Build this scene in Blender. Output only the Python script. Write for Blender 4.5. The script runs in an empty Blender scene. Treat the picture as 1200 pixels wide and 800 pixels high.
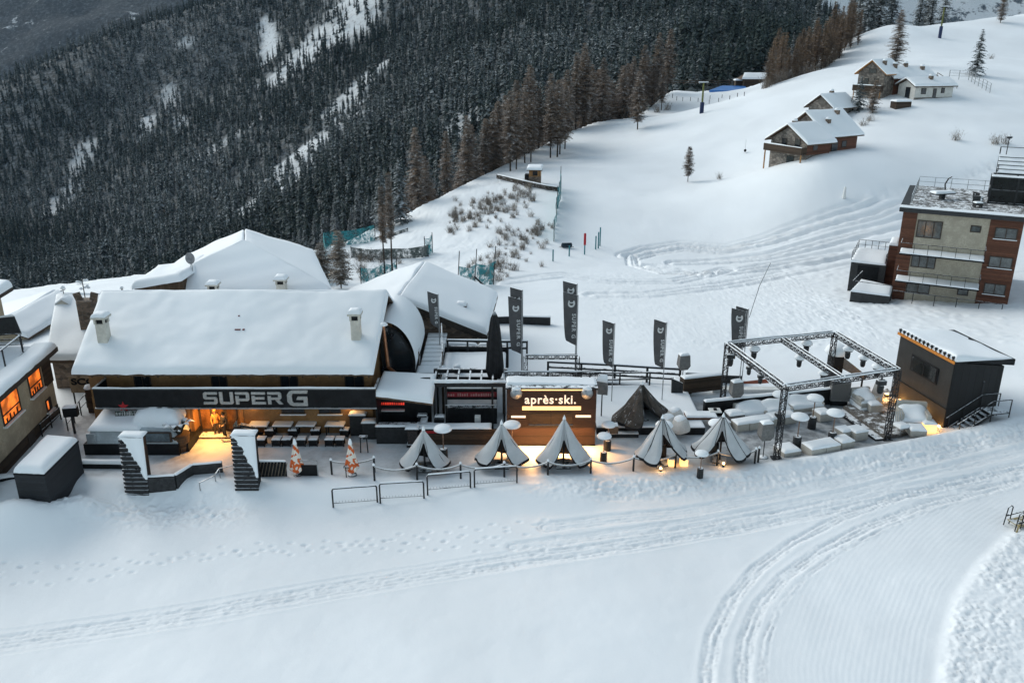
import bpy, math, random
import numpy as np
from mathutils import Matrix, Vector, noise as mnoise
R = math.radians
PI = math.pi
random.seed(7)
scene = bpy.context.scene
COL = scene.collection

# ---------------------------------------------------------------- camera model (used to measure positions)
CAM_H = 24.0
PITCH = R(20.0)
FPX = 1000.0            # focal length in pixels of a 1200 px wide frame
CP, SP = math.cos(PITCH), math.sin(PITCH)

def ray(u, v):
    t = (400.0 - v) / FPX
    return ((u - 600.0) / FPX, CP + SP * t, -SP + CP * t)

def at_z(u, v, z=0.0):
    d = ray(u, v); k = (z - CAM_H) / d[2]
    return Vector((d[0] * k, d[1] * k, z))

def at_y(u, v, y):
    d = ray(u, v); k = y / d[1]
    return Vector((d[0] * k, y, CAM_H + d[2] * k))

def at_k(u, v, y): return at_y(u, v, y * 1.1)

# ---------------------------------------------------------------- object helpers
def tag(o, label=None, cat=None, group=None, kind=None):
    if label: o['label'] = label
    if cat: o['category'] = cat
    if group: o['group'] = group
    if kind: o['kind'] = kind
    return o

def thing(name, label, cat, loc=(0, 0, 0), rotz=0.0, group=None):
    o = bpy.data.objects.new(name, None)
    o.empty_display_size = 0.3
    COL.objects.link(o)
    o.location = loc; o.rotation_euler = (0, 0, rotz)
    return tag(o, label, cat, group)

def kids(o):
    return [c for c in CHILD.get(o.name, [])]
CHILD = {}

def copy_tree(o, parent=None):
    c = o.copy(); COL.objects.link(c)
    if parent is not None:
        c.parent = parent
        CHILD.setdefault(parent.name, []).append(c)
    for k in list(CHILD.get(o.name, [])):
        copy_tree(k, c)
    return c

def place_copy(o, loc, rotz=0.0, label=None, scale=None):
    c = copy_tree(o)
    c.location = loc; c.rotation_euler = (0, 0, rotz)
    if label: c['label'] = label
    if scale: c.scale = (scale,) * 3 if not hasattr(scale, '__len__') else scale
    return c

def T3(x, y, z): return Matrix.Translation((x, y, z))
def RZ(a): return Matrix.Rotation(a, 4, 'Z')

class MB:
    """collects geometry; build() links it as one mesh object"""
    def __init__(self, M=None):
        self.v = []; self.f = []; self.s = []; self.M = M or Matrix.Identity(4); self.uvless = True
    def add(self, vs, fs, smooth=False):
        b = len(self.v); M = self.M
        self.v += [tuple(M @ Vector(p)) for p in vs]
        self.f += [tuple(b + i for i in f) for f in fs]
        self.s += [smooth] * len(fs)
        return self
    def hexa(self, p):   # 4 bottom (ccw), 4 top
        return self.add(p, [(3, 2, 1, 0), (4, 5, 6, 7), (0, 1, 5, 4), (1, 2, 6, 5), (2, 3, 7, 6), (3, 0, 4, 7)])
    def box(self, x0, x1, y0, y1, z0, z1):
        if x0 > x1: x0, x1 = x1, x0
        if y0 > y1: y0, y1 = y1, y0
        if z0 > z1: z0, z1 = z1, z0
        return self.hexa([(x0, y0, z0), (x1, y0, z0), (x1, y1, z0), (x0, y1, z0), (x0, y0, z1), (x1, y0, z1), (x1, y1, z1), (x0, y1, z1)])
    def rbox(self, x0, x1, y0, y1, z0, z1, r=0.03):
        """box with chamfered vertical and top edges"""
        def ring(i, z):
            c = r
            return [(x0 + i + c, y0 + i, z), (x1 - i - c, y0 + i, z), (x1 - i, y0 + i + c, z), (x1 - i, y1 - i - c, z),
                    (x1 - i - c, y1 - i, z), (x0 + i + c, y1 - i, z), (x0 + i, y1 - i - c, z), (x0 + i, y0 + i + c, z)]
        vs = ring(0, z0) + ring(0, z1 - r) + ring(r * 0.8, z1)
        fs = [tuple(range(7, -1, -1)), tuple(range(16, 24))]
        for a in (0, 8):
            for i in range(8):
                j = (i + 1) % 8
                fs.append((a + i, a + j, a + 8 + j, a + 8 + i))
        return self.add(vs, fs)
    def beam(self, p, q, w=0.06, h=None, up=(0, 0, 1)):
        p, q = Vector(p), Vector(q); d = (q - p)
        if d.length < 1e-6: return self
        d.normalize(); up = Vector(up)
        if abs(d.dot(up)) > .98: up = Vector((0, 1, 0))
        s = d.cross(up).normalized(); n = s.cross(d).normalized()
        h = h or w; s *= w / 2; n *= h / 2
        return self.hexa([p - s - n, p + s - n, q + s - n, q - s - n, p - s + n, p + s + n, q + s + n, q - s + n])
    def tube(self, p, q, r0, r1=None, n=8, cap=True, smooth=True):
        r1 = r0 if r1 is None else r1
        p, q = Vector(p), Vector(q); d = (q - p)
        if d.length < 1e-6: return self
        d.normalize(); a = Vector((0, 0, 1)) if abs(d.z) < .9 else Vector((1, 0, 0))
        s = d.cross(a).normalized(); t = d.cross(s)
        vs = []
        for c, r in ((p, r0), (q, r1)):
            for i in range(n):
                an = 2 * PI * i / n
                vs.append(c + s * (r * math.cos(an)) + t * (r * math.sin(an)))
        self.add(vs, [(i, (i + 1) % n, n + (i + 1) % n, n + i)[::-1] for i in range(n)], smooth)
        if cap:
            self.add(vs, [tuple(range(n)), tuple(range(2 * n - 1, n - 1, -1))])
        return self
    def path(self, pts, r, n=6, smooth=True):
        for a, b in zip(pts[:-1], pts[1:]): self.tube(a, b, r, r, n, True, smooth)
        return self
    def lathe(self, prof, c=(0, 0, 0), n=16, smooth=True, sx=1.0, sy=1.0):
        vs = []
        for r, z in prof:
            for i in range(n):
                a = 2 * PI * i / n
                vs.append((c[0] + r * math.cos(a) * sx, c[1] + r * math.sin(a) * sy, c[2] + z))
        fs = []
        for k in range(len(prof) - 1):
            for i in range(n):
                j = (i + 1) % n
                fs.append((k * n + i, k * n + j, (k + 1) * n + j, (k + 1) * n + i))
        self.add(vs, fs, smooth)
        self.add(vs[:n], [tuple(range(n - 1, -1, -1))]); self.add(vs[-n:], [tuple(range(n))])
        return self
    def prism(self, pts, d):
        """polygon pts (3d, planar) extruded along vector d"""
        n = len(pts); d = Vector(d)
        vs = [Vector(p) for p in pts] + [Vector(p) + d for p in pts]
        fs = [tuple(range(n - 1, -1, -1)), tuple(range(n, 2 * n))] + [(i, (i + 1) % n, n + (i + 1) % n, n + i) for i in range(n)]
        return self.add(vs, fs)
    def grid(self, fn, nu, nv, smooth=True, closed_u=False):
        vs = [fn(i / nu, j / nv) for j in range(nv + 1) for i in range(nu + 1)]
        w = nu + 1
        return self.add(vs, [(j * w + i, j * w + i + 1, (j + 1) * w + i + 1, (j + 1) * w + i) for j in range(nv) for i in range(nu)], smooth)
    def snow(self, a, b, c, d, T=0.3, nu=14, nv=10, lump=0.05, seed=0, edge=0.12, up=(0, 0, 1), over=0.0):
        """snow lying on the quad a,b,c,d (a-b lower edge, d-c upper edge), rounded at its rim"""
        a, b, c, d = map(Vector, (a, b, c, d)); up = Vector(up)
        rs = random.Random(seed)
        ph = [rs.uniform(0, 6.28) for _ in range(8)]
        L = max((b - a).length, (c - d).length); W = max((d - a).length, (c - b).length)
        def ax(n, ln):
            e = min(edge * T * 6, ln * .3)
            inner = [e + (ln - 2 * e) * k / n for k in range(n + 1)]
            rim = [0, e * .08, e * .25, e * .55]
            out = rim + inner + [ln - r for r in reversed(rim)]
            return [o / ln for o in out]
        U, V = ax(nu, L), ax(nv, W)
        def prof(t, ln):
            e = min(edge * T * 6, ln * .3); x = min(t, 1 - t) * ln / e
            x = max(0, min(1, x)); return math.sqrt(max(0, 1 - (1 - x) ** 2))
        top = []
        for v_ in V:
            for u_ in U:
                p = (a * (1 - u_) + b * u_) * (1 - v_) + (d * (1 - u_) + c * u_) * v_
                h = T * min(prof(u_, L), prof(v_, W)) if True else 0
                X, Y = u_ * L, v_ * W
                h += lump * min(prof(u_, L), prof(v_, W)) * (2.6 * mnoise.fractal(Vector((X * .30 + ph[0], Y * .30 + ph[1], seed)), 1.0, 2.1, 3) + .55 * mnoise.noise(Vector((X * 1.1 + ph[2], Y * 1.1, seed))) + .3 * mnoise.noise(Vector((X * 3.3 + ph[3], Y * 3.3, seed))))
                # ragged rim
                rag = (.03 + lump * .6) * (mnoise.noise(Vector((X * 1.3, seed, 1))) * 1.6 + mnoise.noise(Vector((X * 4.0, seed, 2))))
                q = p + up * (h + .004)
                if v_ == 0: q = q + (a - d).normalized() * (over + rag * .6)
                top.append(q)
        w = len(U); nvv = len(V)
        fs = [(j * w + i, j * w + i + 1, (j + 1) * w + i + 1, (j + 1) * w + i) for j in range(nvv - 1) for i in range(w - 1)]
        return self.add(top, fs, True)
    def build(self, name, mat, parent=None, attr=None):
        me = bpy.data.meshes.new(name)
        v = self.v; origin = None
        if parent is None and v:
            xs = [p[0] for p in v]; ys = [p[1] for p in v]; zs = [p[2] for p in v]
            origin = ((min(xs) + max(xs)) / 2, (min(ys) + max(ys)) / 2, min(zs))
            v = [(p[0] - origin[0], p[1] - origin[1], p[2] - origin[2]) for p in v]
        me.from_pydata(v, [], self.f)
        me.polygons.foreach_set('use_smooth', self.s)
        me.materials.append(mat)
        me.update()
        o = bpy.data.objects.new(name, me); COL.objects.link(o)
        if parent is not None:
            o.parent = parent; CHILD.setdefault(parent.name, []).append(o)
        elif origin:
            o.location = origin
        return o

# ---------------------------------------------------------------- materials
def nodes_of(name):
    m = bpy.data.materials.new(name); m.use_nodes = True
    nt = m.node_tree; b = nt.nodes['Principled BSDF']
    return m, nt, b

def N(nt, typ, **kw):
    n = nt.nodes.new(typ)
    for k, v in kw.items():
        if k in n.inputs: n.inputs[k].default_value = v
        else: setattr(n, k, v)
    return n

def mixc(nt, fac, a, b):
    n = nt.nodes.new('ShaderNodeMix'); n.data_type = 'RGBA'
    for sock, val in ((n.inputs[0], fac), (n.inputs[6], a), (n.inputs[7], b)):
        if hasattr(val, 'links') or isinstance(val, bpy.types.NodeSocket): nt.links.new(val, sock)
        elif isinstance(val, (int, float)): sock.default_value = val
        else: sock.default_value = (*val[:3], 1)
    return n.outputs[2]

def ramp(nt, src, lo, hi):
    n = nt.nodes.new('ShaderNodeMapRange'); n.inputs[1].default_value = lo; n.inputs[2].default_value = hi
    n.interpolation_type = 'SMOOTHSTEP'
    nt.links.new(src, n.inputs[0]); return n.outputs[0]

def pos(nt, scale=(1, 1, 1), rot=(0, 0, 0)):
    g = nt.nodes.new('ShaderNodeTexCoord'); mp = nt.nodes.new('ShaderNodeMapping')
    mp.inputs['Scale'].default_value = scale; mp.inputs['Rotation'].default_value = rot
    nt.links.new(g.outputs['Object'], mp.inputs[0]); return mp.outputs[0]

SNOW = (0.80, 0.825, 0.85)
def mat(name, col, rough=.7, var=.2, scale=3.0, bump=.15, metal=0.0, snow=0.0, stretch=(1, 1, 1), col2=None, spec=.3):
    """general surface: two-scale colour variation, bump, optional snow lying on upward faces"""
    m, nt, b = nodes_of(name)
    p = pos(nt, stretch)
    n1 = N(nt, 'ShaderNodeTexNoise', Scale=scale, Detail=5.0, Roughness=.65); nt.links.new(p, n1.inputs['Vector'])
    n2 = N(nt, 'ShaderNodeTexNoise', Scale=scale * 9, Detail=3.0); nt.links.new(p, n2.inputs['Vector'])
    dark = col2 or tuple(c * (1 - var * 1.6) for c in col); lite = tuple(min(1, c * (1 + var)) for c in col)
    c = mixc(nt, ramp(nt, n1.outputs[0], .35, .65), dark, lite)
    c = mixc(nt, ramp(nt, n2.outputs[0], .3, .8), c, tuple(x * .8 for x in col)) if var > .05 else c
    if snow > 0:
        g = nt.nodes.new('ShaderNodeNewGeometry'); sx = nt.nodes.new('ShaderNodeSeparateXYZ')
        nt.links.new(g.outputs['Normal'], sx.inputs[0])
        up = ramp(nt, sx.outputs[2], .45, .8)
        n3 = N(nt, 'ShaderNodeTexNoise', Scale=2.3, Detail=6.0, Roughness=.75)
        gp = nt.nodes.new('ShaderNodeNewGeometry'); nt.links.new(gp.outputs['Position'], n3.inputs['Vector'])
        msk = ramp(nt, n3.outputs[0], .62 - snow * .5, .72 - snow * .5)
        mu = N(nt, 'ShaderNodeMath', operation='MULTIPLY'); nt.links.new(up, mu.inputs[0]); nt.links.new(msk, mu.inputs[1])
        c = mixc(nt, mu.outputs[0], c, SNOW)
    nt.links.new(c, b.inputs['Base Color'])
    b.inputs['Roughness'].default_value = rough; b.inputs['Metallic'].default_value = metal
    b.inputs['Specular IOR Level'].default_value = spec
    if bump > 0:
        bp = N(nt, 'ShaderNodeBump', Strength=bump, Distance=.03); nt.links.new(n2.outputs[0], bp.inputs['Height'])
        nt.links.new(bp.outputs[0], b.inputs['Normal'])
    return m

def planks(name, col, w=.14, axis='Z', rough=.7, var=.35, bump=.5, snow=0.0, grain=True):
    """boards along one axis with a dark joint"""
    m, nt, b = nodes_of(name)
    g = nt.nodes.new('ShaderNodeTexCoord'); sx = nt.nodes.new('ShaderNodeSeparateXYZ'); nt.links.new(g.outputs['Object'], sx.inputs[0])
    k = N(nt, 'ShaderNodeMath', operation='DIVIDE'); nt.links.new(sx.outputs['XYZ'.index(axis)], k.inputs[0]); k.inputs[1].default_value = w
    fr = N(nt, 'ShaderNodeMath', operation='FRACT'); nt.links.new(k.outputs[0], fr.inputs[0])
    fl = N(nt, 'ShaderNodeMath', operation='FLOOR'); nt.links.new(k.outputs[0], fl.inputs[0])
    wn = nt.nodes.new('ShaderNodeTexWhiteNoise'); wn.noise_dimensions = '1D'; nt.links.new(fl.outputs[0], wn.inputs['W'])
    st = {'X': (14, 2, 2), 'Y': (2, 14, 2), 'Z': (1.5, 1.5, 16)}[axis]
    n1 = N(nt, 'ShaderNodeTexNoise', Scale=1.6, Detail=6.0, Roughness=.7); nt.links.new(pos(nt, st), n1.inputs['Vector'])
    c = mixc(nt, wn.outputs[0], tuple(x * (1 - var) for x in col), tuple(min(1, x * (1 + var)) for x in col))
    c = mixc(nt, ramp(nt, n1.outputs[0], .35, .75), c, tuple(x * .55 for x in col))
    j = ramp(nt, fr.outputs[0], .0, .1)
    c = mixc(nt, j, tuple(x * .25 for x in col), c)
    if snow > 0:
        gg = nt.nodes.new('ShaderNodeNewGeometry'); s2 = nt.nodes.new('ShaderNodeSeparateXYZ'); nt.links.new(gg.outputs['Normal'], s2.inputs[0])
        n3 = N(nt, 'ShaderNodeTexNoise', Scale=2.0, Detail=6.0, Roughness=.75); nt.links.new(gg.outputs['Position'], n3.inputs['Vector'])
        mu = N(nt, 'ShaderNodeMath', operation='MULTIPLY'); nt.links.new(ramp(nt, s2.outputs[2], .5, .8), mu.inputs[0])
        nt.links.new(ramp(nt, n3.outputs[0], .6 - snow * .5, .75 - snow * .5), mu.inputs[1])
        c = mixc(nt, mu.outputs[0], c, SNOW)
    nt.links.new(c, b.inputs['Base Color']); b.inputs['Roughness'].default_value = rough
    b.inputs['Specular IOR Level'].default_value = .25
    bp = N(nt, 'ShaderNodeBump', Strength=bump, Distance=.02); nt.links.new(j, bp.inputs['Height']); nt.links.new(bp.outputs[0], b.inputs['Normal'])
    return m

def stone(name, col, scale=2.2, mortar=(.10, .09, .08)):
    m, nt, b = nodes_of(name)
    p = pos(nt, (1, 1, 1.7))
    v = N(nt, 'ShaderNodeTexVoronoi', Scale=scale); nt.links.new(p, v.inputs['Vector'])
    v2 = N(nt, 'ShaderNodeTexVoronoi', Scale=scale, feature='DISTANCE_TO_EDGE'); nt.links.new(p, v2.inputs['Vector'])
    s = nt.nodes.new('ShaderNodeSeparateXYZ'); nt.links.new(v.outputs['Color'], s.inputs[0])
    c = mixc(nt, s.outputs[0], tuple(x * .45 for x in col), tuple(min(1, x * 1.45) for x in col))
    e = ramp(nt, v2.outputs[0], .0, .08)
    c = mixc(nt, e, mortar, c); nt.links.new(c, b.inputs['Base Color']); b.inputs['Roughness'].default_value = .85
    bp = N(nt, 'ShaderNodeBump', Strength=.6, Distance=.05); nt.links.new(e, bp.inputs['Height']); nt.links.new(bp.outputs[0], b.inputs['Normal'])
    return m

def glow(name, col, strength, flicker=0.0):
    m, nt, b = nodes_of(name)
    b.inputs['Base Color'].default_value = (*col, 1); b.inputs['Emission Color'].default_value = (*col, 1)
    b.inputs['Emission Strength'].default_value = strength
    if flicker:
        n1 = N(nt, 'ShaderNodeTexNoise', Scale=1.3, Detail=3.0); nt.links.new(pos(nt), n1.inputs['Vector'])
        nt.links.new(mixc(nt, ramp(nt, n1.outputs[0], .35, .65), tuple(c * (1 - flicker) for c in col), col), b.inputs['Emission Color'])
    return m

def snow_mat(name, bump=.25, scale=3.0, col=SNOW, rough=.55, fine=18.0, trod_shade=False):
    m, nt, b = nodes_of(name)
    g = nt.nodes.new('ShaderNodeNewGeometry')
    n1 = N(nt, 'ShaderNodeTexNoise', Scale=scale, Detail=8.0, Roughness=.62); nt.links.new(g.outputs['Position'], n1.inputs['Vector'])
    n2 = N(nt, 'ShaderNodeTexNoise', Scale=fine, Detail=4.0, Roughness=.7); nt.links.new(g.outputs['Position'], n2.inputs['Vector'])
    n0 = N(nt, 'ShaderNodeTexNoise', Scale=.09, Detail=5.0); nt.links.new(g.outputs['Position'], n0.inputs['Vector'])
    c = mixc(nt, ramp(nt, n0.outputs[0], .3, .7), tuple(x * .95 for x in col), tuple(min(.9, x * 1.03) for x in col))
    if trod_shade:
        at = N(nt, 'ShaderNodeAttribute', attribute_name='trodden')  # trampling, plus shade painted into the terrace front
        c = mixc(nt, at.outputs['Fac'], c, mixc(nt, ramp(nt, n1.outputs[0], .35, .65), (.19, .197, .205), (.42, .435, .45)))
    nt.links.new(c, b.inputs['Base Color'])
    b.inputs['Roughness'].default_value = rough; b.inputs['Specular IOR Level'].default_value = .25
    b.inputs['Subsurface Weight'].default_value = 0.0
    ad = N(nt, 'ShaderNodeMath', operation='MULTIPLY_ADD'); nt.links.new(n2.outputs[0], ad.inputs[0]); ad.inputs[1].default_value = .35; nt.links.new(n1.outputs[0], ad.inputs[2])
    bp = N(nt, 'ShaderNodeBump', Strength=bump, Distance=.12); nt.links.new(ad.outputs[0], bp.inputs['Height']); nt.links.new(bp.outputs[0], b.inputs['Normal'])
    return m

# ---------------------------------------------------------------- numpy noise
def _hash(ix, iy, seed):
    h = (ix.astype(np.int64) * 374761393 + iy.astype(np.int64) * 668265263 + seed * 974634777) & 0xFFFFFFFF
    h = ((h ^ (h >> 13)) * 1274126177) & 0xFFFFFFFF
    return ((h ^ (h >> 16)) & 0xFFFF) / 65535.0
def vnoise(x, y, seed=0):
    ix = np.floor(x); iy = np.floor(y); fx = x - ix; fy = y - iy
    fx = fx * fx * (3 - 2 * fx); fy = fy * fy * (3 - 2 * fy)
    a = _hash(ix, iy, seed); b = _hash(ix + 1, iy, seed); c = _hash(ix, iy + 1, seed); d = _hash(ix + 1, iy + 1, seed)
    return (a * (1 - fx) + b * fx) * (1 - fy) + (c * (1 - fx) + d * fx) * fy
def fbm(x, y, oct=4, seed=0, gain=.5):
    s = 0; a = 1; t = 0
    for o in range(oct):
        s = s + a * (vnoise(x * 2 ** o + o * 13.1, y * 2 ** o + o * 7.7, seed + o) - .5); t += a; a *= gain
    return s / t * 2
def sstep(x, a, b):
    t = np.clip((x - a) / (b - a), 0, 1); return t * t * (3 - 2 * t)
class TPS:
    def __init__(s, pts, lam=0.0):
        p = np.array(pts, float); s.c = p[:, :2] / 50; n = len(p)
        K = s.k(s.c, s.c) + lam * np.eye(n); Pm = np.c_[np.ones(n), s.c]
        A = np.block([[K, Pm], [Pm.T, np.zeros((3, 3))]])
        s.w = np.linalg.solve(A, np.r_[p[:, 2], np.zeros(3)])
    def k(s, a, b):
        r2 = ((a[:, None, :] - b[None]) ** 2).sum(-1); return np.where(r2 > 0, .5 * r2 * np.log(np.maximum(r2, 1e-12)), 0)
    def __call__(s, x, y):
        x = np.asarray(x, float); y = np.asarray(y, float); sh = np.broadcast(x, y).shape
        q = np.c_[np.broadcast_to(x, sh).ravel(), np.broadcast_to(y, sh).ravel()] / 50
        out = np.empty(len(q))
        for i in range(0, len(q), 60000):
            b = q[i:i + 60000]; out[i:i + 60000] = s.k(b, s.c) @ s.w[:-3] + np.c_[np.ones(len(b)), b] @ s.w[-3:]
        return out.reshape(sh)
def poly_dist(x, y, pts, side=False):
    """distance to a polyline, arc length at the nearest point, and the signed side (left of the direction of travel > 0)"""
    best = np.full(x.shape, 1e9); arc = np.zeros(x.shape); sg = np.ones(x.shape); L = 0.0
    for (ax, ay), (bx, by) in zip(pts[:-1], pts[1:]):
        dx, dy = bx - ax, by - ay; ln = math.hypot(dx, dy)
        t = np.clip(((x - ax) * dx + (y - ay) * dy) / ln ** 2, 0, 1)
        d = np.hypot(x - ax - t * dx, y - ay - t * dy)
        m = d < best
        best = np.where(m, d, best); arc = np.where(m, L + t * ln, arc)
        if side: sg = np.where(m, np.sign(dx * (y - ay) - dy * (x - ax)), sg)
        L += ln
    return (best, arc, sg) if side else (best, arc)
def mesh_np(name, V, F, mat, smooth=True, attrs=None):
    me = bpy.data.meshes.new(name)
    V = np.ascontiguousarray(V, np.float32); F = np.ascontiguousarray(F, np.int32); k = F.shape[1]
    me.vertices.add(len(V)); me.vertices.foreach_set('co', V.ravel())
    me.loops.add(F.size); me.loops.foreach_set('vertex_index', F.ravel())
    me.polygons.add(len(F)); me.polygons.foreach_set('loop_start', np.arange(0, F.size, k, dtype=np.int32))
    if smooth: me.polygons.foreach_set('use_smooth', np.ones(len(F), bool))
    for nm, val in (attrs or {}).items():
        a = me.attributes.new(nm, 'FLOAT', 'POINT'); a.data.foreach_set('value', np.ascontiguousarray(val, np.float32))
    me.update(calc_edges=True)
    me.materials.append(mat)
    o = bpy.data.objects.new(name, me); COL.objects.link(o)
    return o
# ---------------------------------------------------------------- light, sky, camera
cam_d = bpy.data.cameras.new('camera'); cam = bpy.data.objects.new('camera', cam_d); COL.objects.link(cam)
cam.location = (0, 0, CAM_H); cam.rotation_euler = (R(90) - PITCH, 0, 0)
cam_d.sensor_width = 36; cam_d.lens = FPX / 1200 * 36; cam_d.clip_end = 6000; cam_d.clip_start = .5
scene.camera = cam
world = bpy.data.worlds.new('World'); scene.world = world; world.use_nodes = True
wn = world.node_tree; bg = wn.nodes['Background']
sky = wn.nodes.new('ShaderNodeTexSky'); sky.sky_type = 'NISHITA'; sky.sun_disc = False
SUN_EL, SUN_AZ = R(32), R(-52)     # azimuth measured from +Y towards +X
sky.sun_elevation = SUN_EL; sky.sun_rotation = SUN_AZ
sky.altitude = 2000; sky.air_density = 1.0; sky.dust_density = 2.0; sky.ozone_density = 1.0
hs = wn.nodes.new('ShaderNodeHueSaturation'); hs.inputs['Saturation'].default_value = .36
tint = wn.nodes.new('ShaderNodeMix'); tint.data_type = 'RGBA'; tint.blend_type = 'MULTIPLY'; tint.inputs[0].default_value = 1; tint.inputs[7].default_value = (.855, 1.0, 1.01, 1)
wn.links.new(sky.outputs[0], hs.inputs['Color']); wn.links.new(hs.outputs[0], tint.inputs[6]); wn.links.new(tint.outputs[2], bg.inputs[0]); bg.inputs[1].default_value = .085
sd = bpy.data.lights.new('sun', 'SUN'); sun = bpy.data.objects.new('sun', sd); COL.objects.link(sun)
sd.energy = .95; sd.angle = R(42); sd.color = (1, .95, .87)
dirv = Vector((math.sin(SUN_AZ) * math.cos(SUN_EL), math.cos(SUN_AZ) * math.cos(SUN_EL), math.sin(SUN_EL)))
sun.rotation_euler = dirv.to_track_quat('Z', 'Y').to_euler()
sun.location = (-60, 80, 80)
scene.view_settings.view_transform = 'Standard'; scene.view_settings.look = 'None'
scene.view_settings.exposure = EXPOSURE if 'EXPOSURE' in globals() else 1.31
scene.view_settings.gamma = 1; scene.view_settings.use_curve_mapping = False
scene.cycles.max_bounces = 5; scene.cycles.diffuse_bounces = 3; scene.cycles.glossy_bounces = 2
scene.cycles.transparent_max_bounces = 12; scene.cycles.caustics_reflective = False; scene.cycles.caustics_refractive = False
scene.cycles.use_denoising = True
scene.cycles.sample_clamp_indirect = 4

# ---------------------------------------------------------------- terrain: one height function for the whole near side
hill_px = [  # u, v, distance: points read off the slope
    (1000, 420, 58), (800, 420, 58), (1000, 330, 82), (1150, 380, 66), (1045, 345, 76), (1190, 368, 68), (1020, 372, 69), (800, 350, 76), (650, 350, 76),
    (600, 320, 86), (720, 300, 94), (680, 285, 98), (650, 240, 112), (650, 200, 130), (860, 270, 100), (860, 205, 121), (960, 188, 106),
    (1000, 250, 98), (1100, 200, 108), (1190, 182, 112), (1060, 118, 138), (1150, 110, 142), (1140, 80, 165), (1045, 78, 175), (1100, 45, 215),
    (1180, 20, 235), (960, 82, 180), (1040, 30, 225), (880, 112, 170), (830, 132, 200), (860, 110, 240), (800, 105, 255), (740, 140, 185), (700, 170, 158),
    (560, 300, 93), (600, 255, 106), (630, 222, 119), (540, 330, 84), (470, 332, 85), (520, 240, 118), (580, 207, 131), (660, 165, 163), (780, 125, 215),
    (380, 300, 98), (430, 312, 92), (450, 275, 112), (1250, 130, 135), (1300, 60, 200), (1250, 250, 100), (1320, 330, 78)]
hill_pts = [tuple(at_y(u, v, y * (1.055 if y < 72 else 1.075 if y < 88 else 1.1))) for u, v, y in hill_px]
for x_ in (-34, -26, -18, -9, 0, 9, 17): hill_pts += [(x_, 45.6, 0), (x_, 50.5, 0), (x_, 56, 0.05)]
hill_pts += [(24, 49, 0), (27, 51.5, .1), (24, 54, .0), (22, 58, .2), (10, 59, .2), (33, 51, 1.2), (36, 56, 1.2), (60, 66, 2), (-26, 62, .1), (-12, 63, .6), (-5, 67, .4), (-45, 65, -1), (-60, 49, -1.5), (-40, 43.5, -.5), (90, 66, 4),
             (-30, 79, -1), (-48, 90, -3), (45, 253, 8), (85, 288, 5), (110, 320, 7), (150, 330, 20), (180, 286, 30), (60, 288, 6), (90, 352, 5), (200, 220, 30), (170, 143, 19), (110, 88, 8)]
HILL = TPS(hill_pts, .004)
_E = [(-80, 44.5, -.6), (-40, 43.3, -.35), (-29, 42.9, -.3), (-14.5, 42.8, -.1), (0, 42.94, .0), (7.3, 43.2, .14), (14.9, 44.2, .25), (20.4, 45.65, .5), (26.1, 47.1, .75), (32.1, 48.6, 1.3), (45, 51.8, 2.0), (90, 61, 4.5)]
EX, EY, EZ = (np.array([e[i] for e in _E], float) for i in range(3))
EDGE = [tuple(at_k(u, v, y))[:2] for u, v, y in ((300, 289, 96), (350, 290, 101), (440, 262, 116), (480, 260, 119), (520, 237, 123), (580, 203, 138), (660, 158, 170), (785, 117, 228))]
EDGE = [(-260, 44), (-120, 76), (-60, 92)] + EDGE + [(62, 284), (80, 302), (108, 330), (150, 363), (260, 363)]

def zbase(x, y):
    x = np.asarray(x, float); y = np.asarray(y, float)
    ye = np.interp(x, EX, EY); ze = np.interp(x, EX, EZ)
    front = ze - .40 - .3 * sstep(-x, -2, 10) - .045 * np.clip(ye - 1.6 - y, 0, 60) - .35 * sstep(ye - y, 0, 6) * sstep(x, 0, 20)
    h = HILL(x, y)
    d, a, s = poly_dist(x, y, EDGE, True)
    out = np.where(s > 0, d, 0.0)
    h = h - 42 * (1 - np.exp(-np.maximum(out - .5, 0) / 38)) - .5 * np.maximum(out - .5, 0) * sstep(out, 0, 6)
    k = sstep(y, ye - 1.9, ye + .3)
    z = front * (1 - k) + h * k
    berm = np.exp(-((y - ye) / .75) ** 2) * np.maximum(0, ze - h * 1.0) * 1.0
    z = z + berm * (x > -30) * .9
    z = z + 1.75 * np.exp(-((x + 26.2) / 2.2) ** 2 - ((y - 39.2) / 1.5) ** 2) + 1.0 * np.exp(-((x + 23.5) / 1.6) ** 2 - ((y - 40.6) / 1.4) ** 2) + .35 * np.exp(-((x + 29.5) / 3.0) ** 2 - ((y - 39.5) / 2.0) ** 2)
    z = z + .30 * np.exp(-((y - 41.6) / 1.1) ** 2) * sstep(x, -14.2, -12.5) * (1 - sstep(x, 3, 6))
    return z

def gz(x, y): return float(zbase(np.array([x]), np.array([y]))[0])
_YS = np.r_[np.arange(23, 66, .1), np.arange(66, 374, .4)]
def on(u, v, ymin=20):
    """where the sight line through pixel (u, v) meets the terrain"""
    d = ray(u, v); ys = _YS[_YS >= ymin]; k = ys / d[1]
    g = zbase(d[0] * k, ys) - (CAM_H + d[2] * k)
    i = np.argmax(g > 0)
    if g[i] <= 0: i = len(ys) - 1
    if i > 0:
        f = g[i - 1] / (g[i - 1] - g[i]); y = ys[i - 1] + f * (ys[i] - ys[i - 1])
    else: y = ys[0]
    k = y / d[1]
    return Vector((d[0] * k, y, gz(d[0] * k, y)))
def xy(u, v): p = on(u, v); return (p.x, p.y)

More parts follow.
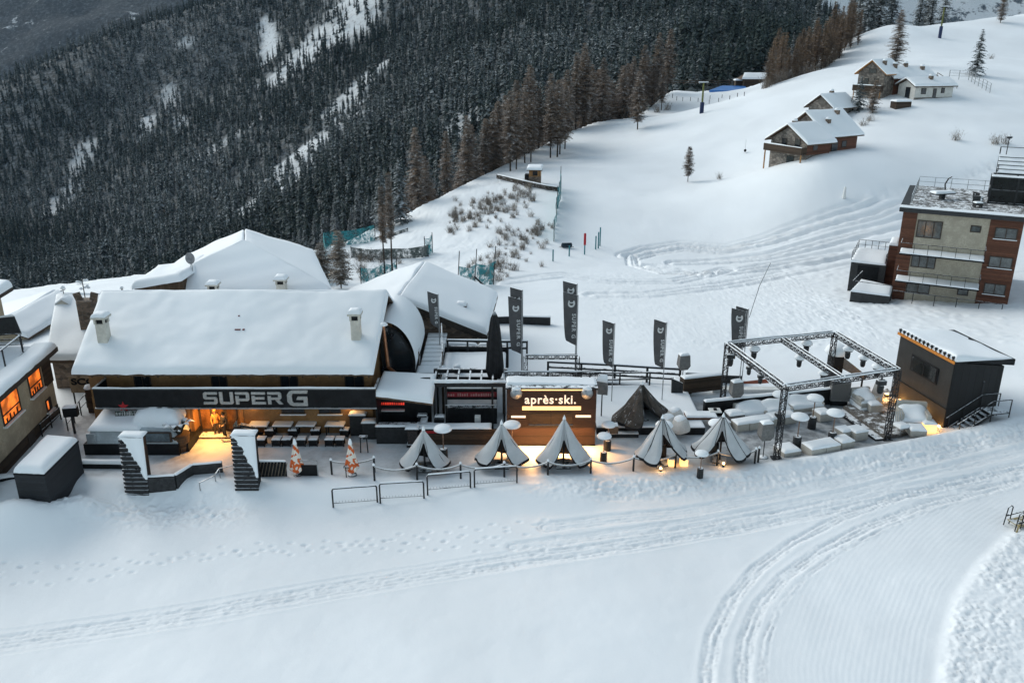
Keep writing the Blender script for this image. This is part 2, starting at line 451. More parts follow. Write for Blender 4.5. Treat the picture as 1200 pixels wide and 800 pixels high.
def detail(x, y, z):
    """tracks, footprints, corduroy and lumps pressed into the snow"""
    dz = .10 * fbm(x * .16, y * .16, 3, 3) + .03 * fbm(x * .7, y * .7, 3, 11)
    ye = np.interp(x, EX, EY)
    near = (y < ye + 1) & (y > 22)
    # lumps pushed up along the crest and in front of it
    lump = np.exp(-((y - (ye - 1.0)) / .9) ** 2) * sstep(x, -2, 6) + np.exp(-((y - (ye - 2.2)) / 1.1) ** 2) * sstep(-x, 13, 17)
    n_ = np.abs(fbm(x * 2.2, y * 2.2, 4, 21, .6))
    dz += lump * (n_ * .26 - .03)
    dz += .04 * np.exp(-((y - ye) / .5) ** 2) * fbm(x * 1.3, y * 1.3, 3, 5)
    def sub(mask, fn):
        i = np.nonzero(mask)
        if len(i[0]): dz[i] += fn(x[i], y[i])
    def track(pts, w, depth, tread=.0, period=.3, rough=0.0, rim=.02):
        pts = [xy(*p) for p in pts]
        def f(a, b):
            d, s = poly_dist(a, b, pts)
            d = d + .05 * fbm(a * .8, b * .8, 2, 41)
            inn = 1 - sstep(d, w * .36, w * .52)
            r = np.exp(-((d - w * .6) / (w * .14 + .03)) ** 2) * rim
            t = tread * np.sin(s * 2 * PI / period) * inn
            return -depth * .68 * inn + r * .5 + t * .8 + .8 * rough * inn * (.55 * fbm(s * 2.2, d * 9, 3, 9) + .45 * fbm(a * 6.5, b * 6.5, 3, 10, .7)) + rough * .22 * inn * np.sin(d * 2 * PI / .21 + 2 * fbm(s * .3, d, 2, 12))
        sub(near, f)
    big = [(-60, 763), (0, 752), (120, 735), (250, 715), (400, 688), (520, 669), (640, 650), (760, 634), (900, 608), (1050, 578), (1200, 556), (1290, 540)]
    track(big, 1.25, .045, .0, .35, .09, .02)
    track([(u, v - 7 - 6 * (1 - u / 1300)) for u, v in big], .28, .04, 0, 1, .02, .02)
    track([(u, v + 7 + 6 * (1 - u / 1300)) for u, v in big], .25, .04, 0, 1, .02, .02)
    track([(560, 668), (700, 648), (840, 622), (980, 596), (1100, 572), (1240, 545)], .5, .035, 0, 1, .05)
    track([(640, 617), (800, 600), (1000, 560), (1120, 530), (1240, 500)], 1.0, .04, 0, 1, .07, .05)
    track([(600, 640), (760, 620), (940, 588), (1080, 556), (1220, 522)], .8, .05, 0, 1, .07, .04)
    A = [(829, 815), (829, 780), (836, 745), (856, 705), (888, 665), (930, 634), (985, 606), (1060, 580), (1140, 560), (1240, 535)]
    B = [(872, 815), (870, 785), (874, 750), (890, 710), (920, 675), (965, 642), (1020, 615), (1090, 590), (1170, 570), (1250, 550)]
    track(A, .72, .045, .016, .26, .10, .03); track(B, .72, .045, .016, .26, .10, .03)
    track([(u + 24, v) for u, v in B], .35, .0, 0, 1, .09, .02)
    E = [xy(*p) for p in ((1088, 815), (1090, 790), (1096, 745), (1112, 695), (1140, 655), (1175, 622), (1215, 596))]
    def edge(a, b):
        d, s, sg = poly_dist(a, b, E, True)
        lft = sg > 0
        cord = np.where(lft, np.sin(d * 2 * PI / .25) * .005 * sstep(d, .1, .4) * (1 - sstep(d, 4, 8)) * (.5 + vnoise(a * .5, b * .5, 8)), 0)
        bank = np.where(lft, 0, sstep(d, 0, .8) * .16)
        chunks = np.where(lft, 0, sstep(d, .15, .7) * ((np.abs(fbm(a * 1.7, b * 1.7, 3, 31, .6)) * .13 + np.abs(fbm(a * 5.0 + b, b * 4.2, 4, 32, .75)) * .12) * (.4 + 1.1 * vnoise(a * .6, b * .6, 33)) - .02))
        return cord + bank + chunks
    sub(near & (x > 6) & (y < 41), edge)
    rs = random.Random(5)
    feet = []
    def walk(pts, step=.62, jit=.10):
        pts = [xy(*p) for p in pts]; side = 1
        for (ax, ay), (bx, by) in zip(pts[:-1], pts[1:]):
            n = max(1, int(math.hypot(bx - ax, by - ay) / step))
            for i in range(n):
                f = i / n; side = -side
                nx, ny = -(by - ay), bx - ax; ln = math.hypot(nx, ny)
                feet.append((ax + (bx - ax) * f + nx / ln * .16 * side + rs.uniform(-jit, jit), ay + (by - ay) * f + ny / ln * .16 * side + rs.uniform(-jit, jit)))
    walk([(-20, 664), (90, 660), (180, 653), (300, 640), (420, 636), (600, 630)], .8)
    walk([(-20, 680), (60, 683), (130, 676), (200, 655), (300, 648), (450, 644), (600, 642), (700, 640)], .85)
    walk([(0, 668), (140, 664), (260, 652), (380, 640), (520, 632), (640, 622)], .95)
    walk([(640, 612), (560, 618), (470, 628), (380, 640)], .7)
    for fx, fy in feet:
        m = (np.abs(x - fx) < .45) & (np.abs(y - fy) < .45)
        i = np.nonzero(m)
        if len(i[0]):
            q = ((x[i] - fx) / .17) ** 2 + ((y[i] - fy) / .11) ** 2
            dz[i] += -.055 * np.exp(-q) + .012 * np.exp(-(np.sqrt(q) - 1.5) ** 2 * 3)
    # pistes and ruts on the far slope
    far = (y > 58)
    def far_track(pts, w, amp, period, rough=.1):
        pts = [xy(*p) for p in pts]
        def f(a, b):
            d, s = poly_dist(a, b, pts); inn = 1 - sstep(d, w * .35, w * .5)
            return inn * (amp * (.35 + 1.2 * vnoise(s * .12, d * .7, 77)) * np.sin(d * 2 * PI / period + 1.5 * fbm(s * .06, d * .2, 2, 78)) - amp * .8 + rough * fbm(a * .9, b * .9, 4, 15, .6))
        sub(far, f)
    far_track([(738, 300), (760, 294), (800, 288), (850, 292), (900, 282), (960, 262), (1020, 245), (1100, 220), (1190, 190)], 4.2, .19, 1.05, .15)
    far_track([(790, 308), (840, 306), (900, 300), (960, 285), (1040, 265), (1075, 255)], 3.5, .16, 1.2, .16)
    far_track([(760, 312), (830, 322), (900, 312), (980, 298), (1060, 285)], 4.0, .15, 1.3, .15)
    far_track([(740, 300), (742, 310), (775, 320), (830, 320)], 2.0, .16, 1.0, .1)
    far_track([(590, 330), (660, 322), (720, 330), (790, 330), (850, 316)], 3.0, .12, 1.6, .10)
    far_track([(700, 345), (760, 345), (840, 335), (930, 318), (1010, 300)], 5.0, .10, 1.5, .10)
    rough = sstep(y, 61, 65) * (1 - sstep(y, 90, 100)) * sstep(x, 4, 12) * (.35 + .65 * sstep(x, 18, 40))
    dz += rough * (np.abs(fbm(x * 1.1, y * 1.1, 5, 51, .65)) * .26 - .04) * (.5 + vnoise(x * .12, y * .12, 19))
    sl = (y > 70) & (x < -2) & (y < 143)
    dz += np.where(sl, .25 * fbm(x * .35, y * .35, 4, 61, .6), 0)
    dz += sstep(y, 98, 143) * .5 * fbm(x * .06, y * .06, 4, 71)
    # flat, trodden terrace
    ter = sstep(y, ye + .2, ye + .8) * (1 - sstep(y, 56, 59)) * sstep(x, -33, -31) * (1 - sstep(x, 27, 29))
    dz *= 1 - ter * .85
    return z + dz

def lines(a, b, step): return np.arange(a, b, step)
gx = np.r_[lines(-260, -90, 6), lines(-90, -40, 1.2), lines(-40, -31, .25), lines(-31, 31.5, .075), lines(31.5, 44, .25), lines(44, 120, .6), lines(120, 300, 4)]
gy = np.r_[lines(4, 24, .8), lines(24, 49, .075), lines(49, 66, .2), lines(66, 110, .3), lines(110, 165, .8), lines(165, 380, 2.5)]
X, Y = np.meshgrid(gx, gy)
Z = zbase(X, Y)
Z = detail(X, Y, Z)
nx_, ny_ = len(gx), len(gy)
idx = np.arange(nx_ * ny_).reshape(ny_, nx_)
F = np.stack([idx[:-1, :-1].ravel(), idx[:-1, 1:].ravel(), idx[1:, 1:].ravel(), idx[1:, :-1].ravel()], 1)
M_SNOWG = snow_mat('snow ground', bump=.16, scale=1.6, fine=11, trod_shade=True)
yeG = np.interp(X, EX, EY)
terr = sstep(Y, yeG + .15, yeG + .7) * (1 - sstep(Y, 52, 54)) * sstep(X, -31, -28) * (1 - sstep(X, 25, 27)) * (1 - sstep(Y, 48.6 + .16 * np.clip(X - 13, -3, 20), 50.6 + .16 * np.clip(X - 13, -3, 20)) * (X > 5))  # terrace front: trodden grey, with some of its shade painted into the tone
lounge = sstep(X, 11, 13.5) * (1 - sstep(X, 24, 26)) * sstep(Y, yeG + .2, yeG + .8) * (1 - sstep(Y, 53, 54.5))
trod_shade = np.clip(np.maximum(terr * (.38 + .5 * fbm(X * .5, Y * .5, 3, 14)), lounge * (1.0 + .5 * fbm(X * .6, Y * .6, 3, 15))), 0, 1)
ground = mesh_np('snow_ground', np.c_[X.ravel(), Y.ravel(), Z.ravel()], F, M_SNOWG, True, {'trodden': trod_shade.ravel()})
tag(ground, 'snow covered piste and ski slope', kind='structure')
del X, Y, Z, F, idx

# ---------------------------------------------------------------- the wooded mountainside across the valley
mtn_px = [(-200, 340, 430), (0, 330, 500), (0, 200, 760), (0, 95, 930), (-200, 170, 900), (-300, 250, 800), (120, 45, 980), (270, -6, 1020), (250, 310, 330), (300, 250, 430), (300, 150, 650), (300, 50, 870),
          (450, 262, 255), (450, 150, 440), (450, 30, 720), (600, 180, 290), (600, 80, 450), (600, 0, 620), (750, 90, 330), (750, 20, 480), (750, -60, 640),
          (850, 97, 283), (870, 40, 400), (880, -20, 520), (955, 60, 400), (990, 75, 430), (1050, 80, 470), (1200, 80, 520), (450, -70, 960), (600, -130, 900), (750, -140, 800), (880, -70, 640), (950, 10, 560)]
mtn_pts = [tuple(at_k(*p)) for p in mtn_px]
for u, v, y, dy, dzz in ((0, 95, 930, 160, -90), (-200, 170, 900, 160, -90), (120, 45, 980, 160, -80), (270, -6, 1020, 170, -70), (450, -70, 960, 170, -60), (600, -130, 900, 160, -60), (750, -140, 800, 160, -70), (880, -70, 640, 140, -70), (955, 10, 560, 140, -70)):
    p = at_k(u, v, y); mtn_pts.append((p.x * 1.1, p.y + dy, p.z + dzz))
MTN = TPS(mtn_pts, .001)
gx = np.linspace(-800, 420, 260); gy = np.linspace(165, 1300, 240)
X, Y = np.meshgrid(gx, gy)
Z = MTN(X, Y) + 9 * fbm(X * .012, Y * .012, 4, 81) - 2
# sink under the near slope
d, a, s = poly_dist(X, Y, EDGE, True)
Z = np.where((s > 0) & (d > 14), Z, np.minimum(Z, -60))
keep = (Z > -150)
idx = np.arange(X.size).reshape(X.shape)
F = np.stack([idx[:-1, :-1].ravel(), idx[:-1, 1:].ravel(), idx[1:, 1:].ravel(), idx[1:, :-1].ravel()], 1)
m, nt, b = nodes_of('forest floor')
g = nt.nodes.new('ShaderNodeNewGeometry')
n1 = N(nt, 'ShaderNodeTexNoise', Scale=.25, Detail=8.0, Roughness=.75); nt.links.new(g.outputs['Position'], n1.inputs['Vector'])
at_ = N(nt, 'ShaderNodeAttribute', attribute_name='open')
c = mixc(nt, ramp(nt, n1.outputs[0], .42, .60), (.028, .032, .03), (.17, .19, .205))
c2 = mixc(nt, ramp(nt, n1.outputs[0], .34, .46), (.14, .13, .12), (.74, .77, .80))
nt.links.new(mixc(nt, at_.outputs['Fac'], c, c2), b.inputs['Base Color']); b.inputs['Roughness'].default_value = .9
bp = N(nt, 'ShaderNodeBump', Strength=.8, Distance=2.0); nt.links.new(n1.outputs[0], bp.inputs['Height']); nt.links.new(bp.outputs[0], b.inputs['Normal'])
GULLY = [  # clearings: polylines on the mountainside (u, v, width m, strength)
    ([(310, 20), (318, 60)], 12, .9), ([(430, -20), (410, 20), (375, 45), (345, 72)], 44, .78), ([(445, -20), (400, 20)], 20, .6), ([(425, 95), (400, 125), (392, 150)], 18, .66),
    ([(365, 160), (352, 190), (338, 210), (300, 232)], 20, .85), ([(330, 188), (335, 205)], 12, .7), ([(210, 140), (214, 152)], 10, .9), ([(175, 140), (172, 158)], 9, .8), ([(305, 135), (285, 155), (210, 195)], 11, .5),
    ([(100, 170), (85, 205), (60, 245)], 13, .6), ([(545, 125), (540, 150)], 12, .5), ([(215, 45), (222, 48)], 8, .6), ([(195, 105), (200, 125)], 8, .5)]
def on_mtn(u, v):
    d = ray(u, v); ys = np.arange(264, 1265, 2.0); k = ys / d[1]
    gg = MTN(d[0] * k, ys) - (CAM_H + d[2] * k); i = int(np.argmax(gg > 0)); i = i if gg[i] > 0 else len(ys) - 1
    return (d[0] * k[i], ys[i])
GP = [([on_mtn(*p) for p in pl], w, st) for pl, w, st in GULLY]
def open_mask(x, y):
    o = np.zeros(x.shape)
    for pl, w, st in GP:
        d, _ = poly_dist(x, y, pl); d = d + w * .8 * fbm(x * .03, y * .03, 3, 91)
        o = np.maximum(o, st * (1 - sstep(d, w * .5, w * 1.25)))
    return o
mountain = mesh_np('forest_hillside', np.c_[X.ravel(), Y.ravel(), Z.ravel()], F, m, True, {'open': open_mask(X, Y).ravel()})
tag(mountain, 'steep hillside under the forest', kind='structure')
def mz(x, y): return MTN(x, y) + 9 * fbm(np.asarray(x) * .012, np.asarray(y) * .012, 4, 81) - 2

# farther blue mountainsides
def far_ridge(name, pts, depth, seed, treed):
    P_ = [at_k(*p) for p in pts]
    xs = np.array([p.x for p in P_]); ys = np.array([p.y for p in P_]); zs = np.array([p.z for p in P_])
    o = np.argsort(xs); xs, ys, zs = xs[o], ys[o], zs[o]
    U = np.linspace(xs[0], xs[-1], 160); V = np.linspace(0, 1, 60)
    XX, VV = np.meshgrid(U, V)
    y0 = np.interp(XX, xs, ys); z0 = np.interp(XX, xs, zs)
    YY = y0 - depth * (1 - VV); ZZ = z0 - depth * .62 * (1 - VV) ** 1.0 + 40 * fbm(XX * .006, YY * .006, 5, seed)
    idx = np.arange(XX.size).reshape(XX.shape)
    F = np.stack([idx[:-1, :-1].ravel(), idx[:-1, 1:].ravel(), idx[1:, 1:].ravel(), idx[1:, :-1].ravel()], 1)
    m, nt, b = nodes_of(name)
    g = nt.nodes.new('ShaderNodeNewGeometry'); mp = nt.nodes.new('ShaderNodeMapping'); mp.inputs['Scale'].default_value = (1, 1, .35)
    nt.links.new(g.outputs['Position'], mp.inputs[0])
    n1 = N(nt, 'ShaderNodeTexNoise', Scale=.02, Detail=6.0, Roughness=.7); nt.links.new(mp.outputs[0], n1.inputs['Vector'])
    n2 = N(nt, 'ShaderNodeTexNoise', Scale=.13, Detail=8.0, Roughness=.8); nt.links.new(mp.outputs[0], n2.inputs['Vector'])
    c = mixc(nt, ramp(nt, n2.outputs[0], .44, .68), (.016, .026, .034), (.13, .16, .19))
    c = mixc(nt, ramp(nt, n1.outputs[0], treed, treed + .08), c, (.66, .7, .74))
    nt.links.new(c, b.inputs['Base Color']); b.inputs['Roughness'].default_value = .95
    bp = N(nt, 'ShaderNodeBump', Strength=1.0, Distance=8.0); nt.links.new(n2.outputs[0], bp.inputs['Height']); nt.links.new(bp.outputs[0], b.inputs['Normal'])
    o = mesh_np(name, np.c_[XX.ravel(), YY.ravel(), ZZ.ravel()], F, m)
    return tag(o, 'distant mountainside', kind='structure')
far_ridge('far_mountain', [(-500, -160, 2300), (-200, -140, 2300), (0, -120, 2300), (150, -150, 2300), (300, -170, 2300), (600, -220, 2300)], 1500, 17, .60)
far_ridge('snowy_mountain', [(700, -120, 2600), (850, -120, 2600), (1000, -90, 2600), (1150, -120, 2600), (1500, -140, 2600)], 1700, 23, .40)
# ---------------------------------------------------------------- trees
def foliage_mat(name, dark, lite, snow_amt=1.0, rough=.9):
    m, nt, b = nodes_of(name)
    g = nt.nodes.new('ShaderNodeNewGeometry')
    n1 = N(nt, 'ShaderNodeTexNoise', Scale=.55, Detail=4.0); nt.links.new(g.outputs['Position'], n1.inputs['Vector'])
    oi = nt.nodes.new('ShaderNodeObjectInfo')
    c = mixc(nt, ramp(nt, n1.outputs[0], .3, .7), dark, lite)
    c = mixc(nt, oi.outputs['Random'], c, tuple(x * .75 for x in lite)) if False else c
    a = N(nt, 'ShaderNodeAttribute', attribute_name='snow')
    mu = N(nt, 'ShaderNodeMath', operation='MULTIPLY', use_clamp=True); nt.links.new(a.outputs['Fac'], mu.inputs[0]); mu.inputs[1].default_value = snow_amt
    nt.links.new(mixc(nt, mu.outputs[0], c, (.72, .75, .78)), b.inputs['Base Color'])
    b.inputs['Roughness'].default_value = rough; b.inputs['Specular IOR Level'].default_value = .1
    return m
M_SPRUCE = foliage_mat('spruce needles', (.012, .020, .018), (.030, .042, .036), .80)
M_LARCH = foliage_mat('larch twigs', (.085, .056, .036), (.22, .145, .092), .7)
M_LARCHB = foliage_mat('young larch twigs', (.10, .062, .038), (.22, .14, .08), .35)
M_FOREST = foliage_mat('forest needles', (.013, .024, .022), (.032, .046, .040), .44)
M_BARK = mat('bark', (.055, .043, .034), .95, .4, 6, .6, snow=.25)
M_TWIG = foliage_mat('shrub twigs', (.09, .07, .055), (.24, .19, .14), .6)

def crown_mesh(name, h, rad, kind, seed, mat_, base=.12):
    """branches in whorls; each branch a drooping spray of many small blades"""
    rs = random.Random(seed); V = []; F = []; S = []
    levels = max(16, int(h * (2.8 if kind == 'spruce' else 2.6)))
    for li in range(levels):
        f = base + (1 - base) * (li + .5) / levels
        prof = (1 - f) ** .8 * (.55 + .45 * min(1, (f - base) / .12 + .35)) if kind == 'spruce' else ((1 - f) ** .62) * (.5 + .5 * min(1, (f - base) / .25))
        nb = 10 if kind == 'spruce' else 11
        for k in range(nb):
            f = min(.985, max(base, base + (1 - base) * (li + rs.uniform(-.5, 1.5)) / levels)); z = f * h
            L = rad * prof * rs.uniform(.6, 1.15) + .18
            an = rs.uniform(0, 2 * PI)
            droop = rs.uniform(.15, .5) if kind == 'spruce' else rs.uniform(-.18, .22)
            ca, sa = math.cos(an), math.sin(an)
            ns = max(3, int(L * (3.2 if kind == 'spruce' else 3.6)))
            sn = rs.random() ** 1.2
            prev = None
            wd = (.50 if kind == 'spruce' else .62) * (L ** .5) * (1.0 if kind != 'young' else .8)
            for j in range(ns):
                t0, t1 = j / ns, (j + 1) / ns
                def sp(t):
                    r = L * t; return (ca * r, sa * r, z - droop * L * t * t + (.10 * L * t if kind == 'spruce' else .22 * L * t * (1 - t)))
                p0, p1 = sp(t0), sp(t1)
                w0 = .022 * (1 - t0) + .008
                b_ = len(V)       # the bough itself: thin blade with snow on it
                V += [(p0[0] - sa * w0, p0[1] + ca * w0, p0[2]), (p0[0] + sa * w0, p0[1] - ca * w0, p0[2]), (p1[0] + sa * w0 * .7, p1[1] - ca * w0 * .7, p1[2]), (p1[0] - sa * w0 * .7, p1[1] + ca * w0 * .7, p1[2])]
                S += [sn * .8 + .15] * 4; F += [(b_, b_ + 1, b_ + 2), (b_, b_ + 2, b_ + 3)]
                for sd in (-1, 1):
                    ww = wd * (1 - t0 * .75) * rs.uniform(.6, 1.3)
                    sw = rs.uniform(.15, .55) * ww
                    q = (p0[0] + ca * sw - sa * sd * ww, p0[1] + sa * sw + ca * sd * ww, p0[2] - rs.uniform(.05, .5 if kind == 'spruce' else .22) * ww)
                    b_ = len(V)
                    th = .55 if kind == 'spruce' else (.42 if kind == 'larch' else .36)
                    e = (p0[0] + (p1[0] - p0[0]) * th * 1.6, p0[1] + (p1[1] - p0[1]) * th * 1.6, p0[2] + (p1[2] - p0[2]) * th * 1.6)
                    V += [p0, e, q]; s_ = max(0, min(1, sn + rs.uniform(-.35, .25)))
                    S += [s_, s_ * .8, s_ * .35]; F.append((b_, b_ + 1, b_ + 2))
                    if kind != 'spruce':
                        q2 = (q[0] + rs.uniform(-.12, .12), q[1] + rs.uniform(-.12, .12), q[2] + rs.uniform(.05, .35))
                        b_ = len(V); V += [p1, (p1[0], p1[1], p1[2] + .03), q2]; S += [s_ * .6, .1, 0]; F.append((b_, b_ + 1, b_ + 2))
    me = bpy.data.meshes.new(name); me.from_pydata(V, [], F)
    a = me.attributes.new('snow', 'FLOAT', 'POINT'); a.data.foreach_set('value', S); me.materials.append(mat_)
    return me

def make_tree(name, label, cat, h, rad, kind, seed, mat_, group=None, base=.12, trunk_r=None):
    t = thing(name, label, cat, (0, 0, 0), 0, group)
    tr = MB(); r0 = trunk_r or h * .014
    rs = random.Random(seed + 99)
    pts = [(rs.uniform(-.02, .02) * h * f, rs.uniform(-.02, .02) * h * f, h * f) for f in (-.12, .0, .3, .6, .85, .99)]
    for i in range(5): tr.tube(pts[i], pts[i + 1], r0 * (1 - i * .19), r0 * (1 - (i + 1) * .19) + .006, 7)
    tr.build('trunk', M_BARK, t)
    cr = bpy.data.objects.new('crown', crown_mesh('crown', h, rad, kind, seed, mat_, base)); COL.objects.link(cr)
    cr.parent = t; CHILD.setdefault(t.name, []).append(cr)
    return t

def protos(n, *a, **k):
    return [make_tree(*[x for x in a[:3]], a[3] * s, a[4] * s2, a[5], 100 * i + a[7], a[6], **k) for i, (s, s2) in enumerate(((1, 1), (1.1, .95), (.9, 1.05), (1.05, .85), (.95, 1.1))[:n])]
used = set()
def put(plist, loc, rz, sc=1.0, label=None):
    p = random.choice(plist)
    if p.name not in used:
        used.add(p.name); o = p; o.location = loc; o.rotation_euler = (0, 0, rz); o.scale = (sc,) * 3
        if label: o['label'] = label
        return o
    return place_copy(p, loc, rz, label, sc)

LARCH = protos(5, 'larch_tree', 'bare brown larch dusted with snow in the wood along the upper edge of the piste', 'tree', 13.5, 3.0, 'larch', M_LARCH, 3, group='larches along the piste edge', base=.16)
YOUNG = protos(4, 'young_larch', 'young reddish brown larch on the crest behind the far chalets', 'tree', 9.5, 1.9, 'young', M_LARCHB, 7, group='young larches on the crest', base=.08)
SPR = protos(5, 'spruce_tree', 'dark green snow dusted spruce at the near edge of the valley forest', 'tree', 15, 2.6, 'spruce', M_SPRUCE, 11, group='spruces at the forest edge', base=.06)

rs = random.Random(21)
EDGE_C = [e for e in EDGE[6:11]]       # the edge from the far end of the bank up to the top of the copse
def along(pts, f):
    L = [math.hypot(b[0] - a[0], b[1] - a[1]) for a, b in zip(pts[:-1], pts[1:])]; s = f * sum(L)
    for (a, b), l in zip(zip(pts[:-1], pts[1:]), L):
        if s <= l: 
            dx, dy = (b[0] - a[0]) / l, (b[1] - a[1]) / l
            return a[0] + dx * s, a[1] + dy * s, -dy, dx
        s -= l
    return pts[-1][0], pts[-1][1], -dy, dx
for i in range(235):
    f = rs.random(); x, y, nx2, ny2 = along(EDGE_C, f)
    d = rs.random() ** 1.25 * 26 - .5 + (2 if f < .25 else 0)
    x += nx2 * d; y += ny2 * d
    put(LARCH, (x, y, gz(x, y) - .2), rs.uniform(0, 6.28), rs.uniform(.85, 1.25) * (.85 if f < .3 else 1.05))
# a few trunks standing out on the snow
for u, v in ((598, 199), (605, 197), (615, 190), (622, 189), (645, 184), (653, 183), (656, 180), (662, 174), (740, 137), (748, 133), (775, 128)):
    p = on(u, v, 90); put(LARCH, (p.x, p.y, p.z - .2), rs.uniform(0, 6.28), rs.uniform(.8, 1.05))
# crest behind the chalets
for i in range(60):
    f = rs.random(); u = 893 + 112 * f; v = 118 - 58 * f + rs.uniform(-2, 5); Yc = 176 + 40 * f + rs.random() ** 1.5 * 26
    p = at_k(u, v, Yc); z = gz(p.x, p.y)
    put(YOUNG, (p.x, p.y, z - .2), rs.uniform(0, 6.28), rs.uniform(.6, 1.3))
for u, Yc, s in ((905, 190, .5), (898, 182, .4), (915, 200, .55)):
    p = at_k(u, 110, Yc); put(SPR, (p.x, p.y, gz(p.x, p.y) - .3), 1, s, 'small snow laden spruce at the foot of the crest beside the young larches')
CRSP = [(958, 236, 1.15, 'tall slim snow dusted spruce rising out of the young larches on the crest'), (1006, 250, 1.5, None), (1016, 246, 1.45, None), (1030, 252, 1.6, None), (1043, 258, 1.55, None), (1022, 262, 1.7, None), (1076, 285, 1.3, None), (1090, 275, 1.15, None), (1104, 292, 1.25, None), (1085, 300, 1.4, None), (945, 262, 1.0, None), (932, 270, 1.0, None), (998, 262, 1.4, None)]
for u, Yc, s, lb in CRSP:
    p = at_k(u, 30, Yc); put(SPR, (p.x, p.y, gz(p.x, p.y) - .5), rs.uniform(0, 6), s * 1.2, lb or 'big snow dusted spruce standing behind the crest of the ski slope')

# forest: near rows as trees of their own, the mass as one object
def project(x, y, z):
    dz_ = z - CAM_H; d = y * CP - dz_ * SP; up = dz_ * CP + y * SP
    return 600 + FPX * x / d, 400 - FPX * up / d
cx = np.arange(-760, 330, 4.6); cy = np.arange(253, 1190, 4.8)
CX, CY = np.meshgrid(cx, cy); rg = np.random.default_rng(4)
CX = (CX + rg.uniform(-2.6, 2.6, CX.shape)).ravel(); CY = (CY + rg.uniform(-2.6, 2.6, CY.shape)).ravel()
CZ = mz(CX, CY)
d, a, s = poly_dist(CX, CY, EDGE, True)
PU, PV = project(CX, CY, CZ)
op = open_mask(CX, CY)
thin = fbm(CX * .011, CY * .011, 3, 33)
keepp = (s > 0) & (d > 16) & (PU > -50) & (PU < 1010) & (PV > -60) & (PV < 352) & (rg.random(len(CX)) > op * .97) & (rg.random(len(CX)) > np.clip(thin * .35 + .12, 0, .5)) & (rg.random(len(CX)) < np.clip(1.25 - CY / 1540, .4, 1))
CX, CY, CZ, PU, PV = CX[keepp], CY[keepp], CZ[keepp], PU[keepp], PV[keepp]
# drop trees on the hidden back of a ridge: sight line must clear the hillside
vis = np.ones(len(CX), bool)
for f in (.97, .94, .9, .85):
    tz = CAM_H + (CZ + 16 - CAM_H) * f
    vis &= ~(mz(CX * f, CY * f) > tz + 1)
CX, CY, CZ, PU, PV = CX[vis], CY[vis], CZ[vis], PU[vis], PV[vis]
near = np.argsort(CY)[:110]
nm = np.zeros(len(CX), bool); nm[near] = True
nm &= (CZ > -95)
for i in np.nonzero(nm)[0]:
    lar = random.random() < .25
    put(LARCH if False else SPR, (CX[i], CY[i], CZ[i] - .4), rs.uniform(0, 6.28), rs.uniform(.7, 1.15))
FX, FY, FZ = CX[~nm], CY[~nm], CZ[~nm]
def forest_proto(seed, kind):
    r_ = random.Random(seed); V = []; F = []; S = []
    lv = 13
    for li in range(lv):
        f = .06 + .94 * li / lv
        for k in range(5 if li < lv - 3 else 3):
            an = r_.uniform(0, 6.28); L = (.165 if kind else .135) * ((1 - f) ** .8) * r_.uniform(.65, 1.25) + .012
            z = f + r_.uniform(-.02, .03); w = L * r_.uniform(.35, .6); dr = r_.uniform(.25, .8) * L
            ca, sa = math.cos(an), math.sin(an); b_ = len(V)
            m_ = (ca * L * .55, sa * L * .55, z - dr * .35)
            V += [(0, 0, z + .03), (m_[0] - sa * w, m_[1] + ca * w, m_[2] - dr * .3), (ca * L, sa * L, z - dr), (m_[0] + sa * w, m_[1] - ca * w, m_[2] - dr * .3)]
            sn = r_.random() ** 1.6
            S += [sn * .5, sn, sn * .9, sn * r_.random()]; F += [(b_, b_ + 1, b_ + 2), (b_, b_ + 2, b_ + 3)]
    b_ = len(V); V += [(-.012, 0, -.1), (.012, 0, -.1), (0, .012, -.1), (0, 0, 1.0)]; S += [0, 0, 0, .2]; F += [(b_, b_ + 1, b_ + 3), (b_ + 1, b_ + 2, b_ + 3), (b_ + 2, b_, b_ + 3)]
    return np.array(V), np.array(F), np.array(S)
PR = [forest_proto(i, i % 3) for i in range(8)]
VV, FF, SS, off = [], [], [], 0
hh = rg.uniform(8, 17, len(FX)) * rg.choice([.6, .85, 1, 1, 1.15], len(FX)); snw = np.clip(.70 + 1.5 * fbm(FX * .008, FY * .008, 4, 44) + rg.uniform(-.3, .3, len(FX)), .1, 1.5)
pk = rg.integers(0, 8, len(FX)); ang = rg.uniform(0, 6.28, len(FX)); wdt = rg.uniform(.8, 1.3, len(FX))
for i in range(len(FX)):
    v, f_, s_ = PR[pk[i]]; c_, n_ = math.cos(ang[i]), math.sin(ang[i]); h_ = hh[i]; w_ = h_ * wdt[i]
    VV.append(np.c_[(v[:, 0] * c_ - v[:, 1] * n_) * w_ + FX[i], (v[:, 0] * n_ + v[:, 1] * c_) * w_ + FY[i], v[:, 2] * h_ + FZ[i]])
    FF.append(f_ + off); SS.append(s_ * snw[i]); off += len(v)
forest = mesh_np('forest', np.concatenate(VV), np.concatenate(FF), M_FOREST, False, {'snow': np.concatenate(SS)})
tag(forest, 'dense snow dusted conifer forest across the valley', kind='stuff')
print('forest trees', len(FX), 'near', int(nm.sum()))
del VV, FF, SS

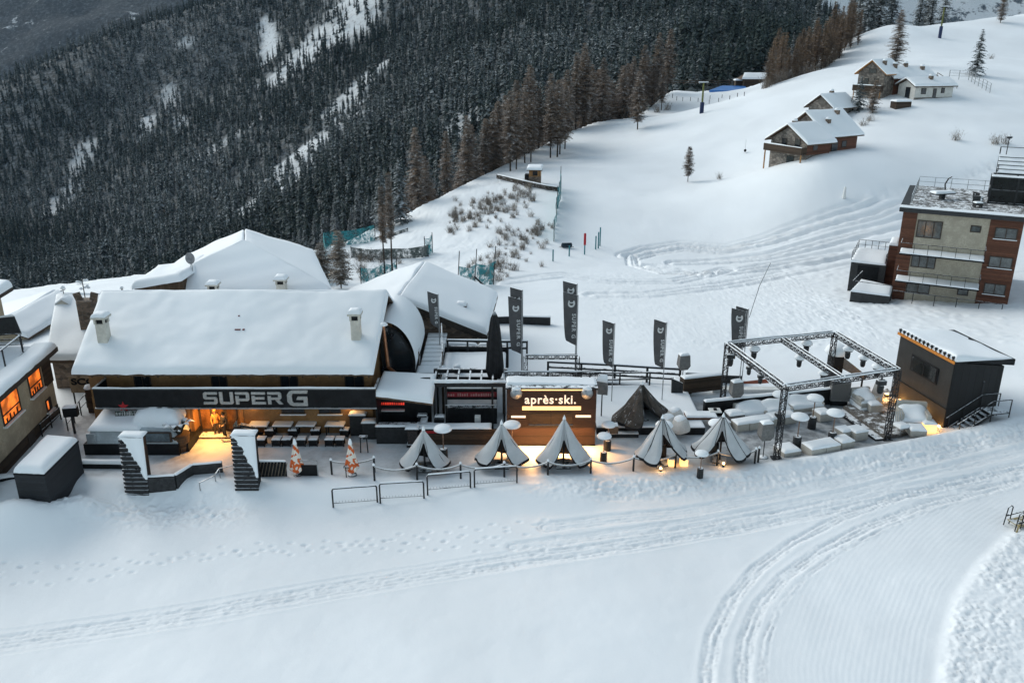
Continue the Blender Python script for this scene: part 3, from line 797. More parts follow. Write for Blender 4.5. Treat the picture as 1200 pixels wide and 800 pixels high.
# single trees and shrubs on the slopes
def single(kind, u, v, name, label, cat, h, rad, mat_, seed, base=.1, ymin=60, **k):
    p = on(u, v, ymin); t = make_tree(name, label, cat, h, rad, kind, seed, mat_, None, base, **k); t.location = (p.x, p.y, p.z - .15); return t
single('larch', 1048, 80, 'larch_tree', 'lone bare larch standing above the dark hut and the far houses', 'tree', 11.5, 3.0, M_LARCH, 501, .08)
single('spruce', 1143, 88, 'spruce_tree', 'small dark green conical spruce beside the wire fence on the upper slope', 'tree', 8.6, 2.3, M_SPRUCE, 502, .03)
single('larch', 806, 212, 'larch_sapling', 'bare larch sapling alone on the open piste', 'tree', 5.4, 1.3, M_LARCH, 503, .18, 90)
single('spruce', 1005, 131, 'pine_tree', 'bushy dark pine behind the timber chalets', 'tree', 6.0, 2.2, M_SPRUCE, 504, .02, 90)
single('larch', 1022, 134, 'bare_tree', 'bare grey tree beside the bushy pine', 'tree', 5.6, 1.6, M_LARCH, 505, .1, 90)
single('larch', 1172, 28, 'larch_tree', 'bare larch near the top of the open slope', 'tree', 9, 2.2, M_LARCH, 506, .1, 150)
for k, (u, v, s) in enumerate(((452, 334, 11.0), (461, 338, 12.5))):
    single('larch', u, v, 'thin_larch', ('slender dark larch trunk behind the roofs by the safety nets, the shorter of two', 'slender dark larch trunk behind the roofs by the safety nets, the taller of two')[k], 'tree', s, .75, M_LARCH, 510 + k, .45, 70, trunk_r=.14)
single('spruce', 448, 268, 'spruce_tree', 'snow laden spruce at the edge of the net lined road', 'tree', 9.5, 2.2, M_SPRUCE, 520, .04, 80)
single('spruce', 470, 262, 'spruce_tree', 'snow laden spruce next to the bushy white bank', 'tree', 10.0, 2.3, M_SPRUCE, 521, .04, 80)
single('larch', 400, 338, 'bare_tree', 'bare branching tree behind the hipped roof', 'tree', 6.5, 2.0, M_TWIG, 522, .12, 70)
single('larch', 378, 330, 'bare_tree', 'low wide bare tree behind the right end of the hipped roof', 'tree', 4.5, 2.2, M_TWIG, 523, .08, 70)

def shrub_mesh(seed, h=1.0, n=34):
    r_ = random.Random(seed); V = []; F = []; S = []
    def blade(p, q, w, s0, s1):
        b_ = len(V); an = r_.uniform(0, 6.28); o = (math.cos(an) * w, math.sin(an) * w, 0)
        V.extend([(p[0] - o[0], p[1] - o[1], p[2]), (p[0] + o[0], p[1] + o[1], p[2]), q]); S.extend([s0, s0, s1]); F.append((b_, b_ + 1, b_ + 2))
    for i in range(n):
        an = r_.uniform(0, 6.28); le = r_.uniform(.1, .85); hh_ = h * r_.uniform(.25, 1.1)
        b0 = (r_.uniform(-.4, .4), r_.uniform(-.4, .4), -.1); tip = (math.cos(an) * le, math.sin(an) * le, hh_)
        sn = r_.random() ** 2
        blade(b0, tip, .02, 0, sn * .5)
        for j in range(7):
            f = r_.uniform(.25, .95); p = tuple(b0[k] + (tip[k] - b0[k]) * f for k in range(3)); a2 = r_.uniform(0, 6.28); l2 = r_.uniform(.12, .34)
            blade(p, (p[0] + math.cos(a2) * l2, p[1] + math.sin(a2) * l2, p[2] + r_.uniform(.0, .3)), .011, sn, sn * .3)
    me = bpy.data.meshes.new('shrub'); me.from_pydata(V, [], F); a = me.attributes.new('snow', 'FLOAT', 'POINT'); a.data.foreach_set('value', S); me.materials.append(M_TWIG)
    return me
SHM = [shrub_mesh(i) for i in range(5)]
def shrub(u, v, s, label, group=None, ymin=60, sz=None):
    p = on(u, v, ymin); o = bpy.data.objects.new('bare_shrub', random.choice(SHM)); COL.objects.link(o)
    o.location = p; o.rotation_euler = (0, 0, random.uniform(0, 6)); o.scale = (s, s, sz or s); return tag(o, label, 'shrub', group)
rs = random.Random(77)
for i in range(235):
    f, w = rs.random(), rs.gauss(0, 1)
    if rs.random() < .62: u = 525 + 100 * rs.random(); v = 262 - (u - 520) * .35 + rs.gauss(0, 11)
    else: u = 640 - 80 * f + w * 12; v = 262 + 66 * f + rs.gauss(0, 9)
    if u > 652 or v < 218 - (u - 580) * .1: continue
    shrub(u, v, rs.uniform(.40, 1.15), 'bare twiggy shrub poking through the snow of the steep bank below the hut', 'shrubs on the steep bank', 75)
for i in range(16):
    shrub(rs.uniform(385, 470), rs.uniform(300, 334), rs.uniform(.9, 1.9), 'bare shrub on the dip behind the roofs beside the safety nets', 'shrubs by the safety nets', 70)
for u, v, s, l in ((843, 209, 1.0, 'small round bare bush on the piste near the larch sapling'), (1121, 163, 1.5, 'bare bush on the slope beyond the far houses'), (1166, 168, 1.6, 'low bare bush above the piste tracks'), (1178, 168, 1.5, 'low bare bush above the piste tracks, closest to the apartment block'), (1161, 70, 1.4, 'small bush on the upper slope beside the conical spruce'), (1012, 148, 1.4, 'leafless bush at the back of the timber chalet'), (1020, 143, 1.5, 'leafless bush between the chalet and the white house'), (782, 128, 2.2, 'bare thicket at the end of the larch wood'), (770, 131, 2.0, 'bare thicket under the last larch of the wood')):
    shrub(u, v, s, l, None, 80)
for i in range(34):
    f = rs.random(); u = 893 + 90 * f; v = 120 - 50 * f
    p = at_k(u, v, 172 + 38 * f + rs.random() * 8); o = bpy.data.objects.new('bare_shrub', random.choice(SHM)); COL.objects.link(o)
    o.location = (p.x, p.y, gz(p.x, p.y)); o.scale = (2.2, 2.2, 2.6); tag(o, 'bare brown shrub under the young larches on the crest', 'shrub', 'shrubs on the crest')
# ---------------------------------------------------------------- shared materials
M_SNOW = snow_mat('settled snow', bump=.10, scale=1.1, fine=9)
M_SNOWC = snow_mat('snow cap', bump=.2, scale=4.0, fine=20)
M_OCHRE = mat('ochre render', (.25, .135, .055), .85, .2, 1.2, .2)
M_BEIGE = mat('beige render', (.42, .34, .24), .85, .15, 1.0, .2)
M_CREAM = mat('cream render', (.40, .355, .28), .85, .12, 1.0, .15)
M_WOODO = planks('larch boards', (.33, .165, .06), .16, 'X', .6, .3, .5)
M_WOODD = planks('dark stained boards', (.055, .035, .022), .18, 'Z', .7, .4, .6)
M_WOODR = planks('red brown boards', (.125, .05, .029), .2, 'Z', .7, .35, .5)
M_WOODG = planks('weathered boards', (.16, .125, .095), .16, 'X', .85, .35, .6, snow=.5)
M_DECK = planks('snowy deck boards', (.13, .115, .105), .15, 'X', .85, .3, .6, snow=.72)
M_BLACK = mat('black painted panel', (.012, .0125, .014), .6, .3, 1.5, .08, snow=.0, spec=.15)
M_BLACKS = mat('black painted steel', (.018, .019, .021), .5, .3, 4, .1, snow=.42)
M_GREYM = mat('galvanised steel', (.33, .34, .35), .4, .15, 4, .1, .6, snow=.4)
M_GLASS = mat('dark glass', (.018, .022, .026), .06, .2, .5, .0, spec=.6)
M_STUCCO = mat('white stucco', (.55, .52, .46), .9, .12, 3, .35)
M_STONE = stone('field stone', (.20, .17, .145))
M_STONEB = stone('brown rubble stone', (.16, .115, .085), 2.8)
M_COPPER = mat('copper flue', (.35, .17, .10), .35, .25, 5, .1, .8)
M_ROOFW = planks('roof boarding', (.10, .065, .042), .2, 'X', .8, .3, .5)
M_LETTER = mat('brushed metal letters', (.42, .42, .41), .4, .15, 9, .1, .5)
M_FRAME = mat('dark window frame', (.045, .032, .024), .6, .2, 5, .1)
M_RED = mat('red sign paint', (.38, .02, .025), .5, .2, 6, .05)
M_WHITEP = mat('white paint', (.72, .72, .70), .6, .06, 5, .05)
M_WARMWIN = glow('lit window', (1.0, .42, .10), 2.6, .55)

def W(t): return MB(T3(*(-Vector(t.location))))

def window(parent, x0, x1, z0, z1, y, face=-1, glass=M_GLASS, fr=M_FRAME, cols=2, fw=.07, sill=True, name='window'):
    """window in a wall facing -Y (world frame shifted to the thing); frame stands 40 mm proud, the pane sits 20 mm proud"""
    off = -Vector(parent_root(parent).location)
    m = MB(T3(*off))
    o = face * .05
    m.box(x0, x0 + fw, y, y + o, z0, z1); m.box(x1 - fw, x1, y, y + o, z0, z1)
    m.box(x0 + fw, x1 - fw, y, y + o, z1 - fw, z1); m.box(x0 + fw, x1 - fw, y, y + o, z0, z0 + fw)
    for i in range(1, cols):
        xm = x0 + (x1 - x0) * i / cols; m.box(xm - fw * .4, xm + fw * .4, y, y + o * .9, z0 + fw, z1 - fw)
    f = m.build(name, fr, parent)
    p = MB(T3(*off)); p.box(x0 + fw, x1 - fw, y, y + face * .02, z0 + fw, z1 - fw); p.build('pane', glass, f)
    if sill:
        s = MB(T3(*off)); s.box(x0 - .08, x1 + .08, y, y + face * .16, z0 - .07, z0 - .004); s.build('sill', M_WHITEP if sill == 'w' else M_SNOWC, f)
    return f
def parent_root(o):
    while o.parent is not None: o = o.parent
    return o

def chimney(parent, x, y, zb, w, h, name='chimney', body=None, label=None):
    """stack with a slab cap on four short piers and a cushion of snow"""
    off = -Vector(parent_root(parent).location)
    m = MB(T3(*off)); a = w / 2
    m.rbox(x - a, x + a, y - a, y + a, zb - .8, zb + h * .70, .03)
    for sx in (-1, 1):
        for sy in (-1, 1): m.box(x + sx * a * .9 - .06, x + sx * a * .9 + .06, y + sy * a * .9 - .06, y + sy * a * .9 + .06, zb + h * .70, zb + h * .86)
    m.box(x - a * 1.45, x + a * 1.45, y - a * 1.45, y + a * 1.45, zb + h * .86, zb + h * .92)
    c = m.build(name, body or M_STUCCO, parent)
    d = MB(T3(*off)); d.box(x - a * .7, x + a * .7, y - a * .7, y + a * .7, zb + h * .70, zb + h * .85); d.build('flue', M_BLACK, c)
    s = MB(T3(*off)); q = a * 1.4
    s.snow((x - q, y - q, zb + h * .92), (x + q, y - q, zb + h * .92), (x + q, y + q, zb + h * .92), (x - q, y + q, zb + h * .92), .26, 5, 5, .03, int(x * 10) % 97, .3)
    s.build('snow_cap', M_SNOWC, c)
    return c

# ---------------------------------------------------------------- techno capitals for the sign
def letter_polys(ch):
    s, w = .20, .24
    c = .12
    L = {
        'S': [[(c, 1), (0, 1 - c), (0, .4 + c), (c, .4), (w, .4), (w, .8), (1, .8), (1.02, 1)], [(w, .4), (1 - w, .4), (1 - w, .6), (w, .6)], [(1 - w, .2), (1 - w, .6), (1 - c, .6), (1, .6 - c), (1, c), (1 - c, 0), (-.02, 0), (0, .2)]],
        'U': [[(0, 1), (0, c), (c, 0), (w, 0), (w, 1)], [(w, 0), (1 - w, 0), (1 - w, .2), (w, .2)], [(1 - w, 0), (1 - c, 0), (1, c), (1, 1), (1 - w, 1)]],
        'P': [[(0, 0), (w, 0), (w, .68), (0, .68)], [(0, .8), (1 - w, .8), (1 - w, 1), (0, 1)], [(1 - w, .27), (1 - c, .27), (1, .27 + c), (1, 1 - c), (1 - c, 1), (1 - w, 1)], [(w, .27), (1 - w, .27), (1 - w, .47), (w, .47)]],
        'E': [[(0, 0), (w, 0), (w, .68), (0, .68)], [(0, .8), (1, .8), (1, 1), (0, 1)], [(w, .4), (.92, .4), (.92, .6), (w, .6)], [(w, 0), (1, 0), (1, .2), (w, .2)]],
        'R': [[(0, 0), (w, 0), (w, .68), (0, .68)], [(0, .8), (1 - w, .8), (1 - w, 1), (0, 1)], [(1 - w, .35), (1 - c, .38), (1, .38 + c), (1, 1 - c), (1 - c, 1), (1 - w, 1)], [(w, .38), (1 - w, .38), (1 - w, .56), (w, .56)], [(.52, .36), (.80, .36), (1.08, 0), (.80, 0)]],
        'G': [[(.28, 1), (.12, .93), (0, .72), (0, .28), (.12, .07), (.28, 0), (.30, .2), (.24, .3), (.24, .7), (.30, .8)], [(.28, 1), (.30, .8), (1.0, .8), (1.04, 1)], [(.28, 0), (1.0, 0), (1.0, .2), (.30, .2)], [(.80, .2), (1.0, .2), (1.0, .6), (.80, .6)], [(.44, .40), (.80, .40), (.80, .6), (.52, .6)]],
    }
    return L[ch]
def sign_letters(m, text, x, z, y, h, cw, gap, depth=.09):
    for ch in text:
        if ch == ' ': x += gap * 1.6; continue
        hh, ww, zz = (h * 1.28, cw * 1.45, z - h * .14) if ch == 'G' else (h, cw, z)
        for p in letter_polys(ch):
            m.prism([(x + px * ww, y, zz + pz * hh) for px, pz in p], (0, -depth, 0))
        x += ww + gap
    return x

# ================================================================ the long bar building with the big sign
A = thing('ski_bar_building', 'long ochre bar building under a thick snow roof with SUPER G on its black balcony', 'building', (-17.5, 51, 0))
FY_ = 48.98
m = W(A); m.box(-26.3, -8.75, FY_, 59.0, -.4, 2.50); m.build('ground_floor_wall', M_OCHRE, A)
m = W(A); m.box(-26.3, -8.75, FY_ + .05, 59.0, 2.50, 4.78)
for xg in (-26.3, -8.95): m.prism([(xg, 49.03, 4.78), (xg, 59.0, 4.78), (xg, 54, 7.35)], (.2, 0, 0))
wall = m.build('upper_wall', M_OCHRE, A)
for x0, x1 in ((-23.5, -22.45), (-18.7, -17.7), (-14.4, -13.3), (-10.4, -9.2)):
    window(A, x0, x1, 2.75, 4.35, FY_ + .05, sill=False, name='balcony_window')
window(A, -14.5, -13.05, 1.35, 2.3, FY_, cols=2); window(A, -12.15, -10.75, 1.35, 2.3, FY_, cols=2)
# entrance: larch lining with a glazed double door
m = W(A); m.box(-20.75, -19.75, FY_ - .9, FY_, 0, 2.44); m.box(-17.25, -16.95, FY_ - .06, FY_, 0, 2.44); m.box(-19.75, -17.25, FY_ - .06, FY_, 2.2, 2.44)
ent = m.build('entrance_lining', M_WOODO, A)
m = W(A)
for k in range(3):
    x0 = -19.7 + k * .82
    m.box(x0, x0 + .09, FY_ - .05, FY_, 0.12, 2.2); m.box(x0 + .69, x0 + .78, FY_ - .05, FY_, .12, 2.2); m.box(x0 + .09, x0 + .69, FY_ - .05, FY_, .12, .3); m.box(x0 + .09, x0 + .69, FY_ - .05, FY_, 2.06, 2.2)
door = m.build('entrance_door', M_FRAME, A)
m = W(A)
for k in range(3): m.box(-19.61 + k * .82, -19.01 + k * .82, FY_ - .025, FY_, .3, 2.06)
m.build('door_glass', mat('warm door glass', (.16, .075, .03), .2, .4, 1.0, 0), door)
m = W(A); m.box(-18.92, -18.88, FY_ - .12, FY_ - .05, .95, 1.35); m.build('door_handle', M_GREYM, door)
m = W(A); m.box(-20.2, -16.9, FY_ - .85, FY_ - .002, -.1, .12); m.build('door_step', M_WOODG, A)
# balcony with the sign
m = W(A); m.box(-25.2, -8.25, 47.34, FY_ - .003, 2.50, 2.62); m.build('balcony_floor', M_WOODD, A)
m = W(A); m.box(-25.25, -8.22, 47.28, 47.338, 2.54, 3.74); m.box(-25.25, -25.19, 47.341, FY_ - .005, 2.54, 3.74); m.box(-8.28, -8.22, 47.341, FY_ - .005, 2.54, 3.74)
fas = m.build('balcony_parapet', M_BLACK, A)
m = W(A); sign_letters(m, 'SUPER G', -18.62, 2.78, 47.278, .80, .84, .13); m.build('sign_lettering', M_LETTER, fas)
m = W(A)
m.box(-25.27, -8.20, 47.22, 47.38, 3.742, 3.80); m.box(-25.27, -25.15, 47.383, FY_ - .01, 3.742, 3.80); m.box(-8.32, -8.20, 47.383, FY_ - .01, 3.742, 3.80); m.box(-25.27, -8.20, 47.20, 47.277, 2.46, 2.535)
m.build('parapet_trim', M_GREYM, fas)
m = W(A); m.snow((-25.26, 47.23, 3.80), (-8.21, 47.23, 3.80), (-8.21, 47.37, 3.80), (-25.26, 47.37, 3.80), .05, 60, 2, .02, 3, .4); m.build('parapet_snow', M_SNOWC, fas)
# roof
ZE, ZR = 4.52, 7.62
def xl(z): return -26.62 - (z - ZE) / (ZR - ZE) * .62
m = W(A)
m.hexa([(-26.55, 47.8, ZE - .16), (-8.4, 47.8, ZE - .16), (-8.17, 54, ZR - .16), (-27.15, 54, ZR - .16), (-26.55, 47.8, ZE), (-8.4, 47.8, ZE), (-8.17, 54, ZR), (-27.15, 54, ZR)])
m.hexa([(-27.15, 54.002, ZR - .16), (-8.17, 54.002, ZR - .16), (-8.4, 60.2, ZE - .16), (-26.55, 60.2, ZE - .16), (-27.15, 54.002, ZR), (-8.17, 54.002, ZR), (-8.4, 60.2, ZE), (-26.55, 60.2, ZE)])
for k in range(23):
    x = -26.3 + k * .8; m.beam((x, 47.9, ZE - .24), (x, 49.1, ZE + .36), .1, .14)
roof = m.build('roof', M_ROOFW, A)
m = W(A)
m.snow((-26.6, 47.72, ZE - .02), (-8.36, 47.72, ZE - .02), (-8.15, 54.1, ZR), (-27.18, 54.1, ZR), .40, 80, 32, .05, 5, .1)
m.snow((-8.36, 60.25, ZE), (-26.6, 60.25, ZE), (-27.18, 53.95, ZR), (-8.15, 53.95, ZR), .40, 20, 10, .045, 6, .1)
m.build('roof_snow', M_SNOW, roof)
def roof_z(y): return ZE + (y - 47.8) / 6.2 * (ZR - ZE)
for u, v, w_, h_ in ((123, 400, .62, 1.55), (418, 396, .58, 1.55)):
    # walk the sight line down to the roof plane
    d = ray(u, v); best = min(((abs(CAM_H + d[2] * k - roof_z(d[1] * k) - .3), k) for k in np.arange(48, 64, .02)))
    k = best[1]; chimney(roof, d[0] * k, d[1] * k, roof_z(d[1] * k) + .1, w_, h_ * 1.32)
# scuffed gap in the roof snow with reddish tiles
m = W(A)
for (u, v, w_, l_) in ((275, 387, .35, .2), (284, 387, .12, .15), (279, 371, .1, .45)):
    d = ray(u, v); k = min(((abs(CAM_H + d[2] * kk - roof_z(d[1] * kk) - .40), kk) for kk in np.arange(48, 64, .02)))[1]
    x, y, z = d[0] * k, d[1] * k, roof_z(d[1] * k) + .42
    m.box(x, x + w_, y, y + l_, z - .06, z + .045)
m.build('roof_tile_patch', mat('reddish tile', (.16, .05, .045), .8, .4, 8), roof)
# wall lamps that throw light down the wall
M_LAMPON = glow('lamp glow', (1.0, .55, .20), 6)
def lamp(name, loc, power, col=(1.0, .55, .2), r=.06, kind='POINT', spot=None):
    l = bpy.data.lights.new(name, kind); l.energy = power; l.color = col; l.shadow_soft_size = r
    o = bpy.data.objects.new(name, l); COL.objects.link(o); o.location = loc
    if kind == 'SPOT': l.spot_size = R(spot or 100); l.spot_blend = .7
    return o
for u, lb in ((297, 'small wall lamp glowing beside the entrance of the ochre bar building'), (409, 'small wall lamp glowing near the end of the row of outdoor tables')):
    x = at_y(u, 484, FY_).x
    t = thing('wall_lamp', lb, 'lamp', (x, FY_ - .12, 2.1), 0, None)
    m = MB(); m.lathe([(.05, 0), (.09, .03), (.09, .26), (.05, .3)], (0, 0, 0), 10); m.box(-.03, .03, .05, .118, .1, .2); m.build('housing', M_BLACKS, t)
    m = MB(); m.lathe([(.04, -.015), (.07, -.01), (.07, -.002), (.04, -.001)], (0, 0, 0), 10); m.build('bulb', M_LAMPON, t)
    lamp('lamp_light', (x, FY_ - .16, 2.0), 10, r=.04)
lamp('entrance_light', (-18.9, FY_ - .55, 2.40), 110, (1.0, .45, .10), .15, 'SPOT', 150)
lamp('entrance_light', (-18.6, 47.5, 2.42), 230, (1.0, .45, .10), .15, 'SPOT', 150)
# recessed soffit lights that make the entrance glow
for k, x in enumerate((-18.9, -18.6)):
    m = MB(T3(x, (FY_ - .55, 47.5)[k], 2.46)); m.lathe([(.10, 0), (.12, .02), (.12, .036)], (0, 0, 0), 12)
    tag(m.build('ceiling_spotlight', M_LAMPON), ('round downlight under the balcony right above the glazed door', 'round downlight under the balcony at its front edge before the door')[k], 'lamp')

# ---------------------------------------------------------------- hipped roof house behind
B = thing('hip_roof_house', 'house behind the long roof with a tall hipped snow roof and a satellite dish', 'house', (-20.5, 66, 0))
m = W(B); m.box(-28.0, -18.4, 61, 73, -2, 5.1); m.build('wall', M_STONEB, B)
fl, fr_, br, bl = (-28.9, 60.2, 4.95), (-13.3, 60.8, 5.65), (-17.6, 74, 5.4), (-28.9, 74, 4.95)
pk1, pk2 = (-20.8, 65, 8.35), (-22.0, 69, 8.3)
m = W(B)
m.add([fl, fr_, pk1], [(0, 1, 2)]); m.add([fr_, br, pk2, pk1], [(0, 1, 2, 3)]); m.add([br, bl, pk2], [(0, 1, 2)]); m.add([bl, fl, pk1, pk2], [(0, 1, 2, 3)])
m.prism([fl, fr_, br, bl], (0, 0, -.22))
rb = m.build('roof', M_ROOFW, B)
def tri_snow(m, a, b, c, T, n=14, seed=0):
    """snow on a triangle or hip face: a-b eave, c apex"""
    a, b, c = map(Vector, (a, b, c)); r_ = random.Random(seed); p1, p2 = r_.uniform(0, 6), r_.uniform(0, 6)
    vs = []; ids = {}
    for j in range(n + 1):
        for i in range(n + 1 - j):
            l2 = j / n; l1 = i / n; l0 = 1 - l1 - l2
            p = a * l0 + b * l1 + c * l2
            e = min(1, l2 * n / 1.6)
            h = T * math.sqrt(max(0, 1 - (1 - e) ** 2)) + .05 * math.sin(i * .9 + p1) * math.sin(j * .8 + p2)
            ids[i, j] = len(vs); vs.append(p + Vector((0, 0, h + .01)))
    fs = []
    for j in range(n):
        for i in range(n - j):
            fs.append((ids[i, j], ids[i + 1, j], ids[i, j + 1]))
            if i + j < n - 1: fs.append((ids[i + 1, j], ids[i + 1, j + 1], ids[i, j + 1]))
    m.add(vs, fs, True)
m = W(B)
tri_snow(m, fl, fr_, pk1, .42, 16, 1)
m.snow(fr_, br, pk2, pk1, .42, 10, 10, .05, 4, .1); m.snow(bl, fl, pk1, pk2, .42, 10, 10, .05, 7, .1)
m.build('roof_snow', M_SNOW, rb)
# dormer to the left
m = W(B); m.hexa([(-28.4, 60.6, 4.9), (-24.1, 60.6, 4.9), (-24.1, 65, 4.9), (-28.4, 65, 4.9), (-27.9, 60.7, 6.15), (-24.4, 60.7, 6.75), (-24.4, 65, 6.9), (-27.9, 65, 6.2)]); dm = m.build('dormer', M_ROOFW, B)
m = W(B); m.snow((-28.0, 60.3, 6.1), (-24.2, 60.3, 6.75), (-23.6, 65.4, 7.0), (-28.0, 65.2, 6.2), .5, 9, 9, .09, 12, .16); m.build('dormer_snow', M_SNOW, dm)
chimney(rb, at_y(251, 345, 59.5).x, 59.5, 5.2, .62, 1.75); chimney(rb, at_y(331, 345, 60.5).x, 60.5, 5.3, .66, 1.75)
p = at_y(224, 310, 62.0)
t = thing('satellite_dish', 'grey satellite dish on the snow roof of the hipped house', 'satellite dish', (p.x, p.y, p.z - .25))
m = MB(); m.lathe([(.02, 0), (.16, .02), (.32, .08), (.45, .17), (.44, .185), (.3, .10), (.02, .02)], (0, 0, 0), 18); m.v = [(x * .8, -z + .1, y * 1.0 + .75) for x, y, z in m.v]; m.build('reflector', mat('dish grey', (.24, .24, .25), .5, .2, 4), t)
m = MB(); m.tube((0, .12, -.3), (0, .12, .8), .035); m.tube((0, .1, .45), (0, -.42, .62), .015); m.tube((0, -.45, .58), (0, -.42, .68), .04); m.tube((-.25, .3, -.2), (0, .12, .5), .02); m.build('mast', M_GREYM, t)

# ---------------------------------------------------------------- stone house to the right with the big snow roof
Cc = thing('gable_house', 'dark stone house with a broad snow roof and brown chimney behind the stairs', 'house', (-6, 64, 0))
rF, rB = Vector((-8.3, 59.6, 5.55)), Vector((-7.3, 69.5, 5.6))
eR, eRB = Vector((-1.85, 59.8, 2.72)), Vector((-1.2, 69.5, 2.9))
eL, eLB = Vector((-14.5, 59.6, 3.3)), Vector((-13.6, 69.5, 3.3))
m = W(Cc); m.prism([(-13.6, 60.3, -.5), (-2.6, 60.3, -.5), (-2.6, 60.3, 2.75), (-8.25, 60.3, 5.2), (-13.6, 60.3, 3.3)], (0, 8.5, 0)); m.build('wall', M_STONEB, Cc)
m = W(Cc); m.hexa([rF - Vector((0, 0, .22)), eR - Vector((0, 0, .22)), eRB - Vector((0, 0, .22)), rB - Vector((0, 0, .22)), rF, eR, eRB, rB])
m.hexa([eL - Vector((0, 0, .22)), rF - Vector((.003, 0, .22)), rB - Vector((.003, 0, .22)), eLB - Vector((0, 0, .22)), eL, rF - Vector((.003, 0, 0)), rB - Vector((.003, 0, 0)), eLB])
m.beam(rF + Vector((0, -.03, -.28)), eR + Vector((0, -.03, -.28)), .08, .34)
rc = m.build('roof', mat('dark fascia boards', (.035, .027, .022), .8, .3, 4), Cc)
m = W(Cc); m.snow(eR, eRB, rB, rF, .42, 12, 12, .06, 9, .1); m.snow(eLB, eL, rF, rB, .42, 12, 12, .06, 10, .1); m.build('roof_snow', M_SNOW, rc)
m = W(Cc); m.box(-8.2, -7.0, 60.22, 60.297, 2.1, 4.4); m.build('door', M_FRAME, Cc)
p = at_y(541, 374, 63.0); chimney(rc, p.x, 63, p.z - .05, .6, 1.35, body=mat('brown brick', (.10, .075, .055), .9, .3, 8))
for x, z in ((-9.0, 4.7), (-8.1, 4.9)): pass
t = thing('floodlight', 'small white floodlight under the dark gable by the door', 'floodlight', (-7.75, 60.0, 4.75))
m = MB(); m.rbox(-.16, .16, -.12, .06, -.12, .12, .03); m.build('housing', M_WHITEP, t); m = MB(); m.beam((0, .05, 0), (0, .3, .1), .05); m.build('bracket', M_BLACKS, t)

# barrel roof beside the long building
t = thing('barrel_canopy', 'snow covered curved canopy with a dark arched end beside the bar building', 'canopy', (-8.0, 53.5, 0))
m = W(t)
def barrel(r, y0, y1, x0, zc, n=14, a0=0.0, a1=PI / 2):
    return [(x0 + r * math.sin(a0 + (a1 - a0) * i / n), zc + r * 1.45 * math.cos(a0 + (a1 - a0) * i / n)) for i in range(n + 1)]
arc = barrel(2.1, 0, 0, -8.6, 3.0)
m.prism([(x, 52.4, z) for x, z in arc] + [(-8.6, 52.4, 2.9)], (0, .06, 0)); m.build('end_panel', M_GLASS, t)
m = W(t)
for (xa, za), (xb, zb_) in zip(arc[:-1], arc[1:]): m.beam((xa, 52.36, za), (xb, 52.36, zb_), .08, .14)
m.beam((-8.6, 52.36, 2.95), (-6.45, 52.36, 2.95), .1, .1); m.build('arch_frame', M_BLACK, t)
m = W(t)
def bf(u_, v_):
    a = v_ * PI / 2 * 1.0; r = 2.2 + .16 * max(0, math.sin(v_ * PI)) ** .5; y = 52.3 + u_ * 6.2
    return (-8.6 + r * math.sin(a), y + .8 * v_ * 0, 3.0 + r * 1.45 * math.cos(a) + .03 * math.sin(u_ * 9 + v_ * 5))
m.grid(bf, 10, 16); m.build('snow_cover', M_SNOW, t)
m = W(t); m.box(-8.6, -6.45, 52.5, 58.4, -.2, 2.88); m.build('base_wall', M_BLACK, t)
# copper flue
t = thing('flue_pipe', 'copper coloured bent flue pipe with a snow cap beside the roof edge', 'pipe', (-8.2, 51.3, 3.0))
p0 = at_y(449, 381, 51.4); p1 = at_y(455, 430, 51.2); p2 = at_y(466, 439, 50.4)
m = W(t); m.path([p0, p1, p2], .11, 10); m.build('pipe', M_COPPER, t)
m = W(t); m.lathe([(.28, 0), (.30, .05), (.2, .15), (.03, .2)], p0, 12); m.build('snow_cap', M_SNOWC, t)
# ================================================================ house at the far left with lit windows
D = thing('lit_house', 'beige house with orange lit windows and a railed snowy roof terrace', 'house', (-31, 48, 0))
# wall faces +X; it runs from (-29.2,43) to (-30.05,51.6)
A0, A1 = Vector((-28.95, 41.0, 0)), Vector((-30.05, 51.6, 0))
ex = (A1 - A0).normalized(); nrm = Vector((ex.y, -ex.x, 0))       # outward, towards +X
def onw(s, z, o=0.0): return A0 + ex * s + nrm * o + Vector((0, 0, z))
LW = (A1 - A0).length
def wallbox(m, s0, s1, z0, z1, o0, o1):
    m.hexa([onw(s0, z0, o1), onw(s0, z0, o0), onw(s1, z0, o0), onw(s1, z0, o1), onw(s0, z1, o1), onw(s0, z1, o0), onw(s1, z1, o0), onw(s1, z1, o1)][:4] + [onw(s0, z1, o1), onw(s0, z1, o0), onw(s1, z1, o0), onw(s1, z1, o1)])
m = W(D); wallbox(m, .6, LW, .85, 4.42, -9, 0); m.build('wall', M_BEIGE, D)
m = W(D); wallbox(m, .6, LW + .004, -1.2, .846, -9.01, .03); m.build('plinth', M_WOODD, D)
def s_of(y): return (y - A0.y) / ex.y
M_INT = glow('warm room', (1.0, .20, .025), .50, .9)
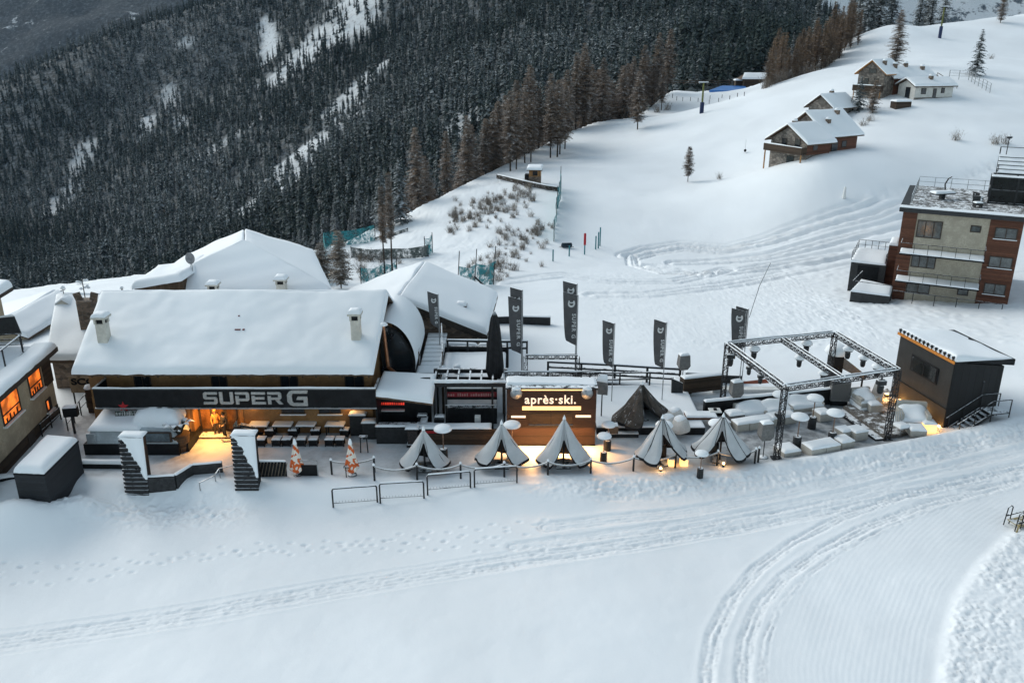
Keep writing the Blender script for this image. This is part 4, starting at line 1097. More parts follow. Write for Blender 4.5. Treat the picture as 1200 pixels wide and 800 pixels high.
for y0, y1, z0, z1 in ((44.6, 46.9, 2.55, 4.18), (48.3, 50.1, 2.7, 4.25), (50.0, 50.75, .95, 1.75)):
    a_, b_ = s_of(y0), s_of(y1)
    m = W(D); fw = .09
    wallbox(m, a_, a_ + fw, z0, z1, .0, .06); wallbox(m, b_ - fw, b_, z0, z1, 0, .06); wallbox(m, a_ + fw, b_ - fw, z0, z0 + fw, 0, .06); wallbox(m, a_ + fw, b_ - fw, z1 - fw, z1, 0, .06)
    if z0 > 2: wallbox(m, a_ + fw, b_ - fw, z0 + .55, z0 + .63, 0, .05)
    f = m.build('window', M_FRAME, D)
    m = W(D)
    if z0 > 2:
        wallbox(m, a_ + fw, b_ - fw, z0 + .63, z1 - fw, 0, .02); wallbox(m, a_ + fw, b_ - fw, z0 + fw, z0 + .55, 0, .02)
    else: wallbox(m, a_ + fw, (a_ + b_) / 2, z0 + fw, z1 - fw, 0, .02)
    m.build('pane', M_INT, f)
    if z0 > 2:
        for k in range(4):     # dark things standing on the window board
            m = W(D); c_ = a_ + .25 + (b_ - a_ - .5) * (k + .5) / 4; wallbox(m, c_ - .1, c_ + .08, z0 + .10, z0 + .32 + .12 * (k % 2), .021, .03); m.build('window_plant', M_BLACK, f)
    else:
        m = W(D); wallbox(m, (a_ + b_) / 2, b_ - fw, z0 + fw, z1 - fw, 0, .02); m.build('shutter', M_FRAME, f)
    m = W(D); wallbox(m, a_ - .1, b_ + .1, z0 - .10, z0 - .005, 0, .22); m.build('sill', M_WHITEP, f)
a_, b_ = s_of(46.9), s_of(47.8); m = W(D); wallbox(m, a_, b_, -.2, .84, .032, .06); m.build('door', M_FRAME, D)
m = W(D); wallbox(m, s_of(50.4), LW + .05, 2.5, 4.4, .004, .05); m.build('corner_boarding', M_WOODD, D)
m = W(D); wallbox(m, .4, LW + .35, 4.42, 4.72, -9.2, .55); rf = m.build('roof', M_FRAME, D)
m = W(D); q = [onw(.4, 4.72, .52), onw(LW + .33, 4.72, .52), onw(LW + .33, 4.72, -.9), onw(.4, 4.72, -.9)]
m.snow(q[0], q[1], q[2], q[3], .40, 30, 5, .05, 31, .14); m.build('roof_snow', M_SNOW, rf)
m = W(D); wallbox(m, .4, LW + .2, 4.723, 4.86, -9, -1.0); m.build('terrace_floor', M_DECK, rf)
m = W(D)
for s in (1.0, 3.1, 5.2, 7.3, LW - .9): m.beam(onw(s, 4.8, -1.05), onw(s, 5.95, -1.05), .07)
m.beam(onw(.9, 5.95, -1.05), onw(LW - .9, 5.95, -1.05), .07, .06)
m.build('railing', M_BLACKS, D)
m = W(D)
for k in range(4): m.beam(onw(LW - .5 - 0, 4.9, -1.2 - k * 2.2), onw(LW - .5, 5.95, -1.2 - k * 2.2), .06)
for z in (5.25, 5.6, 5.95): m.beam(onw(LW - .5, z, -1.1), onw(LW - .5, z, -8.6), .05)
m.build('end_railing', M_BLACKS, D)
m = W(D); m.snow(onw(2.5, 5.98, -1.10), onw(LW - .9, 5.98, -1.10), onw(LW - .9, 5.98, -1.0), onw(2.5, 5.98, -1.0), .04, 24, 2, .01, 5, .4); m.build('railing_snow', M_SNOWC, D)
# upper roof whose corner peeks in
c0 = at_y(15, 336, 54.0)
m = W(D); m.hexa([(c0.x - 7, 48.5, c0.z - .35), (c0.x - .1, 49, c0.z - .55), (c0.x, 54, c0.z - .25), (c0.x - 7, 57, c0.z - .1), (c0.x - 7, 48.5, c0.z - .12), (c0.x - .1, 49, c0.z - .32), (c0.x, 54, c0.z - .02), (c0.x - 7, 57, c0.z + .1)])
ur = m.build('upper_roof', M_FRAME, D)
m = W(D); m.snow((c0.x - 7, 48.5, c0.z - .12), (c0.x - .1, 49, c0.z - .32), (c0.x, 54, c0.z), (c0.x - 7, 57, c0.z + .1), .42, 9, 8, .05, 77, .14); m.build('upper_roof_snow', M_SNOW, ur)
m = W(D); m.box(c0.x - 7, c0.x - 2.2, 49.6, 56, 4.9, c0.z - .42); m.build('upper_wall', M_BEIGE, D)
# folded table standing on the terrace
p = at_z(12, 390, 4.9); t = thing('folded_table', 'dark snow dusted table folded up on the roof terrace of the lit house', 'table', (p.x, p.y, 4.88), .4)
m = MB(); m.hexa([(-.7, -.35, 0), (.7, -.35, 0), (.7, -.28, 0), (-.7, -.28, 0), (-.45, -.05, 1.15), (.45, -.05, 1.15), (.45, .02, 1.15), (-.45, .02, 1.15)]); m.build('tabletop', M_BLACKS, t)
for s in (-1, 1): m = MB(); m.beam((s * .5, .5, 0), (s * .35, .06, 1.1), .07); m.build('leg', M_BLACKS, t)
m = MB(); m.snow((-.45, -.06, 1.155), (.45, -.06, 1.155), (.45, .03, 1.155), (-.45, .03, 1.155), .12, 5, 2, .02, 3, .3); m.build('snow_cap', M_SNOWC, t)

# white roofed house behind it
E = thing('rear_house', 'low house behind the roof terrace with a bright snow covered gable roof', 'house', (-41, 66, -1))
pk = at_y(36, 354, 74); 
m = W(E); m.prism([(pk.x - 9, 69, -3), (pk.x + 2.0, 69, -3), (pk.x + 2.0, 69, pk.z - 1.5), (pk.x, 69, pk.z - .55), (pk.x - 9, 69, pk.z - 3.2)], (0, 9, 0)); m.build('wall', M_BEIGE, E)
m = W(E); e1, e2 = (pk.x + 2.6, 68.3, pk.z - 1.4), (pk.x - 10, 68.3, pk.z - 3.3)
m.hexa([(pk.x, 68.3, pk.z - .6), (e1[0], 68.3, e1[2] - .15), (e1[0], 78.5, e1[2] - .15), (pk.x, 78.5, pk.z - .6), (pk.x, 68.3, pk.z - .42), (e1[0], 68.3, e1[2]), (e1[0], 78.5, e1[2]), (pk.x, 78.5, pk.z - .42)])
m.hexa([(e2[0], 68.3, e2[2] - .15), (pk.x - .003, 68.3, pk.z - .6), (pk.x - .003, 78.5, pk.z - .6), (e2[0], 78.5, e2[2] - .15), (e2[0], 68.3, e2[2]), (pk.x - .003, 68.3, pk.z - .42), (pk.x - .003, 78.5, pk.z - .42), (e2[0], 78.5, e2[2])])
r_ = m.build('roof', M_ROOFW, E)
m = W(E); m.snow((e1[0], 68.2, e1[2]), (e1[0], 78.6, e1[2]), (pk.x, 78.6, pk.z - .42), (pk.x, 68.2, pk.z - .42), .42, 10, 8, .06, 3, .1); m.snow((e2[0], 78.6, e2[2]), (e2[0], 68.2, e2[2]), (pk.x, 68.2, pk.z - .42), (pk.x, 78.6, pk.z - .42), .42, 10, 8, .06, 4, .1); m.build('roof_snow', M_SNOW, r_)

# stone house between
Fh = thing('stone_house', 'brown stone house with a pinkish snow roof between the lit house and the bar', 'house', (-31, 59, 0))
e0, e1 = Vector((-32.6, 55.6, 2.35)), Vector((-25.0, 55.6, 2.35)); r0, r1 = Vector((-34.6, 62, 4.95)), Vector((-25.5, 62, 4.95)); b0, b1 = Vector((-34, 68.5, 2.3)), Vector((-25, 68.5, 2.3))
m = W(Fh); m.box(-32.4, -25.2, 56.0, 67.5, -1.5, 2.25); m.build('wall', M_STONEB, Fh)
dn = Vector((0, 0, .2))
m = W(Fh); m.hexa([e0 - dn, e1 - dn, r1 - dn, r0 - dn, e0, e1, r1, r0]); m.hexa([r0 - dn + Vector((0, .003, 0)), r1 - dn + Vector((0, .003, 0)), b1 - dn, b0 - dn, r0 + Vector((0, .003, 0)), r1 + Vector((0, .003, 0)), b1, b0]); rr = m.build('roof', M_ROOFW, Fh)
m = W(Fh); m.snow(e0, e1, r1, r0, .38, 14, 12, .05, 41, .1); m.snow(b1, b0, r0, r1, .38, 14, 12, .05, 42, .1); m.build('roof_snow', M_SNOW, rr)
m = W(Fh); p = at_y(106, 378, 58.5); m.rbox(p.x - .55, p.x + .55, 58.0, 59.0, 2.6, p.z + 1.75, .04); ch = m.build('chimney', M_STONEB, rr)
m = W(Fh); 
for s in (-1, 1): m.beam((p.x + s * .5, 58.5, p.z + 1.7), (p.x + s * .66, 58.5, p.z + 2.25), .14, .5)
m.build('chimney_horn', M_STONEB, ch)
p = at_y(77, 357, 61.2)
m = W(Fh); m.box(p.x - .45, p.x + .45, 60.8, 61.6, p.z - 1.6, p.z + .1); m.prism([(p.x - .58, 60.75, p.z + .1), (p.x + .58, 60.75, p.z + .1), (p.x, 60.75, p.z + .5)], (0, .9, 0)); c2 = m.build('chimney', M_STUCCO, rr)
m = W(Fh); m.box(p.x - .32, p.x - .05, 60.77, 60.797, p.z - .6, p.z + .0); m.box(p.x + .08, p.x + .34, 60.77, 60.797, p.z - .6, p.z + .0); m.build('flue', M_BLACK, c2)
m = W(Fh); m.snow((p.x - .6, 60.7, p.z + .12), (p.x - .6, 61.7, p.z + .12), (p.x, 61.7, p.z + .52), (p.x, 60.7, p.z + .52), .2, 4, 4, .03, 1, .2); m.snow((p.x + .6, 61.7, p.z + .12), (p.x + .6, 60.7, p.z + .12), (p.x, 60.7, p.z + .52), (p.x, 61.7, p.z + .52), .2, 4, 4, .03, 2, .2); m.build('snow_cap', M_SNOWC, c2)
p = at_y(100, 350, 60); t = thing('antenna', 'tall snow clotted roof antenna on the stone house', 'antenna', (p.x, p.y, p.z - .4))
m = MB(); m.tube((0, 0, -.3), (0, 0, 1.9), .035); m.beam((-.45, 0, 1.5), (.45, 0, 1.5), .03); m.beam((0, -.4, 1.2), (0, .4, 1.2), .03); m.build('mast', M_BLACKS, t)
m = MB()
for i in range(9): m.lathe([(.02, 0), (.12, .04), (.10, .13), (.02, .17)], (random.uniform(-.4, .4), random.uniform(-.2, .2), random.uniform(1.0, 1.85)), 7)
m.build('snow_clump', M_SNOWC, t)
p = at_y(74, 341, 62.0); t = thing('antenna', 'short snow clotted antenna behind the house shaped chimney', 'antenna', (p.x, p.y, p.z - .6))
m = MB(); m.tube((0, 0, -.3), (0, 0, .9), .03); m.beam((-.2, 0, .6), (.2, 0, .75), .05); m.build('mast', M_BLACKS, t)
m = MB(); m.lathe([(.03, 0), (.2, .05), (.15, .2), (.02, .28)], (0, 0, .75), 8); m.build('snow_clump', M_SNOWC, t)
p = at_y(143, 340, 60.8); t = thing('vent_pipe', 'thin vent pipe with a ball of snow above the ridge of the stone house', 'pipe', (p.x, p.y, p.z - .4))
m = MB(); m.tube((0, 0, -.6), (0, 0, .5), .08); m.build('pipe', M_GREYM, t); m = MB(); m.lathe([(.05, 0), (.15, .06), (.12, .18), (.02, .24)], (0, 0, .48), 8); m.build('snow_cap', M_SNOWC, t)
def text_mesh(s, size, ext, offset=0.0, spacing=1.0):
    cu = bpy.data.curves.new('letters', 'FONT'); cu.body = s; cu.size = size; cu.extrude = ext; cu.offset = offset; cu.space_character = spacing; cu.align_x = 'CENTER'; cu.resolution_u = 3
    o = bpy.data.objects.new('letters', cu); COL.objects.link(o)
    dg = bpy.context.evaluated_depsgraph_get(); me = bpy.data.meshes.new_from_object(o.evaluated_get(dg))
    bpy.data.objects.remove(o); bpy.data.curves.remove(cu); return me
def text_part(s, size, mat_, parent, loc, rot=(R(90), 0, 0), ext=.02, offset=0.0, name='lettering', sx=1.0, spacing=1.0):
    me = text_mesh(s, size, ext, offset, spacing); me.materials.clear(); me.materials.append(mat_)
    M4 = Matrix.Translation(loc) @ Matrix.Rotation(rot[2], 4, 'Z') @ Matrix.Rotation(rot[1], 4, 'Y') @ Matrix.Rotation(rot[0], 4, 'X') @ Matrix.Diagonal((sx, 1, 1, 1))
    me.transform(M4); o = bpy.data.objects.new(name, me); COL.objects.link(o); o.parent = parent; CHILD.setdefault(parent.name, []).append(o); return o
# sign board half hidden by the balcony
p = at_y(98, 447, 52.5); t = thing('wall_sign', 'tan board with cut out black SCO letters half hidden behind the balcony end', 'sign', (p.x, p.y, p.z - .6))
m = MB(); m.box(-.95, .95, .0, .05, -.2, .95); m.build('board', mat('tan board', (.26, .19, .12), .8, .2, 3), t)
text_part('SCO', .62, M_BLACK, t, (0, -.02, .39), ext=.02, offset=.02, sx=1.35)
for s in (-1, 1): m = MB(); m.box(s * .86 - .04, s * .86 + .04, .052, .12, -2.2, .9); m.build('post', M_BLACK, t)

# ---------------------------------------------------------------- yard in front of the left houses
# path railings down to the yard
def rail_line(name, label, pts, h, mat_, posts=None, rails=(1.0,), w=.05, pw=.06, group=None, cat='railing', snow=False):
    c = Vector((sum(p[0] for p in pts) / len(pts), sum(p[1] for p in pts) / len(pts), min(p[2] for p in pts)))
    t = thing(name, label, cat, c, 0, group)
    m = W(t)
    for a, b in zip(pts[:-1], pts[1:]):
        a, b = Vector(a), Vector(b)
        for r_ in rails: m.beam(a + Vector((0, 0, h * r_)), b + Vector((0, 0, h * r_)), w)
    m.build('rail', mat_, t)
    k = posts or 1
    for j, (a, b) in enumerate(zip(pts[:-1], pts[1:])):
        a, b = Vector(a), Vector(b); n = max(1, round((b - a).length / k))
        for i in range(n + (j == len(pts) - 2)):
            p = a + (b - a) * i / n; m = W(t); m.beam(p - Vector((0, 0, .15)), p + Vector((0, 0, h + w / 2 + .005)), pw); m.build('post', mat_, t)
    if snow:
        m = W(t)
        for a, b in zip(pts[:-1], pts[1:]):
            a, b = Vector(a), Vector(b); d = (b - a).normalized(); s = Vector((-d.y, d.x, 0)) * (w * .55); u_ = Vector((0, 0, h + w / 2))
            if d.x < 0: s = -s
            m.snow(a - s + u_, b - s + u_, b + s + u_, a + s + u_, .05, max(4, int((b - a).length * 3)), 2, .012, int(a.x * 7) % 50, .35)
        m.build('rail_snow', M_SNOWC, t)
    return t
rail_line('path_railing', 'dark railing along the snowy path between lit house and bar', [at_z(80, 505, 0), at_z(110, 470, 0)], 1.05, M_BLACKS, 1.2, (1, .5))
rail_line('path_railing', 'dark low railing at the foot of the lit house', [at_z(50, 512, 0), at_z(72, 492, 0)], .9, M_BLACKS, 1.1, (1, .5))
for u, v, lb in ((109, 483, 'stout dark gate post with a round snow cap beside the balcony end'),):
    p = at_z(u, v, 0); t = thing('gate_post', lb, 'post', p); m = MB(); m.rbox(-.2, .2, -.2, .2, -.1, 1.75, .03); m.build('pillar', M_WOODD, t); m = MB(); m.lathe([(.28, 0), (.30, .07), (.22, .22), (.02, .3)], (0, 0, 1.75), 12); m.build('snow_cap', M_SNOWC, t)
p = at_z(88, 508, 0); t = thing('post_box', 'dark box on a post beside the snowy path', 'box', p, .15); m = MB(); m.beam((0, 0, -.1), (0, 0, 1.25), .12); m.build('post', M_BLACKS, t); m = MB(); m.rbox(-.42, .42, -.22, .22, 1.25, 1.85, .02); m.build('box', M_BLACK, t); m = MB(); m.snow((-.42, -.22, 1.85), (.42, -.22, 1.85), (.42, .22, 1.85), (-.42, .22, 1.85), .10, 4, 3, .02, 2, .3); m.build('snow_cap', M_SNOWC, t)

# black bin store with a thick snow lid
t = thing('bin_store', 'black boarded box shed carrying a thick smooth slab of snow', 'shed', (-25.6, 42, -.6))
q = [Vector((-26.35, 40.0, 0)), Vector((-24.65, 39.85, 0)), Vector((-24.75, 43.8, 0)), Vector((-26.75, 44.2, 0))]
up = lambda z: [p_ + Vector((0, 0, z)) for p_ in q]
m = W(t); m.hexa(up(-.9) + up(2.02)); m.build('wall', planks('black boards', (.022, .024, .028), .16, 'Z', .6, .25, .3), t)
m = W(t)
for a_, b_ in ((0, 1), (1, 2)): m.beam(up(2.0)[a_], up(2.0)[b_], .08, .1)
m.build('rim', M_BLACK, t)
m = W(t); m.snow(up(2.02)[0], up(2.02)[1], up(2.02)[2], up(2.02)[3], .40, 8, 12, .03, 8, .16); m.build('roof_snow', M_SNOW, t)
# low black walls with snow on top
def low_wall(name, label, pts, h, th, z0, mat_=M_BLACK, T=.18):
    c = Vector(((pts[0][0] + pts[-1][0]) / 2, (pts[0][1] + pts[-1][1]) / 2, z0)); t = thing(name, label, 'wall', c)
    m = W(t); ms = W(t)
    for k, (a, b) in enumerate(zip(pts[:-1], pts[1:])):
        a, b = Vector((*a[:2], z0)), Vector((*b[:2], z0)); d = (b - a).normalized(); s = Vector((-d.y, d.x, 0)) * th / 2
        ha, hb = (h, h) if not hasattr(h, '__len__') else (h[k], h[k + 1])
        m.hexa([a - s, b - s, b + s, a + s, a - s + Vector((0, 0, ha)), b - s + Vector((0, 0, hb)), b + s + Vector((0, 0, hb)), a + s + Vector((0, 0, ha))])
        ms.snow(a - s * 1.1 + Vector((0, 0, ha)), b - s * 1.1 + Vector((0, 0, hb)), b + s * 1.1 + Vector((0, 0, hb)), a + s * 1.1 + Vector((0, 0, ha)), T, max(4, int((b - a).length * 2)), 3, .02, k + int(abs(a.x)), .2)
    m.build('wall_body', mat_, t); ms.build('snow_cap', M_SNOWC, t); return t
low_wall('planter_wall', 'long low black wall with a snow cap in front of the snowed-in bar', [at_z(76, 552, -.3), at_z(150, 553, -.3), at_z(172, 552, -.3)], .85, .35, -.55)
low_wall('planter_wall', 'short low black wall running out of the picture before the lit house', [at_z(-30, 573, -.4), at_z(20, 566, -.4)], .8, .35, -.7)
# stepped wall by the entrance steps
low_wall('stair_wall', 'stepped black boarded wall beside the snowed-up entrance steps', [(-20.4, 42.2), (-18.9, 42.35), (-18.35, 43.6), (-16.75, 43.9)], 1.62, .2, -1.0, mat('black planks', (.03, .03, .032), .6, .4, 5, .3, snow=.3), .09)
t = rail_line('stair_handrail', 'thin grey steel handrail stepping up beside the entrance steps', [at_z(236, 583, -.75), at_z(254, 574, -.6), at_z(259, 566, -.35), at_z(276, 562, -.2)], .95, M_GREYM, .75, (1.0,), .045, .045)

# snowed-in bar with the star sign
yb = thing('covered_bar', 'outdoor bar wrapped in sheets and buried under snow, with a red star sign on top', 'bar', (-22.7, 47, 0))
m = W(yb); m.box(-25.7, -20.0, 45.95, 49.0, -.1, .72); m.box(-20.0, -19.6, 46.4, 48.9, -.1, .55); m.build('base', M_BLACK, yb)
m = W(yb)
m.hexa([(-25.5, 46.02, .72), (-20.05, 46.02, .72), (-20.05, 48.9, .72), (-25.5, 48.9, .72), (-25.25, 46.25, 1.55), (-20.5, 46.25, 1.55), (-20.5, 48.6, 2.1), (-25.2, 48.6, 1.95)])
m.build('sheet_cover', mat('pale clear sheeting', (.42, .47, .50), .3, .15, 1.5, .3), yb)
m = W(yb)
m.snow((-25.4, 46.12, 1.5), (-22.3, 46.12, 1.5), (-22.2, 48.8, 2.05), (-25.3, 48.8, 1.95), .25, 10, 8, .04, 17, .2)
m.snow((-22.9, 46.5, 1.55), (-19.95, 46.35, 1.35), (-20.2, 48.7, 1.95), (-23.2, 48.8, 2.05), .95, 14, 12, .12, 19, .20)
m.build('snow_cover', M_SNOW, yb)
m = W(yb)
x0, x1 = -22.3, -20.35
m.rbox(x0, x1, 45.93, 46.1, .86, 1.5, .05); cab = m.build('serving_window', M_FRAME, yb)
m = W(yb); m.rbox(x0 + .1, x1 - .1, 45.90, 45.928, .93, 1.43, .02); m.build('pane', mat('misted plastic window', (.10, .13, .15), .25, .3, 2, .05), cab)
m = W(yb); m.rbox(-25.45, -24.9, 45.94, 46.1, .75, 1.4, .03); m.build('side_window', mat('pale plastic', (.30, .33, .35), .3, .2, 2, .05), yb)
p = at_y(150, 492, 47.3); t = thing('star_sign', 'board of pale script letters with a red star, standing on the snowed-in bar', 'sign', (p.x, p.y, p.z + .36), -.03)
m = MB(); m.rbox(-.75, .75, -.03, .03, -.15, .28, .02); m.box(.82, .9, -.05, .05, -.2, -.1); m.build('board', mat('dark green board', (.035, .045, .04), .5, .2, 5, snow=.5), t)
m = MB(); pts = []
for k in range(10):
    a_ = PI / 2 + k * PI / 5; r_ = .34 if k % 2 == 0 else .14; pts.append((-.12 + r_ * math.cos(a_), -.06, .56 + r_ * math.sin(a_)))
m.prism(pts, (0, .06, 0)); m.build('star', M_RED, t)
m = MB()
rs = random.Random(3); x = -.66
while x < .62:      # snow clogged script
    w_ = rs.uniform(.05, .1); m.beam((x, -.045, rs.uniform(-.05, .0)), (x + w_ * .6, -.045, rs.uniform(.12, .24)), .035, .02); x += w_ + .035
m.build('lettering', M_WHITEP, t)

# leafy planter in a wicker basket under snow
p = at_z(213, 527, 0); t = thing('basket_planter', 'wicker basket planter with big snow laden leaves beside the entrance', 'planter', (p.x, p.y, 0))
m = MB(); m.lathe([(.42, 0), (.5, .5), (.58, 1.0), (.6, 1.1), (.5, 1.1)], (0, 0, 0), 18); m.build('basket', planks('wicker', (.10, .065, .04), .09, 'Z', .9, .5, .9), t)
for k in range(10):
    a_ = k * 2 * PI / 10 + .3; L = random.Random(k).uniform(.8, 1.25); m = MB()
    def lf(u_, v_, a_=a_, L=L):
        r_ = .1 + L * u_; w_ = .21 * math.sin(PI * min(1, u_ * .93 + .07)) ** .7 * (v_ - .5) * 2; z_ = 1.1 + 1.05 * math.sin(u_ * 2.0) - .25 * u_
        return (math.cos(a_) * r_ * .75 - math.sin(a_) * w_, math.sin(a_) * r_ * .75 + math.cos(a_) * w_, z_ - .1 * abs(v_ - .5))
    m.grid(lf, 7, 3); m.build('leaf', mat('snowy leaf', (.06, .055, .045), .8, .3, 5, .1, snow=.85) if k == 0 else bpy.data.materials['snowy leaf'], t)

# entrance pylons: leaning black slatted fins, snow stuck to the upper front
def pylon(cx, cy, zb, label, flip=1):
    t = thing('entrance_pylon', label, 'pylon', (cx, cy, zb))
    H = 3.75; w_, d_ = .64, .30; lean = .35
    m = MB(); m.hexa([(-w_, -d_, -.3), (w_, -d_, -.3), (w_, d_, -.3), (-w_, d_, -.3), (-w_ * .98, -d_ + lean, H), (w_ * .98, -d_ + lean, H), (w_ * .98, d_ + lean * .6, H), (-w_ * .98, d_ + lean * .6, H)]); m.build('core', M_BLACK, t)
    m = MB()
    for k in range(15):
        z = .05 + k * .25; y = -d_ + lean * (z + .3) / (H + .3) - .045
        m.beam((-w_ - .02, y, z), (w_ + .02, y, z), .09, .15)
    m.build('slat', mat('charred slats', (.028, .028, .03), .7, .4, 6, .3, snow=.45) if 'charred slats' not in bpy.data.materials else bpy.data.materials['charred slats'], t)
    m = MB(); r_ = random.Random(int(abs(cx) * 10)); n = 15
    vs = []; rows = []
    for k in range(n + 1):            # ragged snow wedge from the top down along one side
        f = k / n; z = H + .02 - f * 2.5; y = -d_ + lean * (z + .3) / (H + .3) - .10
        wl = -w_ + (2 * w_) * (max(0, f - .04) / .96) ** .7 * .96 + r_.uniform(-.10, .10) * (f > .1)
        th = .10 * (1 - f) + .03
        rows.append([(wl, y + .03, z), ((wl + w_) / 2, y - th, z + .03), (w_ + .03, y - th * .7, z), (w_ + .05, y + .08, z)])
    for r2 in rows: vs += r2
    m.add(vs, [(4 * j + i, 4 * j + 4 + i, 4 * j + 5 + i, 4 * j + 1 + i) for j in range(n) for i in range(3)], True)
    m.snow((-w_ - .04, lean - d_ - .1, H), (w_ + .06, lean - d_ - .1, H), (w_ + .06, lean + d_, H), (-w_ - .04, lean + d_, H), .16, 4, 3, .02, 4, .3)
    m.build('snow_cover', M_SNOWC, t)
    return t
pl = at_z(163, 584, -.75); pylon(pl.x, 42.3, -.75, 'tall black slatted entrance pylon plastered with snow, beside the stepped wall')
pr = at_z(293, 579, -.75); pylon(pr.x, 42.5, -.75, 'tall black slatted entrance pylon plastered with snow, beside the folded orange parasols')

# machine under a cover by the door, and the two people
p = at_z(285, 513, 0); t = thing('covered_snowmobile', 'dark snow dusted machine under a cover by the entrance door', 'snowmobile', (p.x, p.y, 0), .15)
m = MB(); m.hexa([(-.75, -.35, .25), (.95, -.3, .25), (.95, .3, .25), (-.75, .35, .25), (-.45, -.25, .95), (.9, -.2, .55), (.9, .2, .55), (-.45, .25, .95)]); m.build('body', M_BLACKS, t)
m = MB(); m.hexa([(-.5, -.28, .95), (-.2, -.28, .93), (-.2, .28, .93), (-.5, .28, .95), (-.28, -.2, 1.3), (-.2, -.2, 1.3), (-.2, .2, 1.3), (-.28, .2, 1.3)]); m.build('windscreen', M_GLASS, t)
m = MB(); m.beam((-.35, -.42, 1.05), (-.35, .42, 1.05), .05); m.build('handlebar', M_BLACKS, t)
m = MB(); m.hexa([(-.1, -.18, .86), (.9, -.16, .58), (.9, .16, .58), (-.1, .18, .86), (-.05, -.15, 1.0), (.88, -.13, .72), (.88, .13, .72), (-.05, .15, 1.0)]); m.build('seat', M_BLACKS, t)
for s in (-1, 1): m = MB(); m.beam((-1.1, s * .38, .06), (.1, s * .38, .03), .12, .05); m.beam((-1.1, s * .38, .05), (-1.25, s * .38, .2), .12, .05); m.beam((-.6, s * .34, .05), (-.55, s * .25, .4), .05); m.build('ski', M_BLACKS, t)
m = MB(); m.hexa([(.0, -.22, 0), (1.1, -.22, 0), (1.1, .22, 0), (.0, .22, 0), (-.1, -.22, .24), (1.25, -.22, .24), (1.25, .22, .24), (-.1, .22, .24)]); m.build('track', M_BLACK, t)

